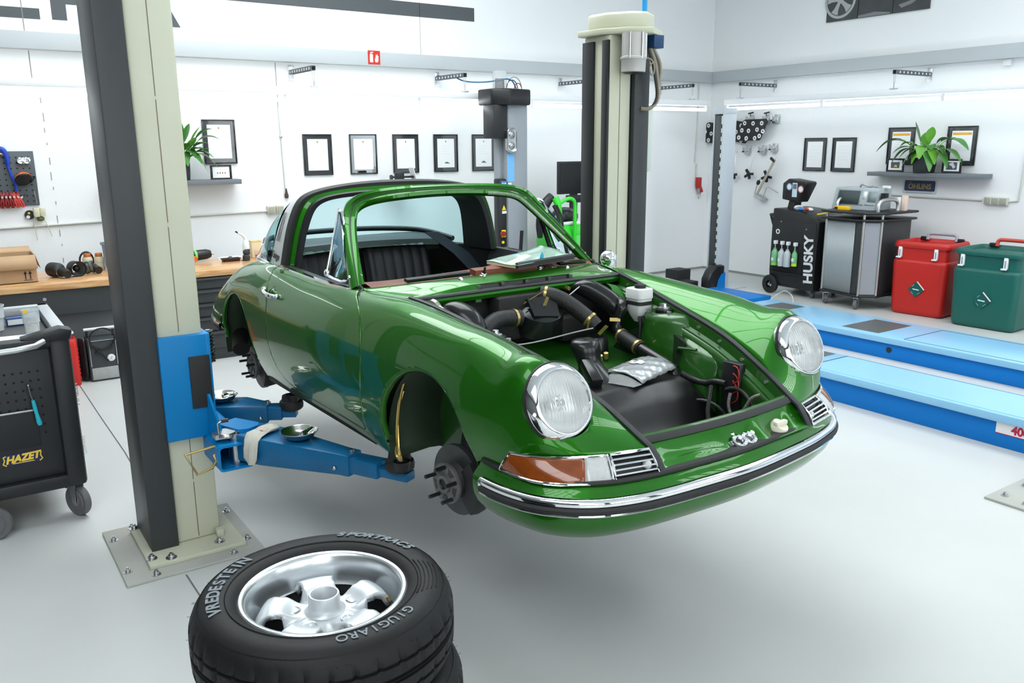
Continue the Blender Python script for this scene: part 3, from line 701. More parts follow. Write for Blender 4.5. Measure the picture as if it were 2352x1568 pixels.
# gutter and inner wing walls
for side in (-1, 1):
    G = []; W2 = []
    for x in np.linspace(-.455, .70, 40):
        y, z = hood_y(x), hood_z(x)
        lo = .30
        G.append([(x,(y-.012)*side,z-.002),(x,(y-.020)*side,z-.008),(x,(y-.026)*side,z-.045),(x,(y-.050)*side,z-.050),(x,(y-.054)*side,z-.056)])
        W2.append([(x,(y-.054)*side,z-.056),(x,(y-.056)*side,z-.09),(x,(y-.052)*side,max(lo,z-.2)),(x,(y-.05)*side,.26)])
    gt = MB().grid(G).build('hood_gutter', PAINT_IN, CAR, thick=.002)
    for x in np.linspace(-.36, .58, 8):
        y, z = hood_y(x), hood_z(x); c = Vector((x,(y-.0225)*side,z-.026)); n = Vector((0,-side,.15)).normalized()
        MB().cyl(c, c+n*.006, .0075, n=6).build('gutter_screw', ZINC, gt)
    MB().grid(W2).build('inner_wing', PAINT_IN, CAR, thick=.002)
    # strut tower with its domed top
    tw = MB(); R = []
    for t in np.linspace(0, 1, 12):
        z = .50+.262*t; k = 1-.18*t**3
        R.append([(-.02+(.17*k)*math.cos(a), (.50-.01*(1-t)+.135*k*math.sin(a))*side, z+(.0 if t < .99 else 0)) for a in np.linspace(0, 2*PI, 28, endpoint=False)])
    R.append([(-.02+.10*math.cos(a), (.50+.085*math.sin(a))*side, .776) for a in np.linspace(0, 2*PI, 28, endpoint=False)])
    tw.loft(R); tw = tw.build('strut_tower', PAINT_IN, CAR, sharp=70)
    c = (-.035, .452*side, .772)
    sm = MB().lathe([(.040,.0),(.042,.006),(.040,.016),(.028,.019),(.016,.020)], 28, axis_M(c, (0,0,1))).build('strut_mount', GLOSSB, tw)
    MB().lathe([(.026,.019),(.026,.024),(.014,.025),(.012,.040),(.001,.041)], 8, axis_M(c, (0,0,1)), None).build('strut_nut', ZINC, sm)
    for dx, dy in ((-.055,-.03),(.052,-.022)):
        MB().cyl((c[0]+dx,c[1]+dy*side,.768), (c[0]+dx,c[1]+dy*side,.786), .011, n=6).build('mount_bolt', ZINC, sm)
    # front inner panel ahead of the tower
    G = []
    for x in np.linspace(.10, .345, 12):
        y = hood_y(x)-.05; row = []
        for t in np.linspace(0, 1, 9):
            row.append((x, (y-.052*math.sin(PI*t)**.8*(1-abs((x-.22)/.125)**3)-.02*t)*side, hood_z(x)-.075-.34*t))
        G.append(row)
    MB().grid(G).build('inner_wing_bulge', PAINT_IN, CAR, thick=.002)
    MB().tube([(.06,(hood_y(.06)-.06)*side,.60),(.14,(hood_y(.14)-.105)*side,.655),(.24,(hood_y(.24)-.09)*side,.665)], .007, 6).build('panel_flange', PAINT_IN, CAR)
# floor, bulkhead, front wall
G = []
for x in np.linspace(-.46, .12, 24):
    row = []
    for y in np.linspace(-.50, .50, 25): row.append((x, y, .575+.012*math.cos(y*9)*math.exp(-((x+.1)/.2)**2)+.05*max(0,(-x-.33)/.13)))
    G.append(row)
MB().grid(G).build('bay_floor', PAINT_IN, CAR, thick=.003)
MB().grid([[(-.47,y,.60),(-.475,y,.74),(-.48,y,.868)] for y in np.linspace(-.59,.59,9)]).build('bulkhead', UNDER, CAR, thick=.003)
MB().box(.10,.66,-.44,.44,.26,.30).build('tank_well', UNDER, CAR)
G = []
for y in np.linspace(-.40, .40, 25):
    e = (y/.40)**2; xf = .672+.030*(1-e)
    G.append([(xf-.05,y,.30),(xf-.015,y,.555),(xf-.006,y,.573),(xf+.004,y,.575),(xf+.012,y,.566),(xf+.030,y,.553)])
MB().grid(G).build('front_rim', PAINT_IN, CAR, thick=.002)
MB().loft([[(.674+.030*(1-(y/.40)**2)+dx,y,.566+dz) for dx,dz in ((.004,.002),(.012,.005),(.030,-.006),(.034,-.012),(.020,-.008))] for y in np.linspace(-.384,.384,25)]).build('front_seal', RUBBER, CAR)
# latch panel below the hood tip
def latch(x, y):
    e = (y/.40)**2; x0 = .700+.030*(1-e); x1 = .790+.018*(1-e)
    z = .552*(1-x)+.484*x
    z -= .022*math.sin(PI*min(1,max(0,x)))*(1-e**4)
    z += .014*math.exp(-((y-.13)/.035)**2)*math.sin(PI*x)-.012*math.exp(-((y-.225)/.05)**2-((x-.5)/.25)**2)+.014*math.exp(-((y-.31)/.028)**2-((x-.45)/.3)**2)
    z -= .012*math.exp(-((y-.03)/.075)**2-((x-.45)/.3)**2)-.014*math.exp(-((y+.20)/.13)**2-((x-.62)/.16)**2)
    return (x0*(1-x)+x1*x, y, z)
lp = MB().grid([[latch(s, y) for s in np.linspace(-.02, 1.02, 22)] for y in np.linspace(-.388, .388, 90)]).build('latch_panel', PAINT, CAR, thick=.003)
c = latch(.5, .03); M = axis_M((c[0],c[1],c[2]+.004), (.55,0,.83), (0,1,0))
lk = MB().prism(rrect(.135,.075,.03,6), M@Vector((0,0,0)), M.to_3x3()@Vector((1,0,0)), M.to_3x3()@Vector((0,1,0)), M.to_3x3()@Vector((0,0,.004))).build('latch_plate', ZINC, CAR)
for dx in (-.026,.024):
    MB().tube([M@Vector((dx+.026*math.cos(a),.020*math.sin(a),.012)) for a in np.linspace(0,2*PI,20,endpoint=False)], .008, 8, closed=True).build('latch_ring', CHROME, lk)
MB().prism(rrect(.026,.024,.008,4,-.028,0), M@Vector((0,0,.005)), M.to_3x3()@Vector((1,0,0)), M.to_3x3()@Vector((0,1,0)), M.to_3x3()@Vector((0,0,.002))).build('latch_opening', BLACK, lk)
for dx, dy in ((-.058,-.03),(.06,.018),(-.03,.036)):
    p = M@Vector((dx,dy,.003)); MB().cyl(p, p+Vector((.55,0,.83))*.010, .009, n=6).build('latch_screw', ZINC, lk)
c = latch(.45, .235); kn = MB().lathe([(.034,.0),(.035,.012),(.031,.020),(.030,.024),(.001,.025)], 24, axis_M((c[0],c[1],c[2]), (.5,.1,.85))).build('filler_cap', mat('ivory plastic', (.74,.72,.58), .35, var=.05), CAR)
p = Vector((c[0]+.012,c[1],c[2]+.024)); MB().box(p.x-.010,p.x+.010,p.y-.030,p.y+.030,p.z-.006,p.z+.012,bev=.005).build('cap_grip', MATS['ivory plastic'], kn)
# fuel tank
def tank(x, y):
    prof = np.interp(x, [.02,.06,.10,.18,.26,.32,.38,.44,.52,.66], [.46,.54,.572,.582,.565,.52,.43,.36,.33,.32])
    f = 1-.5*(max(0,(abs(y)-.27)/.15))**2
    return (x, y, .30+(prof-.30)*f-.10*max(0,y-.05)*max(0,(x-.05)/.5)+.02*math.exp(-((y+.05)/.2)**2)*math.exp(-((x-.27)/.09)**2))
MB().grid([[tank(x, y) for x in np.linspace(.02,.66,44)] for y in np.linspace(-.41,.41,40)]).build('fuel_tank', TANKM, CAR, sharp=80)
# filler funnel moulding on the tank
R = []
for z, cx, a, b in ((.585,.12,.090,.075),(.61,.10,.070,.060),(.64,.075,.048,.050),(.675,.055,.050,.056),(.705,.045,.056,.060),(.728,.04,.050,.054),(.737,.04,.034,.038)):
    R.append([(cx+a*math.cos(t), -.070+b*math.sin(t)*1.05, z) for t in np.linspace(0,2*PI,28,endpoint=False)])
fn = MB().loft(smooth_rings(R)).build('filler_shroud', GLOSSB, CAR, sharp=80)
MB().bar((.10,-.115,.66),(.21,-.15,.60),.05,.045,bev=.008).build('shroud_spout', GLOSSB, fn)
# heater blower, ducts and hoses against the bulkhead
HOSE = mat('black ribbed hose', (.014,.014,.015), .55, bump=.25, bscale=90)
bl = MB().lathe([(.001,.06),(.07,.058),(.105,.045),(.115,.02),(.115,-.05),(.001,-.06)], 36, axis_M((-.385,.015,.755), (.45,-.1,.9))); bl = bl.build('heater_blower', GLOSSB, CAR)
MB().prism([(-.06,-.045),(.06,-.06),(.075,.02),(.02,.055),(-.06,.05)], (-.345,.0,.795), (.15,1,0), (-.7,.1,.7), (.02,0,.014)).build('blower_bracket', GLOSSB, bl)
MB().cyl((-.40,.03,.80),(-.385,.03,.835),.022,n=20).build('blower_motor_cap', BLACK, bl)
def clamp(name, c, n, r, par):
    return MB().lathe([(r,-.006),(r+.003,-.006),(r+.003,.006),(r,.006)], 28, axis_M(c, n)).build(name, GOLD, par)
h1 = MB().tube([(-.36,-.10,.765),(-.365,-.17,.772),(-.36,-.24,.765),(-.34,-.31,.725),(-.32,-.36,.665),(-.31,-.39,.60)], .036, 16, sm=30).build('fresh_air_hose', HOSE, CAR)
clamp('hose_clamp', (-.363,-.13,.769), (0,1,0), .036, h1)
h2 = MB().tube([(-.40,.045,.850),(-.36,.085,.842),(-.30,.145,.798),(-.22,.186,.737),(-.20,.197,.715)], .036, 16, sm=30).build('fresh_air_hose', HOSE, CAR)
clamp('hose_clamp', (-.385,.06,.849), (.6,.6,-.15), .036, h2); clamp('hose_clamp', (-.225,.184,.742), (.7,.35,-.6), .036, h2)
R = []
for t, c, r in ((0,(-.43,-.445,.845),.03),(.2,(-.40,-.43,.842),.045),(.5,(-.35,-.405,.815),.058),(.8,(-.305,-.385,.775),.056),(1,(-.28,-.37,.735),.045)):
    R.append(ring_pts(c, (.6,.25,-.75), r, 20))
MB().loft(smooth_rings(R)).build('side_duct', GLOSSB, CAR, sharp=80)
R = []
for c, r in (((-.41,.24,.865),.030),((-.37,.27,.862),.045),((-.32,.32,.828),.050),((-.27,.36,.785),.050),((-.24,.385,.745),.042)):
    R.append(ring_pts(c, (.6,.35,-.6), r, 20))
MB().loft(smooth_rings(R)).build('side_duct', GLOSSB, CAR, sharp=80)
hb = MB().box(-.47,-.38,-.20,.12,.66,.86,bev=.02).build('heater_box', UNDER, CAR)
MB().box(-.46,-.34,.12,.34,.62,.74,bev=.03).build('control_valve_box', UNDER, CAR)
MB().lathe([(.001,.05),(.045,.045),(.055,.02),(.058,-.04)], 24, axis_M((-.20,.20,.625), (0,0,1))).build('fan_housing', GLOSSB, CAR)
for p, d in (((-.205,.155,.705),(.01,.0,.045)),((-.17,.19,.685),(.03,.02,.04)),((-.33,.005,.80),(.012,.014,.05)),((-.20,.28,.735),(.02,.045,-.004))):
    a = Vector(p); MB().bar(a, a+Vector(d), .016, .004, up=(1,0,.3)).build('cable_bracket', GOLD, CAR)
CABLE = mat('grey control cable', (.35,.36,.37), .35, .3)
MB().tube([(-.354,-.075,.806),(-.34,.02,.805),(-.335,.12,.825),(-.345,.20,.858),(-.36,.255,.877)], .003, 6, sm=24).build('control_cable', CABLE, CAR)
MB().tube([(-.20,-.31,.702),(-.19,-.22,.694),(-.185,-.08,.698),(-.17,.05,.712),(-.15,.14,.722)], .003, 6, sm=24).build('control_cable', CABLE, CAR)
MB().tube([(-.36,.33,.86),(-.33,.38,.845),(-.29,.405,.80),(-.265,.38,.745)], .003, 6, sm=20).build('control_cable', CABLE, CAR)
MB().tube([(-.415,-.10,.788),(-.32,.0,.878)], .0025, 6).build('cable_rod', GOLD, CAR)
for y, z in ((.045,.852),(.205,.858)):
    MB().cyl((-.445,y,z),(-.395,y,z),.010,n=6).build('bulkhead_bolt', GOLD, CAR)
for y in (-.275,.03):
    MB().box(-.425,-.421,y-.014,y+.014,.845,.872).build('cowl_tab', PAINT_IN, CAR)
for x, y in ((-.17,.11),(-.12,.19),(-.10,.14)):
    MB().cyl((x,y,.585),(x+.006,y-.006,.612),.011,n=6).build('floor_bolt', GOLD, CAR)
# vent hose with sleeve on the driver's side
vh = MB().tube([(-.24,.38,.80),(-.19,.345,.785),(-.205,.33,.725),(-.185,.32,.675),(-.15,.315,.660)], .024, 14, sm=24).build('vent_hose', GLOSSB, CAR)
sl = MB().tube([(-.165,.315,.664),(-.025,.305,.630)], .031, 18).build('hose_sleeve', HOSE, vh)
clamp('sleeve_clamp', (-.158,.315,.662), (1,-.08,-.24), .031, vh); clamp('sleeve_clamp', (-.04,.306,.634), (1,-.08,-.24), .031, vh)
MB().tube([(-.04,.306,.634),(.05,.298,.616),(.12,.292,.602),(.178,.29,.580),(.20,.285,.535),(.195,.28,.46)], .025, 16, sm=30).build('vent_pipe', GLOSSB, vh)
bk = MB().tube([(-.37,.455,.852),(-.33,.45,.83),(-.30,.435,.80),(-.275,.42,.765)], .006, 6); 
MB().loft([[(x-.012,y-.02,z),(x+.012,y+.02,z-.012),(x+.014,y+.02,z-.018),(x-.010,y-.02,z-.006)] for x,y,z in ((-.385,.455,.86),(-.35,.452,.845),(-.315,.445,.81),(-.27,.425,.765))]).build('hinge_bracket', PAINT, CAR, sharp=30)
# fluid reservoir
rv = MB().loft([[(-.165+a*k, .425+b*k2, z) for a, b in rrect(.10,.085,.02,4)] for z, k, k2 in ((.715,.35,.35),(.745,.70,.75),(.77,.95,.95),(.80,1,1),(.822,1,1),(.825,1.08,1.08),(.865,1.05,1.05),(.868,.98,.98))]).build('fluid_reservoir', mat('milky white plastic', (.78,.80,.79), .35, trans=.15, var=.06), CAR, sharp=50)
MB().lathe([(.026,.0),(.027,.014),(.001,.016)], 24, axis_M((-.165,.43,.868), (0,0,1))).build('reservoir_cap', BLACK, rv)
MB().loft([[(-.165+a*1.03, .425+b*1.03, z) for a, b in rrect(.10,.085,.02,4)] for z in (.795,.812)]).build('reservoir_strap', RUBBER, rv)
MB().box(-.175,-.155,.465,.53,.795,.812).build('strap_bracket', RUBBER, rv)
for k in range(3):
    y = .395+.02*k; MB().tube([(-.13,y,.745),(-.12,y-.004,.72),(-.12,y-.006,.66),(-.125,y-.006,.60)], .0075, 8, sm=10).build('fluid_hose', RUBBER, rv)
# wiring in the front left corner
fb_ = MB().box(.395,.485,.345,.385,.44,.655,bev=.008).build('fuse_block', BLACK, CAR)
WIRE = mat('red wire', (.35,.02,.015), .4); 
for k in range(3):
    MB().tube([(.455,.343,.645-.03*k),(.485,.335,.640-.04*k),(.49,.333,.600-.04*k),(.46,.34,.575-.04*k)], .003, 5, sm=10).build('red_wire', WIRE, fb_)
LOOM = mat('black wiring loom', (.012,.012,.013), .45, bump=.3, bscale=120)
MB().tube([(.20,.325,.565),(.25,.345,.545),(.32,.35,.545),(.36,.345,.560),(.42,.345,.565)], .013, 10, sm=24).build('wiring_loom', LOOM, CAR)
MB().tube([(.36,.33,.545),(.38,.30,.50),(.40,.27,.45),(.44,.25,.40),(.47,.24,.36)], .010, 8, sm=20).build('wiring_loom', LOOM, CAR)
MB().tube([(.20,.29,.51),(.28,.27,.48),(.36,.29,.49),(.44,.30,.47),(.46,.31,.44)], .007, 8, sm=20).build('wiring_loom', LOOM, CAR)
MB().tube([(.43,.335,.545),(.48,.335,.56),(.54,.325,.545),(.60,.30,.50),(.62,.285,.46)], .008, 8, sm=20).build('wiring_loom', LOOM, CAR)
MB().tube([(.46,.21,.38),(.52,.19,.40),(.58,.20,.40)], .009, 8, sm=12).build('wiring_loom', LOOM, CAR)
MB().tube([(.475,.31,.545),(.48,.295,.51),(.505,.285,.47),(.54,.285,.475),(.565,.30,.52),(.58,.31,.55),(.605,.325,.565)], .007, 10, sm=30).build('ground_strap', mat('braided strap', (.22,.21,.19), .45, .5, bump=.5, bscale=160, var=.5, vscale=90), CAR)
MB().box(.46,.60,.20,.37,.31,.42,bev=.012).build('battery', BLACK, CAR)
lt = MB().tube([(-.43,-.505,.862),(-.41,-.50,.868),(-.39,-.495,.850),(-.36,-.49,.838)], .017, 8, sm=10).build('hinge_hardware', mat('pale plated hardware', (.55,.58,.50), .3, .7, var=.5, vscale=70), CAR)
MB().tube([(.13,-.455,.665),(.30,-.40,.63),(.44,-.36,.60)], .010, 6).build('wing_flange', PAINT_IN, CAR)
# ----- underside, wheel houses
MB().box(-1.95,-.62,-.66,.66,.225,.262,bev=.01).build('floor_pan', UNDER, CAR)
MB().box(-.45,.62,-.36,.36,.235,.27).build('front_floor', UNDER, CAR)
for y in (-.69,.69): MB().box(-1.88,-.56,y-.03,y+.015,.250,.30,bev=.012).build('sill_beam', UNDER, CAR)
WH = mat('green wheel housing with painted shade', (.010,.030,.010), .55, var=.3)  # shade under the arches is put into this darker green
for side in (-1, 1):
    for cx, cz, r, nm, yi in ((-.022,.362,.352,'front_wheel_housing',.40),(-2.205,.385,.325,'rear_wheel_housing',.42)):
        G = []
        for a in np.linspace(.02 if cx > -1 else -.1, PI+.30, 33):
            x, z = cx+r*math.cos(a), cz+r*math.sin(a)
            yo = .742 if cx < -1 else (.755-.02*max(0,math.sin(a)))
            G.append([(x, yo*side, z), (x, (yo+yi)/2*side, z+.015), (x, yi*side, z), (cx+.75*r*math.cos(a), (yi-.01)*side, cz+.75*r*math.sin(a)), (cx+.2*r*math.cos(a), (yi-.01)*side, cz+.2*r*math.sin(a))])
        MB().grid(G).build(nm, WH, CAR, thick=.003)
    # golden oil pipes at the rear of the right front arch
    if side < 0:
        op = MB().tube([(-.285,-.70,.64),(-.300,-.725,.56),(-.315,-.738,.45),(-.318,-.742,.345),(-.300,-.745,.285),(-.315,-.74,.27),(-.335,-.74,.285),(-.338,-.735,.32)], .0075, 8, sm=36).build('oil_pipe', mat('brass oil pipe', (.55,.40,.14), .25, .95), CAR)
        MB().tube([(-.325,-.70,.56),(-.322,-.73,.47),(-.312,-.742,.37),(-.300,-.745,.30),(-.31,-.735,.265),(-.345,-.735,.275)], .006, 8, sm=30).build('oil_pipe', MATS['brass oil pipe'], CAR)
    MB().tube([(-.10,.50*side,.62),(-.03,.60*side,.30)], .032, 16).build('suspension_strut', BLACK, CAR)
    MB().tube([(-.25,.38*side,.22),(-.02,.62*side,.20)], .025, 10).build('track_arm', BLACK, CAR)
    MB().tube([(-1.80,.45*side,.30),(-2.25,.58*side,.25)], .035, 10).build('trailing_arm', BLACK, CAR)
IRON = mat('grey cast iron', (.10,.105,.11), .45, .6, var=.35, vscale=22)
HUBM = mat('grey hub casting', (.22,.22,.22), .5, .5, var=.4, vscale=30)
def brake(loc, side, rad, steer, full):
    e = bpy.data.objects.new('wheel_hub', None); COL.objects.link(e); e.parent = CAR; e.location = loc; e.rotation_euler = (0,0,steer)
    M = axis_M((0,0,0), (0,side,0))
    MB().lathe([(.050,-.075),(rad,-.075),(rad,-.071),(rad,-.062),(rad,-.054),(.070,-.054),(.066,-.045),(.060,-.02)], 56, M).build('brake_disc', IRON, e, sharp=40)
    hb = MB().lathe([(.020,.012),(.034,.012),(.036,.004),(.036,0),(.045,-.002),(.078,-.002),(.080,-.010),(.078,-.018),(.060,-.022),(.056,-.06)], 40, M); hb = hb.build('hub_flange', HUBM, e, sharp=40)
    MB().lathe([(.001,.006),(.018,.006),(.021,.012),(.023,.012),(.023,0)], 24, M).build('hub_cap', BLACK, hb)
    for k in range(5):
        a = 2*PI*k/5+.3; c = M@Vector((.065*math.cos(a), .065*math.sin(a), -.005))
        MB().cyl(c, c+Vector((0,side*.050,0)), .0075, n=12).build('wheel_stud', BLACK, hb)
        a += PI/5; p = [M@Vector((r_*math.cos(a+d), r_*math.sin(a+d), -.0015)) for r_, d in ((.046,-.18),(.068,-.30),(.068,.30),(.046,.18))]
        MB().prism([(0,0),(1,0),(1,1),(0,1)], (0,0,0), (0,0,0), (0,0,0), (0,0,0)) if False else MB().add(p+[q+Vector((0,side*.0015,0)) for q in p], [(0,1,2,3),(4,5,6,7),(0,1,5,4),(1,2,6,5),(2,3,7,6),(3,0,4,7)]).build('hub_pocket', mat('dark hub pocket', (.05,.05,.05), .6), hb)
    cal = MB(); R = []
    for t in np.linspace(-.75, .75, 11):
        a = t; R.append([M@Vector((r_*math.cos(a), r_*math.sin(a)*-1, z)) for r_, z in ((rad-.055,-.03),(rad+.012,-.030),(rad+.018,-.065),(rad+.012,-.105),(rad-.06,-.105),(rad-.06,-.082),(rad+.004,-.080),(rad+.004,-.050),(rad-.055,-.047))])
    cal.loft(R); cal = cal.build('brake_caliper', mat('dark brake caliper', (.035,.036,.038), .5, .3, var=.3), e, sharp=35)
    MB().lathe([(.001,-.115),(.055,-.112),(rad-.02,-.100),(rad-.005,-.09),(rad-.012,-.085)], 36, M).build('dust_shield', BLACK, e)
    MB().cyl((0,-side*.09,0),(0,-side*.22,0),.05,n=18).build('wheel_carrier', BLACK, e)
brake((.0,-.716,.264), -1, .137, math.radians(7), True); brake((.0,.716,.264), 1, .137, math.radians(7), False)
brake((-2.262,-.690,.250), -1, .143, 0, True); brake((-2.262,.690,.250), 1, .143, 0, False)
# engine and silencer under the tail
R = [ring_pts((x,-.42,.36), (1,0,0), r, 18) for x, r in ((-2.95,.05),(-2.92,.09),(-2.62,.095),(-2.58,.05))]
MB().loft(R).build('silencer', UNDER, CAR)
MB().box(-2.85,-1.95,-.38,.38,.26,.55,bev=.04).build('engine_block', UNDER, CAR)
MB().tube([(-2.62,-.62,.40),(-2.45,-.68,.36),(-2.38,-.70,.33)], .05, 12, sm=10).build('oil_tank_pipe', UNDER, CAR)
for x in (-.40,-1.62):
    for y in (-.685,.685): MB().lathe([(.030,-.02),(.036,.01),(.036,.02)], 20, axis_M((x,y,.205),(0,0,1))).build('jacking_point', BLACK, CAR)
# ----- cabin
MB().grid([[(x, y, .30+.04*math.exp(-(y/.12)**2)) for y in np.linspace(-.66,.66,15)] for x in np.linspace(-2.2,-.5,8)]).build('cabin_floor', mat('black carpet', (.010,.010,.011), .95, bump=.4, bscale=250), CAR)
for s_, (ya, yb) in enumerate(((-.505,-.075),(-.03,.415))):
    G = []; n = 58
    for i in range(n+1):
        y = ya+(yb-ya)*i/n; t = i/n; flute = abs(math.sin(PI*7*t)); e = min(1, min(t,1-t)/.06); row = []
        for u, (bx, bz) in zip(np.linspace(0,1,12), [(-1.93,.46),(-1.95,.55),(-1.975,.66),(-2.0,.76),(-2.02,.83),(-2.035,.875),(-2.05,.900),(-2.075,.912),(-2.10,.908),(-2.12,.885),(-2.12,.75),(-2.10,.50)]):
            k = (.012*flute**.6 if u < .78 else .004)*e; row.append((bx+k-.02*(1-e), y, bz+(.006*flute if .5 < u < .8 else 0)-.02*(1-e)*(u > .5)))
        G.append(row)
    MB().grid(G).build('rear_seat_back', VINYL, CAR, sharp=60)
    MB().box(-1.95,-1.60,ya,yb,.40,.49,bev=.03).build('rear_seat_cushion', VINYL, CAR)
PARC = mat('grey black parcel shelf vinyl', (.045,.060,.066), .45, var=.15, vscale=6)
MB().grid([[(-2.12,y,.865),(-2.13,y,.945-.02*(y/.55)**2),(-2.16,y,.962-.02*(y/.55)**2),(-2.35,y,.958),(-2.50,y*.8,.945),(-2.60,y*.5,.93)] for y in np.linspace(-.54,.54,13)]).build('parcel_shelf', PARC, CAR, sharp=40)
MB().tube([(-2.05,-.60,.93),(-2.25,-.545,.962),(-2.42,-.46,.975),(-2.54,-.2,.982),(-2.56,0,.982),(-2.54,.2,.982),(-2.42,.46,.975),(-2.25,.545,.962),(-2.05,.60,.93)], .017, 10, sm=40).build('shelf_roll', VINYL, CAR)
for side in (-1, 1):
    MB().grid([[(-1.62,.655*side,z),(-1.75,.63*side,z),(-2.0,.585*side,z),(-2.25,.54*side,z)] for z in (.45,.65,.86,.905)]).build('quarter_trim', VINYL, CAR, thick=.004)
    MB().grid([[(-1.60,.66*side,z),(-1.58,.72*side,z)] for z in (.40,.6,.90)]).build('door_jamb', PAINT_IN, CAR, thick=.004)
    MB().grid([[(-.72,.69*side,z),(-.66,.60*side,z),(-.62,.45*side,z)] for z in (.30,.6,.88)]).build('kick_panel', VINYL, CAR, thick=.004)
MB().loft([[(-1.86+dx,.33+dy,1.0) for dx,dy in ((0,-.045),(0,.045),(.008,.045),(.008,-.045))],[(-1.80+dx,.50+dy,.87) for dx,dy in ((0,-.055),(0,.055),(.008,.055),(.008,-.055))],[(-1.72+dx,.60+dy,.72) for dx,dy in ((0,-.04),(0,.04),(.008,.04),(.008,-.04))]]).build('seat_belt', mat('blue grey webbing', (.030,.050,.065), .6, var=.2), CAR)
def dash_z(x, y): return .928-.018*(y/.6)**2+.040*math.exp(-((y-.26)/.20)**2)*min(1,max(0,(-.66-x)/.10))+.02*math.exp(-((y-.52)/.08)**2)*min(1,max(0,(-.66-x)/.1))
G = []
for y in np.linspace(-.625, .625, 60):
    r = cowl_rear(y); row = []
    for s_ in np.linspace(0, 1, 9):
        x = r[0]-.012-.23*s_*(1-.35*(y/.63)**2); row.append((x, y*(1-.03*s_), min(r[2]-.004+.02*s_, 9) if s_ < .06 else dash_z(x,y)+.006*math.sin(y*23+s_*4)*(1-s_)))
    row.append((row[-1][0]-.03, y*.97, row[-1][2]-.03)); row.append((row[-1][0]-.01, y*.97, .72)); G.append(row)
dsh = MB().grid(G).build('dashboard', LEATHER, CAR, sharp=70, label='brown leather dashboard top')
for ya, yb in ((-.50,-.22),(.30,.52)):
    P = [cowl_rear(y) for y in np.linspace(ya, yb, 9)]
    MB().loft([[(p[0]-.018,p[1],p[2]+.0),(p[0]-.016,p[1],p[2]+.014),(p[0]-.045,p[1],p[2]+.018),(p[0]-.050,p[1],p[2]+.004)] for p in P]).build('defroster_slot', GLOSSB, dsh)
P = [cowl_rear(y) for y in np.linspace(-.20, .14, 12)]
MB().loft([[(p[0]-.004,p[1],p[2]-.006),(p[0]-.002,p[1],p[2]+.020),(p[0]-.05,p[1],p[2]+.026),(p[0]-.06,p[1],p[2]+.0)] for p in P]).build('leather_flap', LEATHER, dsh)
wm = axis_M((-.985,.35,.80), (-.88,0,.48), (0,1,0))
sw = MB().tube([wm@Vector((.19*math.cos(a),.19*math.sin(a),0)) for a in np.linspace(0,2*PI,56,endpoint=False)], .0135, 12, closed=True).build('steering_wheel', GLOSSB, CAR)
for a in (.2,PI-.2,-PI/2): MB().bar(wm@Vector((.03*math.cos(a),.03*math.sin(a),-.02)), wm@Vector((.185*math.cos(a),.185*math.sin(a),0)), .022, .005, up=(-.88,0,.48)).build('wheel_spoke', BLACK, sw)
MB().cyl(wm@Vector((0,0,-.20)), wm@Vector((0,0,-.005)), .035, n=20).build('wheel_boss', BLACK, sw)
# ================================================================= two-post lift that carries the car
CREAM = mat('cream lift paint', (.58,.60,.49), .42, col2=(.50,.50,.37), vscale=3, bump=.04, bscale=20)
BLUE = mat('blue lift paint', (.002,.20,.50), .40, col2=(.003,.17,.44), vscale=5, spec=.25)
BLUEW = mat('worn blue arm paint', (.003,.150,.36), .34, spec=.35, col2=(.01,.09,.20), vscale=7, bump=.03, bscale=40)
def arm(root, p0, p1, w0, w1, h, ztop, ext, pad):
    """telescopic lift arm from p0 to p1 (plan), local coordinates"""
    p0 = Vector((*p0,0)); p1 = Vector((*p1,0)); d = (p1-p0).normalized(); n = Vector((-d.y,d.x,0)); L = (p1-p0).length
    def sec(s, w, za, zb, dz=0): c = p0+d*s; return [c+n*w/2+Vector((0,0,za)), c-n*w/2+Vector((0,0,za)), c-n*w/2+Vector((0,0,zb)), c+n*w/2+Vector((0,0,zb))]
    a = MB().loft([sec(0,w0,ztop-h,ztop), sec(.20,w0,ztop-h,ztop), sec(L*.68,w1,ztop-h*.86,ztop-.012), sec(L*.74,w1,ztop-h*.86,ztop-.012)]).build('lift_arm', BLUEW, root, bevel=.010)
    MB().loft([sec(L*.70,w1*.82,ztop-h*.74,ztop-.024), sec(L*.90,w1*.82,ztop-h*.74,ztop-.024)]).build('arm_extension', BLUEW, a, bevel=.005)
    MB().loft([sec(L*.88,w1*.62,ztop-h*.66,ztop-.046), sec(L*1.06,w1*.62,ztop-h*.66,ztop-.046)]).build('arm_end', BLUEW, a, bevel=.004)
    for s, r in ((.34,.010),(.72,.012)):
        c = p0+d*L*s; MB().cyl(c+Vector((0,0,ztop-.02)), c+Vector((0,0,ztop+.002)), r, n=12).build('arm_bolt', STEEL, a)
    c = p0+d*L*.66-n*(w1/2+.006); MB().ball(c+Vector((0,0,ztop-h*.6)), .011, 10).build('grease_nipple', STEEL, a)
    c = p0+d*L*1.0; zb = ztop-.046
    MB().lathe([(.001,0),(.052,0),(.062,.01),(.064,.03),(.060,.045),(.050,.052),(.046,.075),(.047,pad-.012),(.040,pad),(.001,pad)], 28, axis_M((c.x,c.y,zb),(0,0,1))).build('rubber_pad', RUBBER, a)
    return a
def hexbolt(c, r=.013, par=None, name='anchor_bolt'):
    b = MB().lathe([(r*1.7,0),(r*1.7,.003),(r*1.0,.004),(r,.014),(r*.9,.016),(r*.5,.016),(r*.5,.024),(.001,.024)], 12, axis_M(c,(0,0,1)))
    return b.build(name, STEEL, par)
def column_profile(sx):
    return None
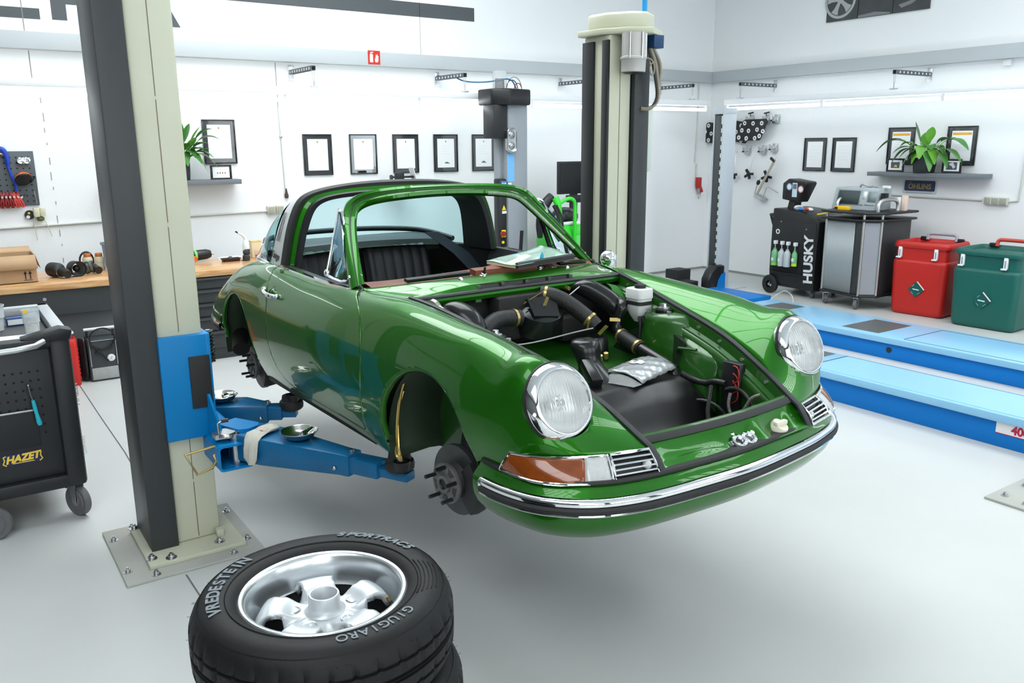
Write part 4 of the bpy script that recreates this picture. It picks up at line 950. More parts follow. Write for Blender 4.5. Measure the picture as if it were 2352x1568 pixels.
# ---- left post (local origin at the middle of the base)
LP = thing('lift_post', 'cream and dark grey lift post at left with blue carriage and two swing arms', 'car lift', (.80,4.10,0))
ox, oy = .80, 4.10
MB().box(.485-ox,1.105-ox,3.745-oy,4.39-oy,0,.014,bev=.003).build('floor_plate', mat('painted floor plate', (.46,.47,.43), .4, col2=(.36,.36,.33), vscale=6), LP)
MB().box(.60-ox,1.04-ox,3.83-oy,4.30-oy,.014,.036,bev=.004).build('base_plate', CREAM, LP)
MB().box(.762-ox,.962-ox,3.992-oy,4.23-oy,.036,2.85,bev=.012).build('column', CREAM, LP)
for a, b in ((.05,.33),(.345,.62),(1.07,1.55),(1.57,2.10),(2.115,2.8)): MB().box(.858-ox,.861-ox,3.990-oy,3.993-oy,a,b).build('column_seam', mat('rusty seam', (.16,.13,.08), .8), LP)
MB().box(.638-ox,.760-ox,3.966-oy,4.31-oy,.036,2.85,bev=.004).build('cover_box', DGREY, LP)
for x, y in ((.62,4.29),(.622,3.90),(.932,3.90),(.70,3.86)): hexbolt((x-ox,y-oy,.036), .015, LP)
for x, y in ((.516,4.255),(.512,3.874),(.614,3.775),(1.065,3.90),(.965,3.785),(1.07,4.276),(.617,4.355)): hexbolt((x-ox,y-oy,.014), .012, LP)
MB().box(.935-ox,.968-ox,3.945-oy,3.985-oy,.036,.075,bev=.003).build('stop_block', CREAM, LP)
cr = MB().box(.756-ox,.972-ox,3.950-oy,3.992-oy,.56,1.055,bev=.006)
cr = cr.build('carriage', BLUE, LP)
MB().box(.962-ox,.985-ox,3.950-oy,4.28-oy,.46,1.055,bev=.004).build('carriage_side', BLUE, cr)
MB().box(.880-ox,.974-ox,3.940-oy,3.950-oy,.705,.955,bev=.003).build('rubber_bumper_pad', RUBBER, cr)
tb = MB(); R_ = []
for y in (3.74,4.54):
    R_.append([(1.005-ox+a, y-oy, .505+b) for a, b in rrect(.165,.125,.022,4)])
for y in (4.54,3.74):
    R_.append([(1.005-ox+a, y-oy, .505+b) for a, b in rrect(.143,.103,.014,4)])
tb.loft(R_, caps=False); tb.f += [(j, (j+1) % 20, 60+(j+1) % 20, 60+j) for j in range(20)]
tb.build('cross_tube', BLUE, cr, sharp=50)
MB().prism([(0,0),(.0,.20),(.012,.20),(.10,.03),(.10,0)], (.945-ox,3.945-oy,.568), (0.25,-1,0), (0,0,1), (.012,.003,0)).build('gusset_plate', BLUE, cr)
for y in (3.80,4.46):
    MB().cyl((1.02-ox,y-oy,.44),(1.02-ox,y-oy,.60),.026,n=20).build('pivot_pin', STEEL, cr)
    gp_ = MB().prism([(-.065,-.03),(.065,-.03),(.065,.03),(.0,.05),(-.065,.03)], (.995-ox,y-oy+.02,.585), (1,.0,0), (0,1,0), (0,0,.022)).build('locking_segment', STEEL, cr)
    MB().lathe([(.001,.02),(.045,.02),(.05,.01),(.05,0)], 28, axis_M((.985-ox,y-oy+.02,.590),(0,0,1))).build('toothed_gear', STEEL, cr)
    MB().tube([(.955-ox,y-oy+.02,.60),(.952-ox,y-oy+.02,.655),(.965-ox,y-oy+.018,.663),(.99-ox,y-oy+.016,.663)], .005, 8).build('lock_lever', STEEL, cr)
    MB().cyl((.968-ox,y-oy+.018,.663),(1.0-ox,y-oy+.015,.663),.010,n=14).build('lever_grip', BLACK, cr)
MB().tube([(.93-ox,3.80-oy,.555),(.79-ox,3.79-oy,.545),(.83-ox,3.76-oy,.450),(.90-ox,3.77-oy,.465),(.925-ox,3.79-oy,.485),(.918-ox,3.80-oy,.51),(.94-ox,3.81-oy,.525)], .0065, 8).build('toe_guard_wire', GOLD, cr)
cs_ = MB()
for i in range(60):
    pass
MB().tube([(.998-ox+.020*math.cos(2*PI*t*9), 4.03-oy+.020*math.sin(2*PI*t*9), .90+.15*t) for t in np.linspace(0,1,150)], .0065, 6).build('return_spring', mat('black spring steel', (.03,.03,.03), .4, .5), cr)
MB().cyl((.998-ox,4.03-oy,.895),(.998-ox,4.03-oy,1.055),.012,n=10).build('spring_rod', STEEL, cr)
arm(LP, (1.075-ox,3.875-oy), (1.495-ox,3.05-oy), .190, .100, .130, .600, 0, .098)
MB().prism([(-.06,-.055),(.09,-.065),(.12,-.03),(.12,.03),(.09,.06),(-.06,.055)], (1.055-ox,3.90-oy,.600), (.45,-.89,0), (.89,.45,0), (0,0,.016)).build('arm_hinge_plate', BLUE, LP)
arm(LP, (1.06-ox,4.46-oy), (1.445-ox,4.225-oy), .185, .105, .130, .575, 0, .078)
# ---- right post, mostly hidden behind the car
RP = thing('lift_post', 'cream lift post behind the car with black strips and a motor under its cap', 'car lift', (3.58,4.10,0))
ox, oy = 3.58, 4.10
MB().box(3.30-ox,3.90-ox,3.75-oy,4.40-oy,0,.03,bev=.004).build('base_plate', CREAM, RP)
rc = MB().box(3.435-ox,3.605-ox,3.992-oy,4.23-oy,.03,2.53,bev=.008).build('column', CREAM, RP)
MB().box(3.418-ox,3.436-ox,3.990-oy,4.046-oy,.03,2.50,bev=.004).build('channel_strip', BLACK, RP)
MB().box(3.418-ox,3.436-ox,4.125-oy,4.232-oy,.03,2.50,bev=.004).build('channel_strip', BLACK, RP)
MB().box(3.517-ox,3.520-ox,3.990-oy,3.993-oy,.1,2.4).build('column_seam', MATS['rusty seam'], RP)
MB().box(3.616-ox,3.738-ox,3.966-oy,4.31-oy,.03,2.50,bev=.004).build('cover_box', DGREY, RP)
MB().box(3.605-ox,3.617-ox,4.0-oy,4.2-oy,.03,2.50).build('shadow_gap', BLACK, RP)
cap = MB().prism([(3.385-ox,4.24-oy),(3.40-ox,4.05-oy),(3.49-ox,3.89-oy),(3.62-ox,3.82-oy),(3.80-ox,3.93-oy),(3.84-ox,4.05-oy),(3.80-ox,4.28-oy)], (0,0,2.53), (1,0,0), (0,1,0), (0,0,.035)).build('cap_plate', CREAM, RP, bevel=.006)
MB().prism([(3.435-ox,4.21-oy),(3.45-ox,4.05-oy),(3.53-ox,3.93-oy),(3.63-ox,3.88-oy),(3.76-ox,3.96-oy),(3.79-ox,4.06-oy),(3.76-ox,4.24-oy)], (0,0,2.565), (1,0,0), (0,1,0), (0,0,.095)).build('cap_cover', CREAM, RP, bevel=.018, sharp=50)
mo = MB().lathe([(.068,0),(.072,.004),(.074,.07),(.078,.075),(.078,.085),(.070,.09),(.070,.22)], 32, axis_M((3.525-ox,3.885-oy,2.31),(0,0,1))).build('motor', mat('pale motor housing', (.52,.51,.49), .45, .2, var=.1), RP)
MB().lathe([(.001,-.008),(.05,-.008),(.066,.002)], 32, axis_M((3.525-ox,3.885-oy,2.31),(0,0,1))).build('motor_underside', BLACK, mo)
for a in (-2.6,-1.57,-.5): MB().cyl((3.525-ox+.074*math.cos(a),3.885-oy+.074*math.sin(a),2.385),(3.525-ox+.074*math.cos(a),3.885-oy+.074*math.sin(a),2.53),.006,n=8).build('motor_bolt', ZINC, mo)
MB().box(3.665-ox,3.745-ox,3.86-oy,3.94-oy,2.455,2.53,bev=.004).build('terminal_box', mat('navy box', (.005,.045,.13), .4), RP)
CB = mat('beige cable', (.30,.27,.20), .5)
for k, r in enumerate((.011,.012,.008,.009)):
    MB().tube([(3.66-ox+.012*k,3.90-oy,2.455),(3.70-ox+.02*k,3.90-oy,2.36),(3.735-ox+.008*k,3.905-oy,2.26),(3.745-ox+.004*k,3.91-oy,2.16),(3.71-ox,3.93-oy,2.11),(3.67-ox,3.965-oy,2.11)], r, 8, sm=20).build('motor_cable', CB if k % 2 else mat('dark cable', (.06,.055,.05), .5), RP)
MB().tube([(3.64-ox,3.90-oy,2.40),(3.68-ox,3.89-oy,2.385),(3.70-ox,3.89-oy,2.33),(3.68-ox,3.89-oy,2.30),(3.665-ox,3.89-oy,2.35),(3.70-ox,3.89-oy,2.38)], .005, 6, sm=24).build('motor_cable', CB, RP)
MB().tube([(3.70-ox,3.99-oy,2.66),(3.70-ox,3.99-oy,2.80),(3.70-ox,3.995-oy,5.19-0)], .016, 10).build('supply_hose', mat('bright blue hose', (.01,.28,.62), .35), RP)
MB().box(3.738-ox,3.85-ox,4.03-oy,4.22-oy,1.72,2.14,bev=.03).build('control_box', mat('pale green control box', (.56,.62,.56), .4), RP)
arm(RP, (3.28-ox,3.86-oy), (2.86-ox,3.015-oy), .150, .090, .125, .575, 0, .078)
arm(RP, (3.30-ox,4.46-oy), (2.865-ox,4.235-oy), .185, .105, .130, .575, 0, .078)
MB().box(3.36-ox,3.42-ox,3.74-oy,4.54-oy,.44,.57,bev=.01).build('cross_tube', BLUE, RP)
# ---- parts trays on the arms and the cotton glove
def dish(loc, label):
    t = thing('parts_tray', label, 'tray', loc, group=None)
    MB().lathe([(.001,.012),(.052,.012),(.066,.020),(.078,.036),(.083,.039),(.085,.037),(.080,.033),(.068,.014),(.056,.006),(.001,.006)], 40).build('bowl', mat('polished tray steel', (.60,.60,.59), .16, 1.0), t)
    MB().lathe([(.001,0),(.045,0),(.048,.006),(.001,.0065)], 28).build('magnet_foot', RUBBER, t)
    return t
d1 = dish((1.245,3.560,.598), 'steel parts tray with sockets on the front lift arm')
d2 = dish((1.135,4.425,.576), 'steel parts tray with bolts on the rear lift arm beside the black pad')
SOCK = mat('polished socket steel', (.70,.70,.70), .15, 1.0)
def socket(loc, ax, r, L, lab):
    M = axis_M(loc, ax); o = MB().lathe([(r*.55,0),(r,0),(r,L*.45),(r*.86,L*.55),(r*.86,L),(r*.5,L),(r*.5,L*.5)], 18, M).build('wrench_socket', SOCK); tag(o, lab, 'socket')
socket((1.242,3.520,.628), (1,.4,.15), .014, .034, 'short socket lying in the front arm tray, left one of two')
socket((1.279,3.547,.628), (1,.6,.15), .011, .034, 'slim socket lying at the right side of the front arm tray')
socket((1.140,4.415,.605), (1,.3,.1), .012, .032, 'socket lying in the rear arm tray, left one')
socket((1.172,4.440,.605), (1,-.3,.1), .012, .030, 'socket lying in the rear arm tray, right one')
def glove():
    P = [((1.195,3.745),.604),((1.170,3.733),.606),((1.140,3.718),.606),((1.105,3.702),.606),((1.078,3.690),.602),((1.058,3.680),.580),((1.052,3.676),.540),((1.048,3.672),.498),((1.046,3.670),.470)]
    wd = [.034,.040,.043,.044,.045,.045,.047,.040,.022]; G = []
    ax = Vector((.42,-.90,0))
    for k, ((x,y),z) in enumerate(P):
        row = []
        for i in range(25):
            a = 2*PI*i/25; e = .010+.004*math.sin(k*1.3)
            u = math.cos(a)*wd[k]*(1+.08*math.sin(k*2.1+i)); n = Vector((-.9,-.42,0)) if k > 4 else Vector((0,0,1))
            q = Vector((x,y,z+.010))+ax*u+n*(math.sin(a)*e+.004*math.sin(u*160+k)); row.append(q)
        G.append(row)
    o = MB().loft(G).build('work_glove', mat('off white cotton', (.62,.61,.54), .85, var=.12, vscale=30, bump=.35, bscale=420), sharp=80)
    tag(o, 'off white cotton glove draped over the side of the front lift arm', 'glove'); 
    MB().loft([[Vector((1.135,3.715,.6275))+ax*u+Vector((-.024*v,-.018*v,-.003*v)) for u, v in ((-.03,0),(.03,0),(.03,1),(-.03,1))], [Vector((1.135,3.715,.6285))+ax*u+Vector((-.024*v,-.018*v,-.003*v)) for u, v in ((-.03,0),(.03,0),(.03,1),(-.03,1))]]).build('red_print', mat('faded red print', (.55,.28,.24), .85, col2=(.62,.60,.53), vscale=90), o)
glove()
# ================================================================= stack of wheels in the foreground
TYRE = mat('tyre rubber', (.0075,.008,.0085), .55, spec=.3, var=.3, vscale=9, bump=.06, bscale=90)
LETT = mat('grey white tyre lettering', (.17,.20,.22), .6)
ALU = mat('silver painted alloy', (.52,.55,.57), .38, .35, coat=.2)
ALUL = mat('polished rim lip', (.62,.65,.67), .26, .9)
def wheel(loc, rotz, label, letters=True):
    t = thing('car_wheel', label, 'wheel', loc, (0,0,rotz))
    # width .205, axis z, top side is the outer face
    side = [(.198,.181),(.206,.190),(.220,.199),(.240,.2045),(.262,.2055),(.282,.201),(.298,.190),(.309,.174),(.3155,.158)]
    tread = [(.3175,.152),(.3185,.146),(.3120,.1445),(.3120,.1375),(.3190,.136),(.3195,.112),(.3130,.1105),(.3130,.1035),(.3195,.102)]
    half = side+tread; prof = half+[(r, .205-z) for r, z in half[::-1]]
    # shoulder grooves pressed into the tread
    n = 216; G = []
    for i in range(n):
        a = 2*PI*i/n; row = []
        for r, z in prof:
            rr = r
            if i % 6 == 0 and (z > .132 or z < .073) and r > .3095: rr = r-.006
            if i % 12 == 3 and .105 < z < .135 and r > .316: rr = r-.004
            row.append((rr*math.cos(a), rr*math.sin(a), z))
        G.append(row)
    MB().grid(G, closed_u=True).build('tyre', TYRE, t, sharp=30)
    if letters:
        tm = [o for o in t.children] or [x for x in bpy.data.objects if x.parent == t]
        ty = [x for x in bpy.data.objects if x.parent == t][0]
        def arc(txt, a0, a1, r, size, shear=0.0, bold=.0012):
            m = MB(); k = len(txt)
            for i, ch in enumerate(txt):
                if ch == ' ': continue
                a = math.radians(a0+(a1-a0)*i/max(1,k-1)); o = Vector((r*math.cos(a), r*math.sin(a), .2064-max(0,(r-.266))*.25))
                tl = Vector((math.cos(a), math.sin(a), -.12 if r > .266 else -.06))
                q = textmesh(ch, size, o, (math.sin(a),-math.cos(a),0), tl, .0006, shear=shear, bold=bold, sx=1.05); m.add(q.v, q.f)
            return m.build('sidewall_lettering', LETT, ty)
        arc('SPORTRAC', 58, 18, .268, .036, .25, .0016); arc('VREDESTEIN', 176, 119, .258, .042); arc('GIUGIARO', -63, -103, .254, .034, 0, .0003); arc('5', 12, 12, .268, .036, .25, .0016)
        for r in (.2325,.2965): MB().lathe([(r-.0015,.203 if r < .25 else .190),(r,.2055 if r < .25 else .1935),(r+.0015,.203 if r < .25 else .189)], 90).build('sidewall_rib', TYRE, ty)
        g = MB()
        for k in range(5):
            for s_ in (0,):
                r0 = .240+.010*k; g.tube([((r0)*math.cos(math.radians(a)), (r0)*math.sin(math.radians(a)), .2060-max(0,r0-.262)*.2) for a in np.linspace(-45+2*k,-4-2*k,12)], .0016, 5)
        g.build('sidewall_pattern', TYRE, ty)
        fz = MB()
        for k in range(70):
            a = random.uniform(0,2*PI); z = random.choice((.151,.128,.174)); r = .317 if z < .16 else .309
            p = Vector((r*math.cos(a), r*math.sin(a), z)); fz.tube([p, p+Vector((.008*math.cos(a+.3), .008*math.sin(a+.3), .002))], .0006, 3)
        tag(fz.build('rubber_hairs', TYRE, ty), kind='stuff')
    rim = MB().lathe([(.196,.170),(.204,.196),(.2045,.203),(.2015,.206),(.196,.206),(.1905,.203),(.186,.196),(.181,.172),(.178,.150),(.176,.135),(.172,.128),(.166,.126)], 72).build('rim', ALUL, t); rim.location.z = -.015
    MB().lathe([(.177,.14),(.172,.10),(.168,.05),(.175,.02),(.197,.004),(.200,.02),(.18,.05)], 56).build('rim_barrel', mat('dark inner barrel', (.06,.06,.065), .4, .5), rim)
    # five-spoke centre
    nth, nr = 180, 16; rs = np.linspace(.046,.172,nr); G = np.zeros((nth, nr, 3)); keep = {}
    sp0 = math.radians(-139.4)
    for i in range(nth):
        a = 2*PI*i/nth; d = abs(((a-sp0+PI/5) % (2*PI/5))-PI/5)
        for j, r in enumerate(rs):
            q = min(1,max(0,(math.radians(27)-d*(.55+r*3.4))/math.radians(8))); q = q*q*(3-2*q)
            spoke = np.interp(r,[.046,.075,.105,.135,.155,.172],[.150,.150,.165,.168,.158,.130]); val = np.interp(r,[.046,.075,.10,.13,.172],[.150,.144,.130,.122,.126])
            G[i,j] = (r*math.cos(a), r*math.sin(a), val*(1-q)+spoke*q); keep[i,j] = (q, r, d)
    m = MB(); m.v = [tuple(p) for p in G.reshape(-1,3)]
    for i in range(nth):
        for j in range(nr-1):
            q, r, d = keep[i,j]
            if .103 < r < .166 and d > math.radians(17.5)+max(0,.122-r)*5.5: continue
            i2 = (i+1) % nth; m.f.append((i*nr+j, i2*nr+j, i2*nr+j+1, i*nr+j+1))
    sp = m.build('spoke_star', ALU, rim, sharp=45, thick=.018)
    MB().lathe([(.031,.100),(.031,.192),(.033,.195),(.0365,.195),(.038,.192),(.039,.168),(.043,.154),(.050,.149)], 48).build('hub_tube', ALU, rim, sharp=50)
    for k in range(5):
        a = sp0+2*PI*k/5; c = (.078*math.cos(a), .078*math.sin(a), .1505)
        lg = MB().lathe([(.0185,.0015),(.017,.003),(.0145,.0025),(.012,-.004),(.0095,-.006)], 24, axis_M(c,(0,0,1))).build('lug_seat', ALUL, rim)
        MB().lathe([(.001,-.004),(.0118,-.0035)], 20, axis_M(c,(0,0,1))).build('lug_hole', mat('dark lug hole', (.02,.02,.02), .6), lg)
    a = math.radians(-33); v = MB().tube([(.180*math.cos(a),.180*math.sin(a),.140),(.168*math.cos(a),.168*math.sin(a),.160),(.160*math.cos(a),.160*math.sin(a),.172)], [.008,.006,.004], 10).build('valve', RUBBER, rim)
    MB().cyl((.161*math.cos(a),.161*math.sin(a),.170),(.155*math.cos(a),.155*math.sin(a),.182),.0045,n=10).build('valve_cap', mat('brass', (.5,.35,.12), .3, .9), v)
    return t
w0 = wheel((.672,1.822,.642), 0, 'silver five-spoke wheel with lettered tyre on top of the stack')
for k, (dx, dy) in enumerate(((.020,-.006),(-.004,.006),(.006,-.004))):
    dup(w0, (.672+dx, 1.822+dy, .642-.214*(k+1)), (0,0,1.1*(k+1)), ['wheel just under the topmost wheel of the foreground stack','wheel second from the floor in the foreground stack','wheel lying on the floor at the bottom of the foreground stack'][k], 'wheels stacked in the foreground')
w0['group'] = 'wheels stacked in the foreground'
# ================================================================= bench side on the left
def wood_mat():
    m = mat('oiled beech worktop', (.62,.36,.16), .28, coat=.3); nt = m.node_tree; b = nt.nodes['Principled BSDF']; tc = node_of(m,'ShaderNodeTexCoord')[0]
    mp = nt.nodes.new('ShaderNodeMapping'); mp.inputs['Scale'].default_value = (.9,9,9)
    n = nt.nodes.new('ShaderNodeTexNoise'); n.inputs['Scale'].default_value = 4; n.inputs['Detail'].default_value = 6; n.inputs['Distortion'].default_value = .6
    r = nt.nodes.new('ShaderNodeValToRGB'); r.color_ramp.elements[0].color = (.46,.22,.075,1); r.color_ramp.elements[1].color = (.72,.45,.22,1); r.color_ramp.elements[0].position = .35; r.color_ramp.elements[1].position = .65
    nt.links.new(tc.outputs['Object'], mp.inputs['Vector']); nt.links.new(mp.outputs['Vector'], n.inputs['Vector']); nt.links.new(n.outputs['Fac'], r.inputs['Fac']); nt.links.new(r.outputs['Color'], b.inputs['Base Color'])
    return m
WOOD = wood_mat()
BT = .825   # bench top height
wt = MB().box(-1.6,3.55,7.66,8.52,BT-.054,BT,bev=.004).build('worktop', WOOD); tag(wt, 'long oiled beech worktop along the back left of the workshop', 'worktop')
CAB = mat('anthracite cabinet steel', (.040,.045,.048), .42, var=.1, vscale=3)
CABP = mat('grey knee panel', (.115,.125,.13), .5, var=.08, vscale=3)
# open knee space with grey rear panel and side cheek
kp = thing('bench_frame', 'anthracite bench frame with a grey rear panel under the left worktop', 'workbench', (.6,7.9,0))
MB().box(-2.2,1.14,-.12,-.09,0,BT-.054,bev=.002).build('rear_panel', CABP, kp)
MB().box(-2.2,1.14,-.20,-.125,.56,BT-.054,bev=.002).build('upper_rail', CAB, kp)
MB().box(1.0,1.14,-.22,-.10,0,BT-.056,bev=.004).build('leg', CAB, kp)
MB().box(-2.2,-2.06,-.22,-.10,0,BT-.056,bev=.004).build('leg', CAB, kp)
MB().cyl((.05,-.205,.70),(.05,-.199,.70),.014,n=16).build('screw_cap', ZINC, kp)
def drawer_unit(x0, x1, label, rows):
    t = thing('drawer_cabinet', label, 'cabinet', ((x0+x1)/2,8.05,0)); w = (x1-x0)/2
    MB().box(-w,w,-.345,.42,0,.770,bev=.003).build('body', CAB, t)
    z = .10; hs_ = rows
    for h in hs_:
        d = MB().box(-w+.035,w-.035,-.362,-.345,z+.006,z+h-.006,bev=.003).build('drawer', CAB, t)
        MB().box(-w+.035,w-.035,-.385,-.362,z+h-.030,z+h-.012,bev=.004).build('grip_rail', mat('dark grip rail', (.055,.06,.062), .35), d)
        z += h
    return t
drawer_unit(1.76, 2.245, 'anthracite drawer cabinet under the worktop, nearest to the car tail', (.17,.135,.125,.125,.115))
drawer_unit(2.26, 2.9, 'anthracite drawer cabinet under the worktop, hidden mostly behind the car', (.17,.135,.125,.125,.115))
MB_ = MB().box(1.75,2.2,7.66,7.70,0,.09).build('plinth', CAB); tag(MB_, 'dark plinth strip below the drawer cabinet', 'plinth')
bpy.data.objects.remove(MB_)
# cardboard box
CARD = mat('brown cardboard', (.50,.33,.19), .8, var=.12, vscale=6, bump=.05, bscale=80)
t = thing('cardboard_box', 'open brown cardboard box on the left end of the worktop', 'box', (.36,8.0,BT))
MB().box(-.30,.275,-.15,.17,0,.006).build('bottom', CARD, t)
for a in ((-.30,.275,-.15,-.146,0,.225),(-.30,.275,.166,.17,0,.225),(-.30,-.296,-.146,.166,0,.225),(.271,.275,-.146,.166,0,.225)): MB().box(*a).build('side', CARD, t)
MB().add([(-.30,-.15,.225),(.275,-.15,.225),(.285,-.185,.115),(-.30,-.185,.115)], [(0,1,2,3)]).build('flap', CARD, t, thick=.003)
MB().add([(-.30,.17,.225),(.275,.17,.225),(.275,.27,.26),(-.30,.27,.26)], [(0,1,2,3)]).build('flap', CARD, t, thick=.003)
MB().add([(.275,-.146,.225),(.275,.166,.225),(.305,.15,.11),(.305,-.13,.11)], [(0,1,2,3)]).build('flap', CARD, t, thick=.003)
INK = mat('black print', (.02,.02,.02), .7)
for x in (.19,.225):
    a = MB(); a.add([(x-.004,-.152,.03),(x+.004,-.152,.03),(x+.004,-.152,.075),(x-.004,-.152,.075)],[(0,1,2,3)]); a.build('arrow_shaft', INK, t)
    MB().add([(x-.013,-.152,.072),(x+.013,-.152,.072),(x,-.152,.098)],[(0,1,2)]).build('arrow_head', INK, t)
MB().add([(.178,-.152,.020),(.238,-.152,.020),(.238,-.152,.025),(.178,-.152,.025)],[(0,1,2,3)]).build('arrow_base', INK, t)
# rubber intake parts
def intake(loc, rz, label, k):
    t = thing('intake_hose', label, 'hose', loc, (0,0,rz))
    MB().loft([ring_pts((x,0,r0+.001),(1,0,0),r,24) for x,r,r0 in ((0,.030,.062),(.015,.060,.062),(.03,.062,.062),(.11,.060,.062),(.13,.052,.058),(.145,.042,.050))], caps=False).build('bellows', mat('ribbed intake rubber', (.020,.022,.022), .5, bump=.3, bscale=60), t, thick=.004)
    MB().tube([(.14,0,.050),(.20,0,.046),(.25,.02 if k else -.02,.036)], [.040,.036,.032], 18, sm=12).build('elbow', RUBBER, t)
    MB().lathe([(.043,-.006),(.046,-.006),(.046,.006),(.043,.006)], 24, axis_M((.145,0,.050),(1,0,0))).build('hose_clip', STEEL, t)
intake((.760,8.12,BT), math.radians(-62), 'black rubber intake hose beside the cardboard box, left of two', 0)
t = thing('intake_hose', 'black rubber intake hose with its open mouth to the front, right of two', 'hose', (.925,8.10,BT), (0,0,math.radians(-75)))
MB().loft([ring_pts((x,0,.066),(1,0,0),r,24) for x,r in ((0,.050),(.03,.062),(.12,.064),(.135,.060))], caps=False).build('bellows', MATS['ribbed intake rubber'], t, thick=.006)
MB().lathe([(.060,-.006),(.066,-.006),(.066,.006),(.060,.006)], 28, axis_M((.137,0,.066),(1,0,0))).build('mouth_rim', RUBBER, t)
MB().ball((.08,0,.066), .03, 12).build('inner_flap', BLACK, t)
t = thing('throttle_body', 'grey metal throttle body lying between the intake hoses and glue bottles', 'car part', (1.065,8.11,BT), (0,0,-.5))
MB().lathe([(.03,-.05),(.045,-.045),(.045,.0),(.055,.01),(.055,.03),(.03,.03)], 24, axis_M((0,0,.055),(1,.2,.3))).build('housing', mat('dull cast alloy', (.20,.23,.20), .4, .6, var=.4, vscale=40), t)
MB().tube([(.03,0,.06),(.06,-.02,.045),(.09,-.05,.034)], [.030,.030,.033], 16, sm=10).build('outlet', BLACK, t)
MB().box(-.04,.02,-.02,.03,.075,.11,bev=.008).build('linkage', STEEL, t)
for k, (x, y) in enumerate(((1.085,8.36),(1.175,8.33))):
    t = thing('glue_bottle', ['cream bottle with brown cap by the grey bin, left of two','cream bottle with brown cap by the grey bin, right of two'][k], 'bottle', (x,y,BT), group='cream bottles with brown caps')
    MB().lathe([(.001,0),(.040,0),(.042,.01),(.042,.03),(.039,.033),(.042,.036),(.042,.06),(.039,.063),(.042,.066),(.042,.10),(.034,.118),(.001,.118)], 28).build('body', mat('cream plastic', (.62,.60,.45), .4, var=.1), t)
    MB().lathe([(.001,.150),(.026,.150),(.030,.145),(.031,.118),(.001,.117)], 24).build('cap', mat('brown orange cap', (.42,.13,.02), .4), t)
tag(MB().tube([(1.03+.05+.055*math.cos(a), 8.38, BT+.085+.075*math.sin(a)) for a in np.linspace(-.9,PI+.9,30)], .008, 8).build('cable_ring', BLACK), 'black cable ring standing behind the cream bottles', 'cable')
t = thing('storage_bin', 'blue grey plastic storage bin on the worktop behind the lift post', 'bin', (1.38,8.34,BT))
BINM = mat('blue grey plastic', (.10,.14,.18), .45, var=.08)
MB().loft([[(a*k,b*k,z) for a,b in rrect(.30,.36,.02,4)] for z,k in ((.004,.9),(.10,.95),(.20,.98),(.205,1.04),(.225,1.05),(.225,.99),(.15,.93),(.012,.88))]).build('body', BINM, t, sharp=40)
# items on the right stretch of the bench
t = thing('heat_gun', 'black and orange heat gun half hidden by the lift post', 'tool', (2.06,8.36,BT+.002))
MB().lathe([(.001,-.12),(.04,-.115),(.05,-.06),(.048,.05),(.035,.09),(.001,.10)], 24, axis_M((.02,.02,.056),(1,.1,.05))).build('body', BLACK, t)
MB().tube([(-.05,.01,.05),(-.055,-.02,.035),(-.055,-.05,.028)], .024, 12, sm=8).build('orange_grip', mat('orange plastic', (.85,.16,.01), .35), t)
MB().lathe([(.049,-.01),(.053,-.01),(.053,.01),(.049,.01)], 24, axis_M((-.04,.014,.053),(1,.1,.05))).build('green_band', mat('light green plastic', (.15,.75,.12), .35), t)
MB().tube([(.11,.03,.06),(.14,.035,.058)], .012, 10).build('nozzle', STEEL, t)
t = thing('brown_tray', 'dark brown shallow tray with a raised knob on the worktop', 'tray', (2.30,8.18,BT))
BRN = mat('dark brown plastic', (.035,.013,.012), .4)
MB().loft([[(a*k,b*k,z) for a,b in rrect(.17,.10,.015,4)] for z,k in ((.0,.85),(.022,.98),(.026,1.06),(.030,1.06),(.028,.97),(.008,.84))]).build('body', BRN, t, sharp=40)
MB().loft([[(a*k,b*k,z) for a,b in rrect(.06,.05,.012,4)] for z,k in ((.008,1),(.034,.75),(.046,.35))]).build('knob', BLACK, t)
t = thing('spray_bottle', 'white oil bottle with a long bent spout and navy label', 'bottle', (2.475,8.24,BT))
MB().lathe([(.001,0),(.032,0),(.034,.01),(.034,.13),(.026,.17),(.016,.19),(.001,.19)], 28).build('body', mat('glossy white plastic', (.82,.84,.85), .25), t)
MB().tube([(0,0,.185),(-.004,0,.205),(-.03,0,.235),(-.072,0,.262)], [.015,.014,.009,.007], 12, sm=12).build('spout', MATS['glossy white plastic'], t)
MB().tube([(-.070,0,.261),(-.090,0,.274)], .008, 10).build('spout_tip', BLACK, t)
MB().lathe([(.0345,.045),(.0348,.05),(.0348,.095),(.0345,.10)], 28, None, (-2.3,-.4)).build('label', mat('navy label', (.02,.03,.13), .4), t)
tag(MB().lathe([(.001,0),(.03,0),(.036,.02),(.034,.05),(.02,.06),(.03,.075),(.026,.10),(.001,.105)], 16, axis_M((2.435,8.12,BT),(0,0,1))).build('crumpled_cloth', mat('dark grey cloth', (.06,.06,.065), .8, var=.6, vscale=20, bump=.8, bscale=40)), 'crumpled dark grey cloth in front of the white spout bottle', 'cloth')
t = thing('card_carton', 'small cream and gold carton behind the white spout bottle', 'box', (2.60,8.34,BT))
MB().box(-.05,.05,-.04,.04,0,.155,bev=.003).build('body', mat('cream carton', (.72,.60,.40), .6), t)
MB().tube([(-.048,-.038,.158),(.048,-.038,.158),(.048,.038,.158),(-.048,.038,.158)], .006, 6, closed=True).build('gold_edge', GOLD, t)
t = thing('cup_of_tools', 'clear cup with red content and a thin brush beside the spout bottle', 'cup', (2.565,8.16,BT))
MB().lathe([(.001,.002),(.028,.002),(.034,.085),(.033,.085),(.027,.006),(.001,.006)], 24).build('cup', mat('thin clear plastic', (.9,.92,.93), .1, trans=.9, ior=1.1), t)
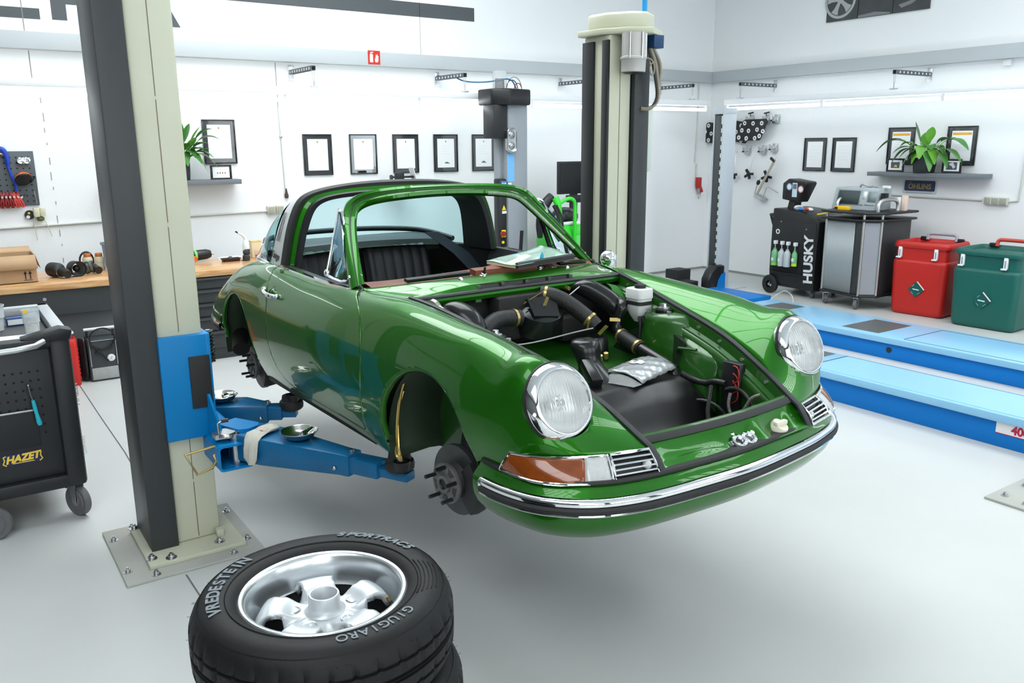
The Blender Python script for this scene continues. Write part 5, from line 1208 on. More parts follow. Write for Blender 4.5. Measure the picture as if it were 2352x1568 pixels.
MB().lathe([(.001,.007),(.025,.007),(.028,.045),(.001,.047)], 20).build('red_content', mat('bright red plastic', (.75,.06,.02), .35), t)
MB().tube([(-.02,0,.02),(.05,-.005,.135)], .0025, 6).build('brush', BLACK, t)
tag(MB().loft([[(2.36+a*k,8.37+b*k,BT+z) for a,b in rrect(.26,.10,.04,4)] for z,k in ((0,1),(.012,.96),(.020,.7),(.022,.3))]).build('paper_towel', mat('white paper', (.80,.82,.82), .8, bump=.6, bscale=30)), 'flat white paper towel lying behind the brown tray', 'paper')
for k, (x, y) in enumerate(((2.395,8.13),(2.415,8.155),(2.38,8.16))):
    tag(MB().cyl((x,y,BT),(x,y,BT+.012),.009,n=6).build('hex_nut', STEEL), 'small steel nut lying beside the brown tray', 'nut', 'loose nuts on the worktop')
# ---------------------------------------------------------------- tool trolley
t = thing('tool_trolley', 'black tool trolley with a pierced side panel at the left edge', 'trolley', (.16,4.66,0))
TB = mat('black powder coat', (.016,.018,.020), .45, var=.15, vscale=6)
TL = thing  # alias kept short
MB().box(-.62,.26,.035,.86,.185,.93,bev=.01).build('body', TB, t)
MB().box(-.62,.225,.028,.036,.26,.92,bev=.002).build('side_panel', mat('satin black panel', (.022,.025,.028), .4, var=.1), t)
MB().box(.225,.32,-.01,.075,.185,.985,bev=.022).build('corner_post', TB, t)
MB().box(.245,.33,.80,.88,.185,.985,bev=.022).build('corner_post', TB, t)
MB().box(-.62,.30,-.005,.05,.185,.255,bev=.012).build('lower_frame', TB, t)
fr = MB().box(-.62,.30,.0,.86,.93,.965,bev=.01); fr.build('top_frame', TB, t)
MB().box(-.62,.245,.07,.80,.965,.972).build('grooved_mat', mat('grooved black rubber mat', (.05,.052,.055), .5, var=.6, vscale=35, bump=.5, bscale=70), t)
MB().box(.255,.315,.02,.86,.965,1.018,bev=.008).build('edge_rail', mat('grey top rail', (.45,.48,.50), .35, .2), t)
MB().box(-.62,.315,.80,.86,.965,1.018,bev=.008).build('rear_rail', MATS['grey top rail'], t)
MB().prism([(.16,.965),(.32,.965),(.335,1.015),(.28,1.03),(.10,.99)], (0,-.035,0), (1,0,0), (0,0,1), (0,.10,0)).build('corner_cap', TB, t, bevel=.012)
MB().box(-.62,.20,-.045,.05,.945,.985,bev=.012).build('front_rail', TB, t)
MB().tube([(.20,-.045,.975),(.16,-.075,.962),(.08,-.085,.955),(-.10,-.088,.950),(-.62,-.090,.945)], .015, 12).build('handle_bar', mat('silver handle tube', (.62,.64,.65), .3, .7), t)
hole = mat('panel hole', (.004,.004,.004), .8)
holes = MB(); HN = 0
for r in range(8):
    for c in range(8):
        x = -.09+.036*c; z = .815-.046*r
        if .02 < z and not (r > 4 and x < .13): holes.box(x-.005,x+.005,.0265,.0285,z-.005,z+.005); HN += 1
tag(holes.build('panel_holes', hole, t), kind='stuff')
MB().box(-.62,.135,.020,.028,.43,.625,bev=.002).build('tool_pouch', mat('matt black tray', (.014,.016,.018), .5), t)
MB().box(-.62,.130,.005,.022,.618,.627,bev=.002).build('pouch_edge', ZINC, t)
# lettering plates as the trolley carries them
MB().box(-.035,.125,.0255,.0275,.350,.408).build('blue_sticker', mat('dark blue sticker', (.010,.015,.09), .4), t)
YEL = mat('yellow lettering', (.85,.60,.06), .4)
pl = textmesh('HAZET', .050, (.045,.0255,.381), (1,0,.05), (0,0,1), .0008, shear=.25, bold=.0025, sx=.95); pl.build('yellow_lettering', YEL, t)
MB().box(.000,.095,.0248,.0256,.356,.360).build('lettering_underline', YEL, t)
for s, x in ((1,-.038),(-1,.128)):
    MB().tube([(x+s*.012,.0250,.402),(x,.0250,.398),(x+s*.004,.0250,.38),(x-s*.004,.0250,.362),(x+s*.010,.0250,.352)], .0035, 6).build('lettering_bracket', YEL, t)
WL = mat('white lettering', (.72,.74,.75), .5)
textmesh('HAZET', .040, (.3195,.045,.665), (0,.05,1), (-1,0,0), .0006, bold=.001).build('edge_lettering', WL, t)
textmesh('MADE IN\nGERMANY', .022, (.3195,.045,.385), (0,.05,1), (-1,0,0), .0006).build('edge_lettering', WL, t)
bpy.context.view_layer.update()
def caster(loc, rz, r, par, name='caster'):
    e = bpy.data.objects.new(name, None); COL.objects.link(e); e.parent = par; e.location = loc; e.rotation_euler = (0,0,rz)
    MB().lathe([(r*.35,-.018),(r*.62,-.018),(r*.66,-.014),(r*.95,-.018),(r,-.010),(r,.010),(r*.95,.018),(r*.66,.014),(r*.62,.018),(r*.35,.018)], 32, axis_M((0,0,r),(1,0,0))).build('wheel', mat('grey caster tyre', (.13,.13,.135), .6), e)
    MB().cyl((-.02,0,r),(.02,0,r),r*.36,n=16).build('axle', STEEL, e)
    for s in (-1,1): MB().prism([(-.012,-.012),(.012,-.012),(.035,r*1.25),(-.02,r*1.25)], (s*.024,0,r), (0,1,0), (0,0,1), (s*.003,0,0)).build('fork', ZINC, e)
    MB().box(-.032,.032,-.03,.045,r*2.2,r*2.2+.008).build('fork_plate', ZINC, e)
    MB().box(-.02,.02,.045,.075,r*1.7,r*2.1,bev=.004).build('brake_lever', STEEL, e)
    return e
for x, y, a in ((.27,.06,.5),(-.12,-.02,1.3),(.29,.82,.2),(-.5,.82,.4)): caster((x,y,0), a, .084, t)
d = thing('screwdriver', 'small pick tool with a turquoise handle hanging on the trolley panel', 'screwdriver', (.283,4.655,.645))
MB().tube([(-.010,.012,.105),(-.006,.008,.06),(0,.0,.03)], .0035, 8).build('blade', STEEL, d)
MB().ball((-.011,.012,.108), .006, 10).build('tip', STEEL, d)
MB().tube([(0,0,.032),(.003,-.002,.0),(.008,-.004,-.04),(.014,-.006,-.085),(.016,-.006,-.098)], [.008,.010,.009,.013,.010], 10).build('handle', mat('turquoise handle', (.02,.42,.55), .35), d)
CUP = mat('translucent cup', (.82,.86,.88), .25, trans=.55, ior=1.15)
def cup(loc, h, r, label):
    c = thing('measuring_cup', label, 'cup', loc, group='mixing cups on the trolley')
    MB().lathe([(.001,.002),(r*.78,.002),(r*.86,h*.5),(r*.98,h*.52),(r*.96,h*.56),(r,h),(r*1.06,h),(r*1.06,h-.006),(r*.98,h-.008),(r*.92,h*.58),(r*.83,h*.5),(r*.75,.006),(.001,.006)], 32).build('cup', CUP, c)
    return c
c = cup((.335,4.81,.9725), .135, .040, 'white paper label cup nearest the trolley handle')
MB().lathe([(.0352,.025),(.0375,.10)], 20, None, (-2.5,-.9)).build('paper_label', mat('printed paper label', (.80,.81,.80), .6, col2=(.35,.36,.36), vscale=120), c)
MB().box(-.035,-.016,-.041,-.034,.125,.140).build('yellow_tab', mat('yellow tab', (.9,.6,.02), .5), c)
cup((.185,5.05,.9725), .135, .050, 'clear cup of screws at the left edge of the trolley')
scr = MB()
for k in range(40):
    a = random.uniform(0,6.28); r = random.uniform(0,.034); p = Vector((.185+r*math.cos(a),5.05+r*math.sin(a),.984+random.uniform(0,.03))); scr.tube([p, p+Vector((random.uniform(-.01,.01),random.uniform(-.01,.01),.006))], .003, 5)
tag(scr.build('screws', STEEL), 'steel screws heaped in the clear cup on the trolley', 'screws', kind='stuff')
t2 = thing('adhesive_box', 'dark blue and white small pack on the trolley top behind the cups', 'box', (.30,5.15,.9725), (0,0,.1))
MB().box(-.06,.06,-.02,.02,0,.045,bev=.003).build('pack', mat('blue pack', (.02,.07,.25), .4), t2); MB().box(-.055,.02,-.0215,-.0205,.008,.036).build('white_label', WHITE, t2)
t2 = thing('blue_clip', 'bright blue plastic clip at the far corner of the trolley top', 'clip', (.385,5.38,.9725))
MB().box(-.035,.03,-.03,.03,0,.035,bev=.01).build('body', mat('glossy blue plastic', (.02,.12,.45), .25), t2)
MB().box(-.03,.025,-.032,-.02,.034,.052,bev=.006).build('tab', mat('pale blue plastic', (.45,.60,.80), .3), t2)
tag(MB().loft([[(.30+a,4.79+b+.02*math.sin(a*20),.9725+z) for a,b in rrect(.42,.10,.02,3)] for z in (.0,.004)]).build('paper_sheet', mat('white paper sheet', (.85,.87,.88), .7, bump=.2, bscale=20)), 'white paper sheet lying along the near edge of the trolley top', 'paper')
tag(MB().tube([(.312,4.632,.975),(.310,4.628,.990),(.330,4.628,.990),(.332,4.632,.975)], .007, 8).build('latch_loop', BLACK, t), None)
# jerry can and small charger on the floor
t = thing('fuel_can', 'red plastic fuel can standing behind the tool trolley', 'canister', (.70,7.56,0))
RED = mat('red plastic', (.62,.022,.018), .4, var=.1)
MB().loft([[(a,b*k,z) for a,b in rrect(.24,.17,.03,5)] for z,k in ((0,.95),(.01,1),(.33,1),(.37,.96),(.385,.85))]).build('body', RED, t, sharp=50)
MB().loft([[(.05+a*k,b*k,z) for a,b in rrect(.12,.10,.03,5)] for z,k in ((.38,1),(.42,.8),(.45,.62),(.455,.5))]).build('neck', mat('dark red plastic', (.22,.012,.012), .45), t, sharp=50)
for k in range(8): MB().box(.118,.126,-.05,.05,.05+.034*k,.065+.034*k,bev=.003).build('rib', RED, t)
t = thing('pressure_tester', 'black service unit with a round gauge and coiled hose under the bench', 'machine', (1.01,7.60,0))
MB().box(-.115,.115,-.08,.10,.0,.36,bev=.012).build('body', mat('dark machine case', (.045,.05,.055), .4, var=.1), t)
MB().box(-.10,.10,-.086,-.078,.015,.115,bev=.003).build('lower_plate', mat('scuffed grey plate', (.42,.43,.42), .5, var=.3, vscale=30), t)
MB().tube([(-.10,-.086,.13),(-.10,-.086,.345),(.10,-.086,.345),(.10,-.086,.13)], .004, 6).build('panel_edge', mat('grey edge', (.35,.40,.42), .4), t)
MB().lathe([(.001,.004),(.026,.004),(.030,.002),(.030,-.01)], 28, axis_M((.055,-.086,.19),(0,-1,0))).build('gauge', WHITE, t)
MB().bar((.05,-.0915,.182),(.062,-.0915,.20),.003,.001,up=(0,-1,0)).build('gauge_needle', BLACK, t)
MB().cyl((.06,-.085,.28),(.06,-.105,.28),.014,n=16).build('knob', BLACK, t); MB().cyl((-.05,-.085,.24),(-.05,-.10,.24),.014,n=16).build('knob', BLACK, t)
MB().tube([(-.12,0,.43),(.115,0,.43)], .013, 10).build('handle', mat('pale handle', (.65,.66,.64), .4), t)
for x in (-.10,.10): MB().bar((x,0,.35),(x,0,.43),.018,.012,up=(0,1,0)).build('handle_bracket', BLACK, t)
for k in range(5):
    MB().tube([(-.125-.012*k*.5,-.02+.012*k,.19+.0*k)]+[(-.135-.006*k, -.03+.075*math.cos(a)*.5+.01*k, .19+.17*math.sin(a)) for a in np.linspace(0,2*PI,28)], .011, 8).build('hose_coil', BLACK, t)
MB().tube([(-.09,-.085,.28)]+[(.0+.095*math.cos(a), -.10-.01*math.sin(a), .36+.09*math.sin(a)) for a in np.linspace(PI,-PI*.8,24)]+[(.03,-.10,.17)], .007, 8).build('power_lead', BLACK, t)
# ---------------------------------------------------------------- back wall, left part: pegboard
YW = YB
t = thing('pegboard', 'dark grey perforated tool board on the back wall at left', 'tool board', (.58,YW,1.62))
MB().box(-.9,.255,-.018,-.0005,-.245,.25,bev=.002).build('board', mat('grey blue board', (.085,.10,.115), .45, var=.06), t)
ph = MB()
for i in range(10):
    for j in range(9): ph.box(-.24+.05*i-.006,-.24+.05*i+.006,-.0195,-.0175,-.205+.05*j-.006,-.205+.05*j+.006)
tag(ph.build('board_holes', hole, t), kind='stuff')
t = thing('chrome_fitting', 'chrome double fitting at the top of the tool board', 'car part', (.752,YW-.02,1.785))
for x in (-.028,.022): MB().lathe([(.018,-.01),(.030,-.01),(.032,.0),(.028,.012),(.016,.010)], 24, axis_M((x,-.02,0),(0,-1,.2))).build('ring', CHROME, t)
MB().box(-.05,.05,-.012,-.0,-.028,.028,bev=.008).build('plate', CHROME, t)
t = thing('dust_mask', 'orange and black funnel shaped part hanging on the tool board', 'car part', (.725,YW-.02,1.64))
MB().lathe([(.001,.0),(.065,.002),(.073,.012),(.068,.02),(.030,.060),(.015,.075)], 28, axis_M((0,-.075,-.02),(-.15,.75,.75))).build('cone', mat('orange vinyl', (.90,.17,.02), .4), t)
MB().lathe([(.001,-.012),(.070,-.006),(.076,.004),(.070,.012)], 28, axis_M((0,-.078,-.025),(-.15,.75,.75))).build('rubber_face', BLACK, t)
MB().bar((.05,-.06,-.05),(.09,-.03,.0),.03,.012).build('strap', BLACK, t)
t = thing('bar_clamp', 'blue clamp hanging at the left edge of the tool board', 'clamp', (.585,YW-.03,1.70))
BLC = mat('blue clamp plastic', (.015,.06,.45), .4)
MB().tube([(-.05,-.02,.18),(.0,-.03,.19),(.03,-.03,.13),(.035,-.03,.05)], [.02,.024,.022,.016], 10, sm=14).build('handle', BLC, t)
MB().tube([(.02,-.02,.10),(.05,-.02,-.05),(.075,-.02,-.14),(.07,-.02,-.19)], .013, 8, sm=12).build('jaw', BLC, t)
MB().cyl((-.06,-.02,.17),(.02,-.02,.13),.008,n=8).build('screw', STEEL, t)
for k in range(6):
    x = .50+.034*k; c = thing('spring_clamp', ['dark red spring clamp, leftmost on the tool board','dark red spring clamp second from left on the tool board','dark red spring clamp third from left on the tool board','dark red spring clamp fourth from left on the tool board','light red spring clamp near the white pliers','rightmost red spring clamp on the tool board, hung upright'][k], 'clamp', (x,YW-.025,1.44), (0,.25-.12*k,0), group='red spring clamps on the tool board')
    RC = mat('dark red plastic', (.25,.018,.02), .45) if k < 4 else mat('light red plastic', (.55,.05,.04), .4)
    MB().tube([(-.010,0,.06),(.0,-.02,.02),(.012,-.03,-.03),(.008,-.03,-.08)], [.009,.012,.010,.007], 8, sm=10).build('jaw', RC, c)
    MB().tube([(.014,0,.06),(.004,-.02,.02),(-.008,-.03,-.03),(-.004,-.03,-.08)], [.009,.012,.010,.007], 8, sm=10).build('jaw', RC, c)
    MB().cyl((0,-.035,.02),(0,-.005,.02),.010,n=10).build('pivot', STEEL, c)
t = thing('white_pliers', 'white handled small pliers hanging below the red clamps', 'pliers', (.665,YW-.03,1.43), (0,.9,0))
MB().tube([(0,0,.05),(.008,0,0),(.012,0,-.05)], [.006,.009,.008], 8).build('handle', WHITE, t); MB().tube([(0,-.004,.05),(-.008,-.004,0),(-.012,-.004,-.05)], [.006,.009,.008], 8).build('handle', WHITE, t)
MB().cyl((0,0,.05),(0,0,.085),.006,.002,n=8).build('jaws', BLACK, t)
t = thing('wire_hook', 'thin steel hook at the lower right of the tool board', 'hook', (.80,YW-.02,1.46))
MB().tube([(.0,0,0),(-.005,-.03,.02),(-.002,-.045,.05),(.004,-.04,-.01),(.008,-.035,-.07)], .003, 6, sm=16).build('wire', STEEL, t)
t = thing('plug_connector', 'bundle of cream and black connectors hanging below the tool board', 'connector', (.795,YW-.003,1.30))
MB().cyl((-.055,-.02,-.01),(-.055,-.0,-.01),.042,n=20).build('black_disc', BLACK, t)
MB().loft([[(-.0+a*k,-.045+b*k,z) for a,b in rrect(.055,.05,.015,4)] for z,k in ((-.03,.9),(.0,1),(.045,1),(.055,.8))]).build('cream_cap', MATS['cream plastic'], t)
MB().loft([[(.05+a*k,-.04+b*k,z) for a,b in rrect(.05,.05,.015,4)] for z,k in ((-.025,.9),(.0,1),(.04,1),(.05,.8))]).build('cream_cap', MATS['cream plastic'], t)
MB().ball((.03,-.035,-.05), .028, 12, (1.2,.8,.8)).build('olive_part', mat('olive plastic', (.12,.14,.03), .5), t)
MB().cyl((-.07,-.021,-.03),(-.07,-.024,-.03),.016,n=14).build('white_dot', WHITE, t); MB().cyl((-.06,-.021,.005),(-.06,-.024,.005),.010,n=14).build('yellow_dot', YEL, t)
MB().tube([(-.03,-.04,-.05),(-.028,-.036,-.12),(-.02,-.034,-.25)], .004, 6).build('cord', MATS['cream plastic'], t)
MB().tube([(.055,-.04,-.05),(.08,-.036,-.12),(.105,-.034,-.22)], .004, 6).build('cord', MATS['cream plastic'], t)
# ================================================================= back wall
FRM = mat('black picture frame', (.012,.013,.014), .25, coat=.3)
MATB = mat('charcoal glazed passepartout', (.045,.050,.055), .10, coat=.8)
PAPER = mat('white certificate paper', (.85,.87,.88), .5)
def wall_frame(name, label, cat, loc, rz, w, h, dep, paper, deco=None, group=None, matm=None, tilt=0):
    """picture hung on a wall: local x along the wall, -y out of it"""
    t = thing(name, label, cat, loc, (tilt,0,rz), group)
    b = .014 if w > .25 else .016
    MB().box(-w/2,w/2,-dep,-.001,-h/2,-h/2+b,bev=.002).build('frame_rail', FRM, t); MB().box(-w/2,w/2,-dep,-.001,h/2-b,h/2,bev=.002).build('frame_rail', FRM, t)
    MB().box(-w/2,-w/2+b,-dep,-.001,-h/2+b,h/2-b,bev=.002).build('frame_rail', FRM, t); MB().box(w/2-b,w/2,-dep,-.001,-h/2+b,h/2-b,bev=.002).build('frame_rail', FRM, t)
    MB().box(-w/2+b,w/2-b,-dep*.55,-.003,-h/2+b,h/2-b).build('passepartout', matm or MATB, t)
    pw, ph = paper; P = MB().box(-pw/2,pw/2,-dep*.55-.0015,-dep*.55+.001,-ph/2,ph/2).build('paper', PAPER, t)
    if deco: deco(t, -dep*.55-.0016, pw, ph)
    return t
CREST = mat('gold brown crest', (.30,.20,.06), .5); PALE = mat('pale grey print', (.66,.68,.69), .6); DARKP = mat('dark grey print', (.10,.13,.13), .6); ORP = mat('orange print', (.85,.42,.03), .5)
def crest(t, y, pw, ph, lines=4):
    MB().prism([(-.008,.010),(.008,.010),(.008,-.002),(0,-.012),(-.008,-.002)], (0,y,ph*.40), (1,0,0), (0,0,1), (0,-.0006,0)).build('crest', CREST, t)
    for k in range(lines): MB().box(-pw*.28,pw*(.28-.1*(k%3)),y-.0005,y,ph*(.24-.09*k)-.0012,ph*(.24-.09*k)+.0012).build('text_line', PALE, t)
def crest_car(dx, tall):
    def f(t, y, pw, ph):
        crest(t, y, pw, ph)
        MB().prism([(-.035,-.006),(.035,-.008),(.038,.0),(.018,.004),(.010,tall),(-.012,tall),(-.03,.003)], (dx,y,-ph*.34), (1,0,0), (0,0,1), (0,-.0006,0)).build('small_car_print', DARKP, t)
    return f
labs = ['framed certificate with dark mount, leftmost of the row above the car','framed certificate with mirror bright mount, second of the row above the car','framed certificate with plain white paper, middle of the row of five','framed certificate with a small dark car print, fourth of the row','framed certificate with a car print beside the grey lift post']
dec = [crest, crest, crest, crest_car(.012,.012), crest_car(.0,.016)]
mirm = mat('mirror bright mount', (.55,.58,.60), .04, 1.0)
for k, x in enumerate((3.607,4.155,4.697,5.241,5.785)):
    wall_frame('certificate_frame', labs[k], 'picture', (x,YB,1.803), 0, .335, .446, .022, (.235,.34), dec[k], 'certificate row on the back wall', mirm if k == 1 else None)
wall_frame('certificate_frame', 'framed certificate on the back wall behind the hanging plant leaves', 'picture', (2.545,YB,1.948), 0, .335, .446, .022, (.235,.34), crest)
def badges(t, y, pw, ph):
    for k in range(4): MB().prism([(-.006,.009),(.006,.009),(.006,-.003),(0,-.010),(-.006,-.003)], (-.035+.025*k,y,-.01), (1,0,0), (0,0,1), (0,-.0006,0)).build('badge_print', CREST, t)
    MB().box(-.04,.04,y-.0005,y,.028,.031).build('text_line', PALE, t)
fs_ = wall_frame('photo_frame', 'small landscape frame with four gold badges standing on the left shelf', 'picture', (2.492,8.955,1.644), 0, .215, .145, .020, (.17,.115), badges, None, FRM)
SHF = mat('grey wall shelf', (.165,.185,.205), .45, var=.03)
sh = MB().box(1.40,2.672,YB-.245,YB-.001,1.523,1.571,bev=.002).build('wall_shelf', SHF); tag(sh, 'grey floating shelf on the back wall, left of the car roof', 'shelf')
LEAF = mat('glossy green leaf', (.035,.16,.025), .35, coat=.2, col2=(.08,.28,.04), vscale=5); LEAFL = mat('fresh light leaf', (.18,.45,.05), .38, col2=(.10,.34,.04), vscale=6)
def leaf(root_p, tip, w, m, par, droop=.06, stem=True, facing=None):
    a = Vector(root_p); b = Vector(tip); G = []; d = (b-a); L = d.length
    s0 = .45 if stem else .05
    side_ = d.cross(Vector((0,0,1))) if facing is None else Vector(facing)
    side_ = side_.normalized() if side_.length > 1e-4 else Vector((1,0,0))
    def at(t): return a+d*t+Vector((0,0,droop*4*t*(1-t)))
    n = 12
    for i in range(n+1):
        t = s0+(1-s0)*i/n; u = i/n; ww = w*math.sin(PI*min(1,u*.96+.02))**.75*(1-.35*u); p = at(t)
        G.append([p-side_*ww+Vector((0,0,.12*ww)), p-side_*ww*.5-Vector((0,0,.03*ww)), p-Vector((0,0,.15*ww)), p+side_*ww*.5-Vector((0,0,.03*ww)), p+side_*ww+Vector((0,0,.12*ww))])
    o = MB().grid(G).build('leaf', m, par, sharp=0)
    if stem: MB().tube([at(t) for t in np.linspace(0,s0+.02,8)], .0035, 6).build('stalk', LEAFL, o)
    return o
def plant(loc, rz, label, leaves, pot=(.105,.165)):
    t = thing('potted_plant', label, 'plant', loc, (0,0,rz))
    w, h = pot
    MB().loft([[(a*k,b*k,z) for a,b in rrect(w*2,w*2,.035,6)] for z,k in ((0,.86),(.008,.90),(h*.5,.97),(h,1.0),(h,.94),(h-.02,.93))]).build('pot', mat('charcoal plant pot', (.030,.034,.038), .5, var=.1), t, sharp=50)
    MB().box(-w*.85,w*.85,-w*.85,w*.85,h-.035,h-.02).build('soil', mat('dark potting soil', (.03,.02,.012), .9, bump=.6, bscale=60), t)
    for (tx, ty, tz, ww, lt, dr) in leaves:
        leaf((tx*.08, ty*.08, h-.03), (tx, ty, tz), ww*1.5, LEAFL if lt else LEAF, t, dr, True)
    return t
plant((2.10,8.97,1.571), 0, 'peace lily in a charcoal pot on the left shelf beside the lift post',
 [(.10,-.10,.55,.045,0,.05),(.36,-.16,.40,.05,0,.13),(.20,-.10,.52,.04,1,.04),(.14,-.16,.42,.05,1,.03),(.28,-.10,.31,.05,1,.05),(.20,-.16,.30,.055,0,.08),(.30,-.14,.22,.05,0,.10),(.22,-.12,.12,.045,0,.12),(.12,-.16,.22,.05,0,.12),(-.14,-.10,.45,.05,0,.08),(-.22,-.10,.30,.05,0,.1),(-.10,-.16,.30,.05,1,.08),(.04,-.16,.14,.045,0,.14),(.26,-.06,.06,.04,0,.14),(.0,-.08,.60,.045,0,.03),(.30,-.18,.50,.05,0,.10),(.24,-.18,.36,.05,0,.08),(.17,-.18,.16,.05,0,.12),(.08,-.18,.36,.05,0,.06),(.34,-.12,.12,.045,0,.13)], (.085,.17))
# conduit, sockets and cables
CON = mat('cream conduit', (.62,.63,.58), .5)
c = MB().tube([(.1,YB-.014,1.168),(1.35,YB-.014,1.194),(3.0,YB-.014,1.215)], .012, 10).build('conduit_pipe', CON); tag(c, 'cream conduit pipe running along the back wall above the bench', 'pipe')
t = thing('wall_socket', 'double cream socket box on the back wall beside the silver roll bar', 'socket', (3.08,YB,1.225))
for k in (-.048,.048):
    MB().box(k-.044,k+.044,-.045,-.001,-.045,.045,bev=.006).build('box', mat('cream socket plastic', (.60,.60,.52), .5), t); MB().box(k-.034,k+.034,-.054,-.044,-.036,.036,bev=.004).build('flap', mat('olive grey flap', (.36,.37,.30), .5), t)
c = MB().tube([(3.19,YB-.010,2.30),(3.20,YB-.010,1.95),(3.21,YB-.010,1.45)], .006, 8).build('cable', mat('light grey cable', (.58,.60,.61), .5)); tag(c, 'grey cable running down the back wall left of the first certificate', 'cable')
c = MB().box(3.185,3.215,YB-.02,YB-.001,1.985,2.015,bev=.004).build('cable_clip', STEEL); tag(c, 'small steel clip holding the vertical cable on the back wall', 'clip')
t = thing('rubber_plug', 'brown rubber plug hanging at the end of the wall cable', 'plug', (3.215,YB-.024,1.385))
MB().lathe([(.001,-.045),(.020,-.035),(.022,-.01),(.014,.02),(.009,.05),(.006,.065)], 16).build('body', mat('brown rubber', (.06,.035,.025), .5), t)
t = thing('mount_bracket', 'small black clamp bracket with a white tablet stand behind the roof edge', 'bracket', (4.40,8.6,1.555))
MB().box(-.15,.14,-.02,.02,-.012,.012,bev=.005).build('arm', BLACK, t); MB().box(-.10,-.0,-.03,.03,-.04,.05,bev=.008).build('clamp', BLACK, t); MB().lathe([(.001,-.01),(.026,-.01),(.028,0),(.026,.01),(.001,.01)], 16, axis_M((-.15,0,0),(1,0,0))).build('knob', BLACK, t)
MB().bar((.14,0,-.05),(.10,0,.10),.12,.006,up=(1,0,.3)).build('white_plate', WHITE, t); MB().box(-.06,.20,-.03,.5,-.075,-.05).build('wall_bracket', BLACK, t)
# fire extinguisher sign on the beam
t = thing('fire_sign', 'red fire extinguisher sign on the grey beam', 'sign', (4.295,YB-.10,2.856))
MB().box(-.074,.074,-.003,-.0005,-.074,.074).build('plate', mat('sign red', (.55,.022,.012), .45), t)
SW = mat('sign white', (.82,.82,.80), .5); yq = -.0036
MB().prism([(-.052,-.052),(-.014,-.052),(-.014,.028),(-.022,.040),(-.044,.040),(-.052,.028)], (0,-.003,0), (1,0,0), (0,0,1), (0,-.0007,0)).build('extinguisher_symbol', SW, t)
MB().prism([(-.046,.044),(-.010,.052),(-.006,.060),(-.040,.058)], (0,-.003,0), (1,0,0), (0,0,1), (0,-.0007,0)).build('extinguisher_lever', SW, t)
MB().prism([(.014,-.050),(.040,-.050),(.052,-.030),(.050,-.005),(.056,.020),(.044,.010),(.042,.040),(.030,.020),(.024,.034),(.018,.0),(.008,-.020)], (0,-.003,0), (1,0,0), (0,0,1), (0,-.0007,0)).build('flame_symbol', SW, t)
# big grey letters and stripe painted as cut vinyl on the upper wall
VIN = mat('grey vinyl lettering', (.070,.082,.090), .5)
t = thing('wall_lettering', 'large grey letters cut off at the top of the back wall', 'lettering', (1.5,YB,3.0))
yl = lambda x0,x1,z0,z1: MB().box(x0-1.5,x1-1.5,-.003,-.0005,z0-3,z1-3)
yl(.30,1.037,3.036,3.128).build('letter_foot', VIN, t); yl(.30,.42,3.128,3.75).build('letter_stem', VIN, t)
yl(1.134,1.258,3.041,3.75).build('letter_stem', VIN, t); yl(1.258,1.7,3.182,3.30).build('letter_bar', VIN, t)
MB().prism([(2.262-1.5,.047),(2.12-1.5,.047),(1.78-1.5,.75),(1.90-1.5,.75)], (0,-.003,0), (1,0,0), (0,0,1), (0,.0025,0)).build('letter_leg', VIN, t)
st = MB().box(1.4,5.684,YB-.003,YB-.0005,3.342,3.495).build('wall_stripe', VIN); tag(st, 'long dark grey stripe ending high on the back wall', 'stripe')
# ---------------------------------------------------------------- fluorescent rows and their arms
LAMPW = mat('white lamp housing', (.82,.84,.86), .4); TUBE = mat('lit fluorescent tube', (.93,.98,1.0), .4, emit=TUBE_E)
def light_row(name, label, p0, p1, ztop, inward, brackets):
    p0 = Vector(p0); p1 = Vector(p1); L = (p1-p0).length; d = (p1-p0).normalized()
    t = thing('fluorescent_light', label, 'light', (*p0,ztop), (0,0,math.atan2(d.y,d.x)))
    MB().box(0,L,-.055,.055,-.075,0,bev=.012).build('housing', LAMPW, t)
    n = max(1, round(L/1.52)); s = L/n
    for k in range(n):
        MB().cyl((k*s+.03,0,-.125),((k+1)*s-.03,0,-.125),.019,n=12).build('tube', TUBE, t)
        MB().box(k*s-.008 if k else 0,k*s+.03,-.016,.016,-.145,-.07,bev=.003).build('tube_holder', LAMPW, t)
    MB().box(L-.03,L,-.016,.016,-.145,-.07,bev=.003).build('tube_holder', LAMPW, t)
    return t
light_row('a', 'long row of lit fluorescent tubes along the back wall', (-1.5,8.47), (9.08,8.47), 2.476, -1, 0)
light_row('b', 'row of lit fluorescent tubes along the right wall', (9.13,8.17), (9.13,.6), 2.475, -1, 0)
RAIL = mat('perforated steel rail', (.13,.145,.155), .4, .6)
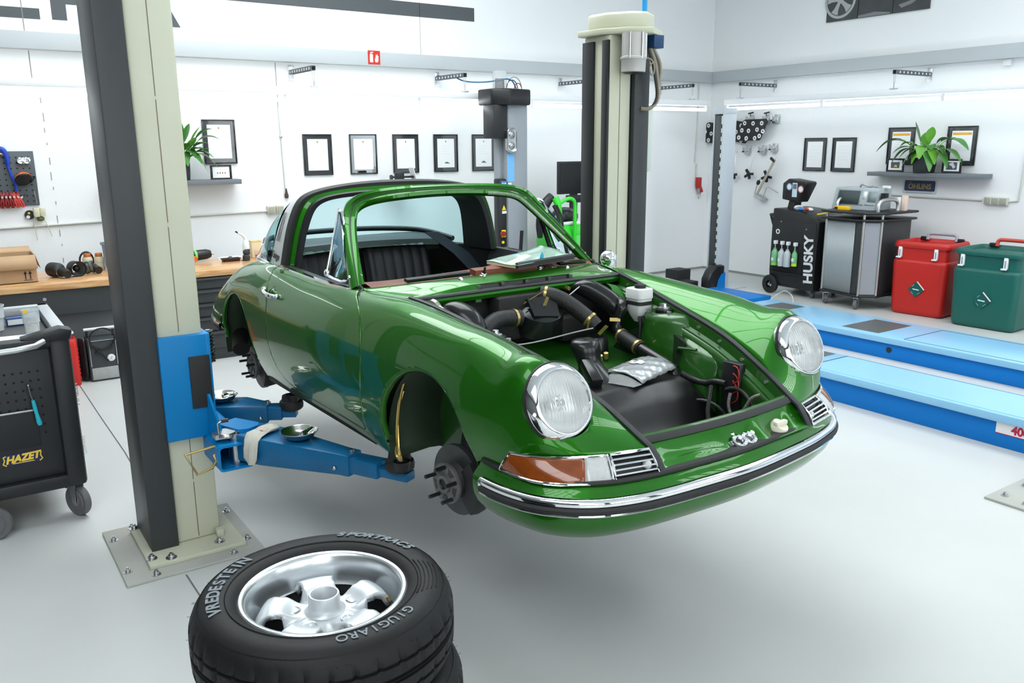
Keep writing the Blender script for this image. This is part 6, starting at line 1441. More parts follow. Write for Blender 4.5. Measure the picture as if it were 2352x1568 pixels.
def light_arm(loc, rz, label, L=.65, dz=-.187):
    t = thing('light_bracket', label, 'bracket', loc, (0,0,rz), 'perforated brackets that hold the light rows')
    MB().box(-.03,.03,-.006,-.0005,-.085,.075,bev=.002).build('wall_plate', ZINC, t)
    r = MB(); R = []
    for s in (-1, 1): MB().box(s*.020-.002,s*.020+.002,-L,-.006,-.020,.024).build('rail_side', RAIL, t)
    MB().box(-.020,.020,-L,-.006,.020,.024).build('rail_top', RAIL, t)
    for k in range(9):
        y = -.035-L*.105*k; MB().box(-.023,-.0215,y-.012,y+.006,-.010,.012).build('rail_slot', WALLM, t); MB().box(.0215,.023,y-.012,y+.006,-.010,.012).build('rail_slot', WALLM, t)
    for s in (-1,1):
        MB().tube([(s*.012,-L+.015,-.02),(s*.016*.6,-L+.012,-.10),(s*.004,-L+.012,dz+.06)], .0035, 5).build('chain', ZINC, t)
    MB().tube([(0,-L+.012,dz+.06),(0,-L+.012,dz+.016)], .006, 6).build('chain_hook', ZINC, t)
    MB().box(-.035,.035,-L-.02,-L+.045,dz,dz+.014,bev=.003).build('lamp_clip', ZINC, t)
    return t
for (x, y, a, lb) in ((3.36,YB,0,'perforated arm with chain, first from the left on the back wall'),(5.147,YB,0,'perforated arm with blue cable beside the grey lift post'),(6.988,YB,0,'perforated arm on the back wall beside the cream lift post'),(8.778,YB,0,'perforated arm on the back wall nearest the corner'),(1.58,YB,0,'perforated arm on the back wall behind the near lift post'),(XR,7.935,-PI/2,'perforated arm on the right wall nearest the corner'),(XR,5.722,-PI/2,'perforated arm on the right wall above the plant')):
    light_arm((x,y,2.665), a, lb, .65 if a == 0 else .72)
# ---------------------------------------------------------------- grey lift post at the back
t = thing('lift_post', 'slim grey lift post with a black cap in front of the back wall', 'car lift', (5.55,8.0,0)); ox, oy = 5.55, 8.0
GP = mat('light grey lift paint', (.28,.31,.34), .42, var=.05, vscale=3)
MB().box(5.41-ox,5.69-ox,0,.26,0,2.36,bev=.03).build('column', GP, t)
MB().box(5.30-ox,5.80-ox,-.05,.36,0,.02).build('base_plate', GP, t)
MB().box(5.35-ox,5.41-ox,.10,.20,.5,2.0,bev=.004).build('side_rail', GP, t)
MB().prism([(5.207-ox,.02),(5.38-ox,-.10),(5.56-ox,-.06),(5.709-ox,-.03),(5.709-ox,.30),(5.207-ox,.30)], (0,0,2.325), (1,0,0), (0,1,0), (0,0,.175)).build('cap', BLACK, t, bevel=.02)
MB().box(5.212-ox,5.39-ox,-.02,.20,1.965,2.33,bev=.012).build('drive_cover', BLACK, t)
MB().box(5.30-ox,5.405-ox,.02,.14,.62,1.525,bev=.02).build('control_strip', BLACK, t)
MB().box(5.325-ox,5.40-ox,.012,.02,1.44,1.50).build('blue_panel', mat('blue panel', (.03,.22,.55), .4), t)
for k in (0,1): MB().box(5.338-ox+.03*k,5.355-ox+.03*k,.008,.012,1.46,1.48).build('panel_button', WHITE, t)
MB().prism([(-.027,-.025),(.027,-.025),(0,.03)], (5.362-ox,.018,1.20), (1,0,0), (0,0,1), (0,-.004,0)).build('warning_triangle', mat('warning yellow', (.9,.62,.0), .45), t)
MB().box(5.338-ox,5.395-ox,.014,.02,1.135,1.165).build('white_label', WHITE, t)
MB().box(5.325-ox,5.375-ox,-.002,.02,.87,.95,bev=.004).build('switch_plate', MATS['warning yellow'], t)
MB().cyl((5.325-ox,-.002,.91),(5.325-ox,-.035,.91),.030,n=20).build('rotary_switch', mat('dark red knob', (.25,.015,.012), .4), t)
MB().cyl((5.345-ox,.02,.81),(5.345-ox,.008,.81),.016,n=16).build('yellow_button', MATS['warning yellow'], t)
lp_ = MB().loft([[(5.435-ox+a*k,y,1.945+b*k) for a,b in rrect(.125,.275,.05,6)] for y,k in ((.0,.96),(-.035,1.0),(-.05,1.0),(-.055,.94),(-.046,.86))]).build('work_lamp', STEEL, t, sharp=40, label='steel rimmed inspection lamp with two round reflectors')
for z in (1.885,2.005): MB().lathe([(.046,-.004),(.040,.006),(.02,.016),(.001,.018)], 24, axis_M((5.435-ox,-.046,z),(0,-1,0))).build('reflector', mat('grey reflector', (.35,.37,.38), .25, .8), lp_)
MB().box(5.40-ox,5.495-ox,-.003,.0,1.49,1.80).build('blue_sheet', mat('blue instruction sheet', (.10,.38,.75), .5, col2=(.25,.52,.82), vscale=60), t)
MB().box(5.41-ox,5.455-ox,-.003,.0,1.44,1.48).build('white_sticker', WHITE, t)
MB().bar((5.595-ox,-.004,.93),(5.565-ox,-.004,.55),.045,.006,up=(0,-1,0)).build('black_strap', BLACK, t)
MB().box(5.688-ox,5.70-ox,.06,.16,1.6,2.0).build('cable_duct', BLACK, t)
mt = MB().lathe([(.001,.19),(.07,.19),(.078,.18),(.080,.0)], 28, axis_M((5.375-ox,.10,2.50),(0,0,1))).build('motor_cover', mat('smoky clear cover', (.72,.75,.76), .08, trans=.85, ior=1.1), t)
MB().lathe([(.001,.11),(.045,.11),(.05,.0)], 20, axis_M((5.375-ox,.10,2.50),(0,0,1))).build('motor_core', mat('grey motor core', (.22,.22,.22), .5), mt)
BCAB = mat('blue control cable', (.03,.16,.32), .4)
MB().tube([(5.145-ox,1.09,2.70),(5.15-ox,1.0,2.69),(5.148-ox,.74,2.69)], .006, 6).build('control_cable', BCAB, t)
MB().tube([(5.15-ox,.74,2.69),(5.17-ox,.55,2.61),(5.26-ox,.25,2.58),(5.33-ox,.08,2.59),(5.46-ox,.02,2.60),(5.56-ox,.05,2.51)], .008, 8, sm=24).build('control_cable', BCAB, t)
for (x0, r, m_) in ((5.50,.075,BLACK),(5.53,.10,CABLE),(5.58,.05,WIRE)):
    MB().tube([(x0-ox+r*math.cos(a), .04, 2.50+r*1.3*math.sin(a)) for a in np.linspace(PI,0,14)], .005, 6).build('cable_loop', m_, t)
# ---------------------------------------------------------------- monitor and green machines
t = thing('monitor', 'black flat monitor on a stand beside the cream lift post', 'monitor', (6.68,8.45,0))
MB().box(-.22,.26,-.02,.025,1.29,1.69,bev=.006).build('casing', BLACK, t); MB().box(-.20,.24,-.023,-.019,1.315,1.67).build('screen', mat('dark screen', (.006,.007,.009), .12), t)
MB().box(.0,.10,.0,.05,.9,1.30,bev=.008).build('stand_arm', BLACK, t); MB().box(-.02,.30,-.05,.10,1.18,1.27,bev=.01).build('bracket', BLACK, t); MB().box(.12,.22,-.055,-.048,1.20,1.27).build('white_note', WHITE, t)
MB().box(-.25,.40,-.14,.35,.60,.90,bev=.02).build('cabinet', mat('dark cart body', (.05,.055,.06), .5), t); MB().box(-.25,.40,-.14,.35,0,.60,bev=.01).build('lower_cabinet', MATS['dark cart body'], t)
GRN = mat('bright green plastic', (.035,.62,.03), .35, coat=.2)
t = thing('service_unit', 'bright green wheeled service unit with a tube handle beside the lift post', 'machine', (6.08,7.98,0))
MB().loft([[(a*k,b*k,z) for a,b in rrect(.46,.42,.05,5)] for z,k in ((.10,.9),(.13,1),(.86,1),(.95,.94),(.98,.85))]).xf(Matrix.Translation((.07,0,0))).build('body', GRN, t, sharp=50)
MB().box(-.13,.29,-.215,-.208,.30,.86,bev=.01).build('front_panel', mat('light green panel', (.10,.68,.12), .35), t)
MB().tube([(-.13,-.22,.35),(-.13,-.24,.90),(-.15,-.23,1.22),(-.17,-.20,1.30)], [.03,.03,.035,.045], 12, sm=16).build('front_column', GRN, t)
MB().tube([(-.12,-.23,1.24),(-.02,-.26,1.29),(.06,-.26,1.26),(.085,-.25,1.12),(.09,-.24,.88),(.09,-.23,.55)], .022, 12, sm=24).build('tube_handle', GRN, t)
MB().tube([(-.19,-.16,1.32),(-.28,-.15,1.22),(-.34,-.14,1.0),(-.33,-.13,.85)], [.05,.06,.05,.03], 12, sm=14).build('black_hood', BLACK, t)
MB().tube([(-.22,-.24,1.22),(-.17,-.26,1.10),(-.15,-.265,.85),(-.16,-.26,.60)], .02, 10, sm=16).build('hose', RUBBER, t); MB().tube([(-.19,-.25,1.22),(-.13,-.27,1.08),(-.115,-.27,.85),(-.13,-.26,.58)], .016, 10, sm=16).build('hose', RUBBER, t)
MB().box(-.26,-.16,-.225,-.215,1.02,1.10).build('white_label', WHITE, t); MB().box(-.30,-.22,-.20,-.19,.98,1.02).build('grey_label', PALE, t)
MB().ball((.12,.0,1.06), .16, 18, (1.2,.8,.7)).build('dark_bag', mat('black bag film', (.015,.015,.016), .25, bump=.8, bscale=14), t); MB().tube([(-.05,-.15,.99),(.08,-.19,1.0),(.22,-.16,.99)], .02, 8).build('white_edge', WHITE, t)
for x in (-.18,.18): MB().lathe([(.03,-.02),(.06,-.02),(.06,.02),(.03,.02)], 20, axis_M((x,-.1,.06),(1,0,0))).build('wheel', RUBBER, t)
MB().box(-.2,.2,-.15,.15,.04,.11).build('chassis', BLACK, t)
t = thing('vacuum_cleaner', 'low black and green vacuum cleaner left of the green service unit', 'machine', (5.66,7.52,0))
MB().loft([[(a*k,b*k,z) for a,b in rrect(.34,.40,.12,6)] for z,k in ((.03,.85),(.10,1),(.45,1),(.60,.98),(.68,.80),(.72,.45))]).build('body', BLACK, t, sharp=60)
MB().loft([[(-.06+a*k,-.19+b,z) for a,b in rrect(.10,.04,.015,4)] for z,k in ((.28,.7),(.36,1),(.54,1),(.60,.7))]).build('green_part', GRN, t); MB().loft([[(.10+a*k,-.19+b,z) for a,b in rrect(.10,.04,.015,4)] for z,k in ((.28,.7),(.36,1),(.50,1),(.56,.7))]).build('green_part', GRN, t)
for k in range(2): MB().tube([(.02+(.16-.03*k)*math.cos(a), -.10-.02*k, .70+(.13-.02*k)*math.sin(a)) for a in np.linspace(-.3,PI+.3,22)], .012, 8).build('suction_hose', RUBBER, t)
MB().box(-.15,.15,-.17,.17,.0,.05).build('base', BLACK, t)
# ================================================================= right wall
def rframe(label, y, z, w, h, paper, deco=None, group=None):
    return wall_frame('certificate_frame', label, 'picture', (XR,y,z), -PI/2, w, h, .022, paper, deco, group)
def lines(t, y, pw, ph):
    for k in range(5): MB().box(-pw*.30,pw*(.30-.12*(k%2)),y-.0005,y,ph*(.32-.13*k)-.001,ph*(.32-.13*k)+.001).build('text_line', PALE, t)
def orange_head(t, y, pw, ph):
    MB().box(-pw*.46,pw*.46,y-.0006,y,ph*.36,ph*.44).build('orange_band', ORP, t); lines(t, y, pw, ph*.7)
rframe('framed certificate on the right wall, left one of the plain pair', 7.210, 1.744, .345, .432, (.235,.335), lines)
rframe('framed certificate on the right wall, right one of the plain pair', 6.774, 1.744, .345, .432, (.235,.335), lines)
rframe('framed certificate with orange heading behind the plant, left side', 5.995, 1.852, .345, .440, (.235,.335), orange_head)
rframe('framed certificate with orange heading at the right end of the shelf', 5.254, 1.852, .345, .440, (.235,.335), orange_head)
sh = MB().box(XR-.245,XR-.001,4.868,6.262,1.497,1.545,bev=.002).build('wall_shelf', SHF); tag(sh, 'grey floating shelf on the right wall carrying the plant', 'shelf')
PHD = mat('dark photo print', (.05,.055,.075), .4, col2=(.12,.13,.16), vscale=30)
def photo_a(t, y, pw, ph):
    MB().box(-.055,.055,y-.0006,y,-.035,.035).build('photo_print', PHD, t)
    MB().prism([(-.020,-.022),(.022,-.022),(.018,-.006),(.004,.004),(-.012,-.002)], (.005,y-.0006,0), (1,0,0), (0,0,1), (0,-.0006,0)).build('yellow_shape', mat('photo yellow', (.85,.55,.02), .5), t)
def photo_b(t, y, pw, ph):
    MB().box(-.062,.062,y-.0006,y,-.042,.042).build('photo_print', PHD, t)
    MB().prism([(-.025,.030),(.015,.040),(.030,.010),(.045,-.010),(.020,-.030),(.0,.0),(-.030,.010)], (.0,y-.0006,0), (1,0,0), (0,0,1), (0,-.0006,0)).build('pale_shape', PALE, t)
for lab, y, d, w in (('small frame with a yellow spot in its photo, left of the shelf plant',5.94,photo_a,.225),('small frame with a grey abstract photo on the shelf right of the plant',5.25,photo_b,.228)):
    wall_frame('photo_frame', lab, 'picture', (9.672,y,1.6285), -PI/2, w, .158, .018, (w-.05,.115), d, None, FRM)
plant((9.665,5.578,1.545), -PI/2, 'peace lily in a charcoal pot in the middle of the right shelf',
 [(-.44,-.06,.36,.05,0,.10),(-.58,-.08,.24,.04,0,.20),(-.34,-.12,.22,.04,0,.12),(-.10,-.10,.58,.045,0,.02),(.10,-.08,.52,.045,1,.04),(.02,-.06,.46,.05,1,.02),(.40,-.08,.36,.055,0,.12),(.55,-.10,.26,.06,0,.18),(-.20,-.15,.04,.05,0,.15),(.16,-.16,.02,.05,0,.17),(-.36,-.10,.10,.05,0,.16),(.34,-.12,.06,.05,0,.16),(.05,-.12,.30,.05,0,.10),(-.08,-.14,.10,.055,1,.15),(.48,-.10,.13,.05,0,.14),(.20,-.14,.10,.05,1,.16),(-.14,-.14,.12,.055,0,.14),(-.26,-.12,.15,.05,0,.13),(.02,-.16,.16,.055,1,.16),(.14,-.14,.26,.05,0,.12),(-.14,-.12,.28,.055,0,.10),(.26,-.06,.20,.05,0,.14),(-.30,-.04,.30,.045,1,.12),(.24,.02,.40,.045,0,.08),(-.05,-.02,.36,.05,0,.04)], (.102,.172))
t = thing('brand_sign', 'blue sign with yellow lettering below the right shelf', 'sign', (XR,5.705,1.372), (0,0,-PI/2))
MB().prism(rrect(.43,.17,.02,4), (0,-.0005,0), (1,0,0), (0,0,1), (0,-.004,0)).build('clear_plate', mat('pale clear plate', (.62,.66,.70), .3), t)
MB().prism(rrect(.385,.125,.018,4,0,.012), (0,-.0045,0), (1,0,0), (0,0,1), (0,-.002,0)).build('blue_plate', mat('muted navy plate', (.03,.045,.11), .45), t)
SG = mat('muted yellow lettering', (.32,.24,.06), .5)
textmesh('OHLINS', .082, (0,-.0066,.004), (1,0,0), (0,0,1), .0006, bold=.0025).build('lettering', SG, t)
for x in (-.138,-.116): MB().box(x-.006,x+.006,-.0078,-.0064,.052,.060).build('letter_dot', SG, t)
MB().box(-.17,.17,-.0052,-.0044,-.076,-.064).build('small_print', mat('grey blue print', (.38,.42,.48), .5), t)
c = MB().tube([(XR-.012,6.1,1.262),(XR-.012,5.5,1.252),(XR-.012,4.95,1.250)], .011, 10).build('conduit_pipe', CON); tag(c, 'pale conduit pipe running along the right wall to the sockets', 'pipe')
c = MB().tube([(XR-.012,4.66,1.25),(XR-.012,4.56,1.26),(XR-.012,4.545,1.40),(XR-.012,4.53,2.3)], .009, 8).build('conduit_pipe', CON); tag(c, 'pale conduit rising up the right wall from the sockets', 'pipe')
t = thing('wall_socket', 'triple cream socket strip on the right wall above the red bin', 'socket', (XR,4.785,1.25), (0,0,-PI/2))
for k in (-.086,0,.086):
    MB().box(k-.042,k+.042,-.045,-.001,-.043,.043,bev=.006).build('box', MATS['cream socket plastic'], t); MB().box(k-.032,k+.032,-.054,-.044,-.033,.035,bev=.004).build('flap', MATS['olive grey flap'], t)
c = MB().box(XR-.05,XR-.001,4.80,4.885,2.695,2.765,bev=.008).build('junction_box', WHITE); tag(c, 'small white junction box below the beam on the right wall', 'box')
c = MB().tube([(9.56,YB-.012,2.75),(9.56,YB-.012,2.2),(9.54,YB-.012,1.62)], .010, 8).build('conduit_pipe', CON); tag(c, 'vertical conduit on the back wall in the far corner', 'pipe')
t = thing('power_plug', 'red industrial plug hanging on the back wall near the corner', 'plug', (9.60,YB-.002,1.30))
PR = mat('plug red', (.42,.02,.015), .4)
MB().loft([[(a*k,-.045+b*k,z) for a,b in rrect(.075,.07,.015,4)] for z,k in ((.10,.9),(.09,1),(-.02,1),(-.06,.85))]).build('socket_body', PR, t)
MB().cyl((.02,-.05,-.04),(.05,-.06,-.12),.032,n=16).build('plug_body', PR, t); MB().cyl((.0,-.05,-.06),(.005,-.05,-.14),.022,n=14).build('grey_coupling', GREY, t)
MB().tube([(-.02,-.02,.10),(-.03,-.015,.30)], .012, 8).build('conduit', CON, t); MB().tube([(.02,-.03,.10),(.05,-.03,.02),(.06,-.04,-.12),(.03,-.04,-.22),(.0,-.04,-.19)], .006, 6, sm=14).build('lead', CABLE, t)
# poster of a car, three canvas panels, lower strip in view
t = thing('wall_canvas', 'three panel dark photo canvas of a car high on the right wall', 'picture', (XR,6.49,3.85), (0,0,-PI/2))
CV = mat('dark canvas print', (.035,.038,.040), .45, col2=(.08,.085,.09), vscale=4); CVS = mat('silver grey print', (.42,.44,.45), .4); CVM = mat('mid grey print', (.20,.21,.22), .4)
for x0, x1 in ((-.69,-.245),(-.235,.225),(.235,.69)): MB().box(x0,x1,-.02,-.0005,-.45,.45,bev=.002).build('canvas_panel', CV, t)
cw_ = (-.53,-.20)
MB().lathe([(.190,0),(.222,0),(.222,.002),(.190,.002)], 56, axis_M((cw_[0]+.03,-.0205,cw_[1]),(0,-1,0))).build('printed_rim', CVS, t)
for k in range(5):
    a = PI/2+2*PI*k/5+.2; c_, s_ = math.cos(a), math.sin(a)
    P = [(r*c_-w*s_, r*s_+w*c_) for r, w in ((.04,-.02),(.12,-.030),(.175,-.052),(.182,0),(.175,.052),(.12,.030),(.04,.02))]
    MB().prism(P, (cw_[0]+.03,-.0205,cw_[1]), (1,0,0), (0,0,1), (0,-.0015,0)).build('printed_spoke', CVS, t)
MB().lathe([(.001,.002),(.045,.002),(.045,0)], 28, axis_M((cw_[0]+.03,-.0205,cw_[1]),(0,-1,0))).build('printed_hub', CVS, t)
for z, zz in ((-.12,-.15),(-.17,-.19)): 
    MB().prism([(-.235,z),(-.10,zz-.01),(.05,zz-.01),(.215,z+.01),(.215,z-.010),(.05,zz-.028),(-.10,zz-.028),(-.235,z-.018)], (0,-.0205,0), (1,0,0), (0,0,1), (0,-.001,0)).build('printed_line', CVS, t)
MB().prism([(-.23,-.42),(.0,-.40),(.20,-.43),(.20,-.445),(-.23,-.445)], (0,-.0205,0), (1,0,0), (0,0,1), (0,-.001,0)).build('printed_glow', CVM, t)
MB().prism([(.30,-.36),(.45,-.33),(.66,-.22),(.66,-.26),(.46,-.37),(.34,-.40)], (0,-.0205,0), (1,0,0), (0,0,1), (0,-.001,0)).build('printed_glow', CVM, t)
MB().lathe([(.001,.001),(.05,.001),(.05,0)], 20, axis_M((.55,-.0205,-.17),(0,-1,0))).build('printed_spot', CVS, t)
# wheel alignment targets on their hooks
AL = mat('bare aluminium', (.55,.57,.58), .35, .9, var=.15)
def target(loc, rot, label):
    t = thing('alignment_target', label, 'measuring target', loc, rot, 'black wheel alignment targets in the corner')
    MB().prism([(-.27,-.13),(.13,-.15),(.155,-.13),(.27,.10),(.25,.135),(-.12,.155),(-.16,.135),(-.285,-.10)], (0,-.03,0), (1,0,0), (0,0,1), (0,.02,0)).build('plate', mat('matt black target', (.012,.013,.014), .5), t, bevel=.004)
    k = 0
    for x, z in ((-.12,.105),(.03,.09),(.18,.08),(-.17,.01),(-.05,-.005),(.10,.0),(-.225,-.085),(-.09,-.105),(.06,-.115),(.14,-.09),(.20,-.03)):
        MB().lathe([(.012,0),(.030,0),(.030,.0015),(.012,.0015)], 20, axis_M((x,-.0302,z),(0,-1,0))).build('white_ring', WHITE, t)
    MB().box(.07,.12,-.01,XR-loc[0]-.001,-.02,.04,bev=.004).build('arm', AL, t)
    return t
target((9.79,8.95,2.04), (0,.10,-PI/2), 'black target plate with white rings left of the slim rack post')
target((9.775,8.46,2.055), (0,.10,-PI/2), 'black target plate with white rings half hidden right of the slim rack post')
target((9.70,8.17,2.075), (0,-.06,-PI/2), 'black target plate with white rings in front, rightmost of the three')
def hook(y, z, label, d=.14):
    t = thing('wall_hook', label, 'hook', (XR,y,z), (0,0,-PI/2), 'aluminium hooks and clamps in the corner')
    MB().box(-.04,.04,-.02,-.0005,-.05,.06,bev=.004).build('plate', AL, t); MB().box(-.012,.012,-d,-.02,-.03,-.01).build('arm', AL, t); MB().box(-.012,.012,-d,-d+.015,-.03,.05).build('lip', AL, t)
    MB().box(-.05,.05,-.06,-.02,-.06,.03,bev=.01).build('block', AL, t)
    return t
for k, (y, z) in enumerate(((8.30,2.22),(8.02,2.215),(7.86,2.22),(8.33,1.80),(8.05,1.80),(7.86,1.83))):
    h = hook(y, z, ['aluminium clamp above the targets, left of three','aluminium clamp above the targets, middle of three','aluminium clamp above the targets, right of three','aluminium clamp below the targets, left of three','aluminium clamp below the targets, middle of three','aluminium clamp below the targets, right of three'][k])
    if k < 2:
        MB().tube([(0,-.05,.05),(.0,-.05,.10)], .006, 6).build('spindle', BLACK, h); MB().bar((-.04,-.05,.085),(.05,-.05,.10),.02,.018,bev=.004).build('handle', BLACK, h)
for k, (y, z, s) in enumerate(((8.53,1.44,.8),(8.25,1.465,1.0),(7.93,1.44,1.1))):
    t = thing('wheel_clamp', ['black three-arm gripper half hidden beside the rack post','black three-arm gripper hanging alone on its cord','black gripper hanging with a long aluminium bar, rightmost'][k], 'gripper', (XR-.07,y,z), (0,.2*k,-PI/2))
    for a in (.3,2.2,-1.1,-2.2): MB().bar((0,0,0),(s*.09*math.cos(a),-.02,s*.07*math.sin(a)),.035,.03,up=(0,-1,0),bev=.006).build('arm', BLACK, t)
    MB().ball((0,-.01,.0), .03, 12).build('hub', BLACK, t)
    MB().tube([(0,0,.02),(.005,.02,.30),(0,.05,.34)], .003, 6).build('cord', ZINC, t)
    if k == 2:
        MB().bar((-.01,-.05,-.28),(.06,-.05,.28),.03,.018,up=(0,-1,0)).build('bar', mat('tan bar', (.42,.38,.30), .5), t); MB().bar((.07,-.05,.25),(-.02,-.05,.27),.035,.03,up=(0,-1,0),bev=.006).build('top_handle', BLACK, t)
        MB().tube([(-.06,-.04,-.06),(-.07,-.04,-.18),(-.05,-.04,-.30),(.10,-.04,-.30),(.10,-.04,-.12)], .007, 6).build('frame_tube', AL, t); MB().box(.10,.30,-.035,-.02,-.12,-.105).build('arm_tube', AL, t); MB().ball((-.06,-.05,-.12), .03, 10, (1,.8,1.3)).build('black_knob', BLACK, t)
        MB().box(-.05,.12,-.05,.06,-.33,-.29,bev=.006).build('foot', AL, t)
# ---------------------------------------------------------------- four-post rack: slim post, cross piece, runways
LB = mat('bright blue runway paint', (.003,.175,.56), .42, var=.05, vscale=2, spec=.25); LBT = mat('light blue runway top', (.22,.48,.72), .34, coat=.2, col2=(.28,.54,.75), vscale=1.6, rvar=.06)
PGREY = mat('pale grey rack post paint', (.52,.57,.62), .42, var=.04, vscale=3)
t = thing('rack_post', 'slim pale grey rack post with a black slotted channel in the far corner', 'car lift', (8.60,7.68,0)); ox, oy = 8.60, 7.68
MB().box(8.49-ox,8.725-ox,7.62-oy,7.645-oy,0,2.33,bev=.005).build('front_flange', PGREY, t); MB().box(8.49-ox,8.725-ox,7.785-oy,7.80-oy,0,2.33,bev=.005).build('rear_flange', PGREY, t)
MB().box(8.70-ox,8.725-ox,7.645-oy,7.785-oy,0,2.33).build('web', PGREY, t); MB().box(8.503-ox,8.70-ox,7.675-oy,7.785-oy,.30,2.25,bev=.004).build('channel_shade', mat('dark grey channel shade', (.06,.065,.07), .4), t)  # dark block stands in for shade inside the open channel
MB().box(8.486-ox,8.728-ox,7.616-oy,7.804-oy,2.26,2.337,bev=.008).build('top_bridge', PGREY, t)
MB().box(8.495-ox,8.53-ox,7.648-oy,7.668-oy,.2,2.24).build('lock_rail', mat('pale lock rail', (.60,.68,.66), .4), t)
for k in range(18): MB().box(8.493-ox,8.496-ox,7.652-oy,7.666-oy,.30+.105*k,.35+.105*k).build('rail_slot', BLACK, t)
ox, oy = 8.62, 7.70
MB().loft([[(8.30-ox+.0,y,z) for y,z in ((-.12,.0),(.02,.0),(.02,.16),(-.12,.14))],[(8.36-ox,y,z) for y,z in ((-.12,.0),(.02,.0),(.02,.26),(-.12,.24))],[(8.46-ox,y,z) for y,z in ((-.12,.0),(.02,.0),(.02,.34),(-.12,.32))],[(8.60-ox,y,z) for y,z in ((-.12,.0),(.02,.0),(.02,.34),(-.12,.32))]]).build('carriage_cover', BLACK, t, bevel=.02)
MB().prism([(8.44-ox,0),(8.60-ox,0),(8.60-ox,.23),(8.53-ox,.21),(8.47-ox,.13)], (0,-.125,0), (1,0,0), (0,0,1), (0,-.008,0)).build('blue_cover', LB, t)
MB().box(8.35-ox,8.95-ox,-.2,.2,0,.015).build('floor_plate', PGREY, t)
c = MB().box(7.93,8.35,6.60,7.45,.0,.075,bev=.006).build('blue_ramp_box', LB); tag(c, 'low blue steel box on the floor between the rack post and runway', 'ramp')
for k, (x, y, h) in enumerate(((8.26,8.10,.24),(8.14,7.84,.12))):
    c = MB().box(x-.13,x+.13,y-.11,y+.11,0,h,bev=.008).build('rubber_block', RUBBER); tag(c, ['taller black rubber block on the floor left of the rack post','lower black rubber block on the floor close to the rack post'][k], 'block')
def runway(x0, x1, y0, y1, h, label):
    t = thing('lift_runway', label, 'car lift', ((x0+x1)/2,(y0+y1)/2,0), group=None); w = (x1-x0)/2; L = (y1-y0)/2
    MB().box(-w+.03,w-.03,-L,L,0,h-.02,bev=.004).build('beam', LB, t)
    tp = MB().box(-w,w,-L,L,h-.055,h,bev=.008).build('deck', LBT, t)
    MB().box(-w+.004,-w+.0,-L,L,h-.056,h-.05).build('edge_line', LB, t) if False else None
    return t, w, L
r1, w, L = runway(5.39,5.945,-2.0,6.2,.222,'blue lift runway nearer to the car, with a 4000 kg label')
yc = 2.1
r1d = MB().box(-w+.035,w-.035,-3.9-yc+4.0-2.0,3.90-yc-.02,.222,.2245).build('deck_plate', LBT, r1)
MB().box(w-.03,w-.022,-L,3.9-yc,.2205,.2235).build('deck_joint', mat('dark blue joint', (.004,.05,.14), .5), r1); MB().box(-w+.03,w-.022,3.895-yc,3.905-yc,.2205,.2235).build('deck_joint', MATS['dark blue joint'], r1)
MB().box(-w+.12,w-.03,4.0-yc,4.45-yc,.2215,.2235).build('slip_plate', mat('dark steel slip plate', (.13,.135,.14), .4, .5), r1)
MB().box(-w+.028,-w+.031,3.4-yc,3.8-yc,.165,.175).build('side_slot', BLACK, r1)
st = MB().box(-w+.0265,-w+.0305,2.05-yc,2.47-yc,.092,.168).build('load_sticker', mat('sticker white', (.82,.80,.80), .5), r1)
textmesh('4000 kg', .075, (-w+.0262,2.262-yc,.128), (0,-1,0), (0,0,1), .0005, bold=.003, sx=.95).build('load_lettering', mat('crimson print', (.50,.01,.06), .5), r1)
MB().box(-w+.0258,-w+.0268,2.05-yc,2.47-yc,.090,.094).build('sticker_border', MATS['crimson print'], r1); MB().box(-w+.0258,-w+.0268,2.05-yc,2.47-yc,.166,.170).build('sticker_border', MATS['crimson print'], r1)
r2, w, L = runway(6.88,7.62,-2.0,6.0,.20,'blue lift runway farther from the car, in front of the bins')
yc = 2.0
MB().box(-w+.10,w-.10,4.30-yc,4.68-yc,.1995,.2015).build('slip_plate', MATS['dark steel slip plate'], r2); MB().box(-w+.10,w-.10,5.5-yc,5.8-yc,.1995,.2015).build('slip_plate', MATS['dark steel slip plate'], r2)
for a in ((-w+.06,w-.05,4.02-yc,4.03-yc),(w-.06,w-.05,-L,4.02-yc),(-w+.055,-w+.065,-L,4.02-yc)): MB().box(a[0],a[1],a[2],a[3],.1995,.2012).build('deck_joint', MATS['dark blue joint'], r2)
MB().cyl((-w+.032,4.14-yc,.085),(-w+.026,4.14-yc,.085),.026,n=20).build('side_hole', BLACK, r2)
c = MB().box(4.53,5.1,1.40,2.08,0,.014,bev=.003).build('floor_plate', MATS['painted floor plate']); tag(c, 'painted steel floor plate at the right edge of the picture', 'plate')
for k, (x, y) in enumerate(((4.63,2.02),(4.60,1.90),(4.85,2.02))): hexbolt((x,y,.014), .012, c)
# tangle of clear tubing on the floor
tag(MB().tube([(8.05,6.42,.012),(8.15,6.50,.02),(8.28,6.48,.10),(8.34,6.40,.16),(8.36,6.30,.10),(8.30,6.28,.015),(8.20,6.40,.012),(8.10,6.30,.012)], .008, 8, sm=40).build('clear_tubing', mat('clear tubing', (.7,.72,.73), .2, trans=.6)), 'loop of clear tubing on the floor behind the runway', 'hose')
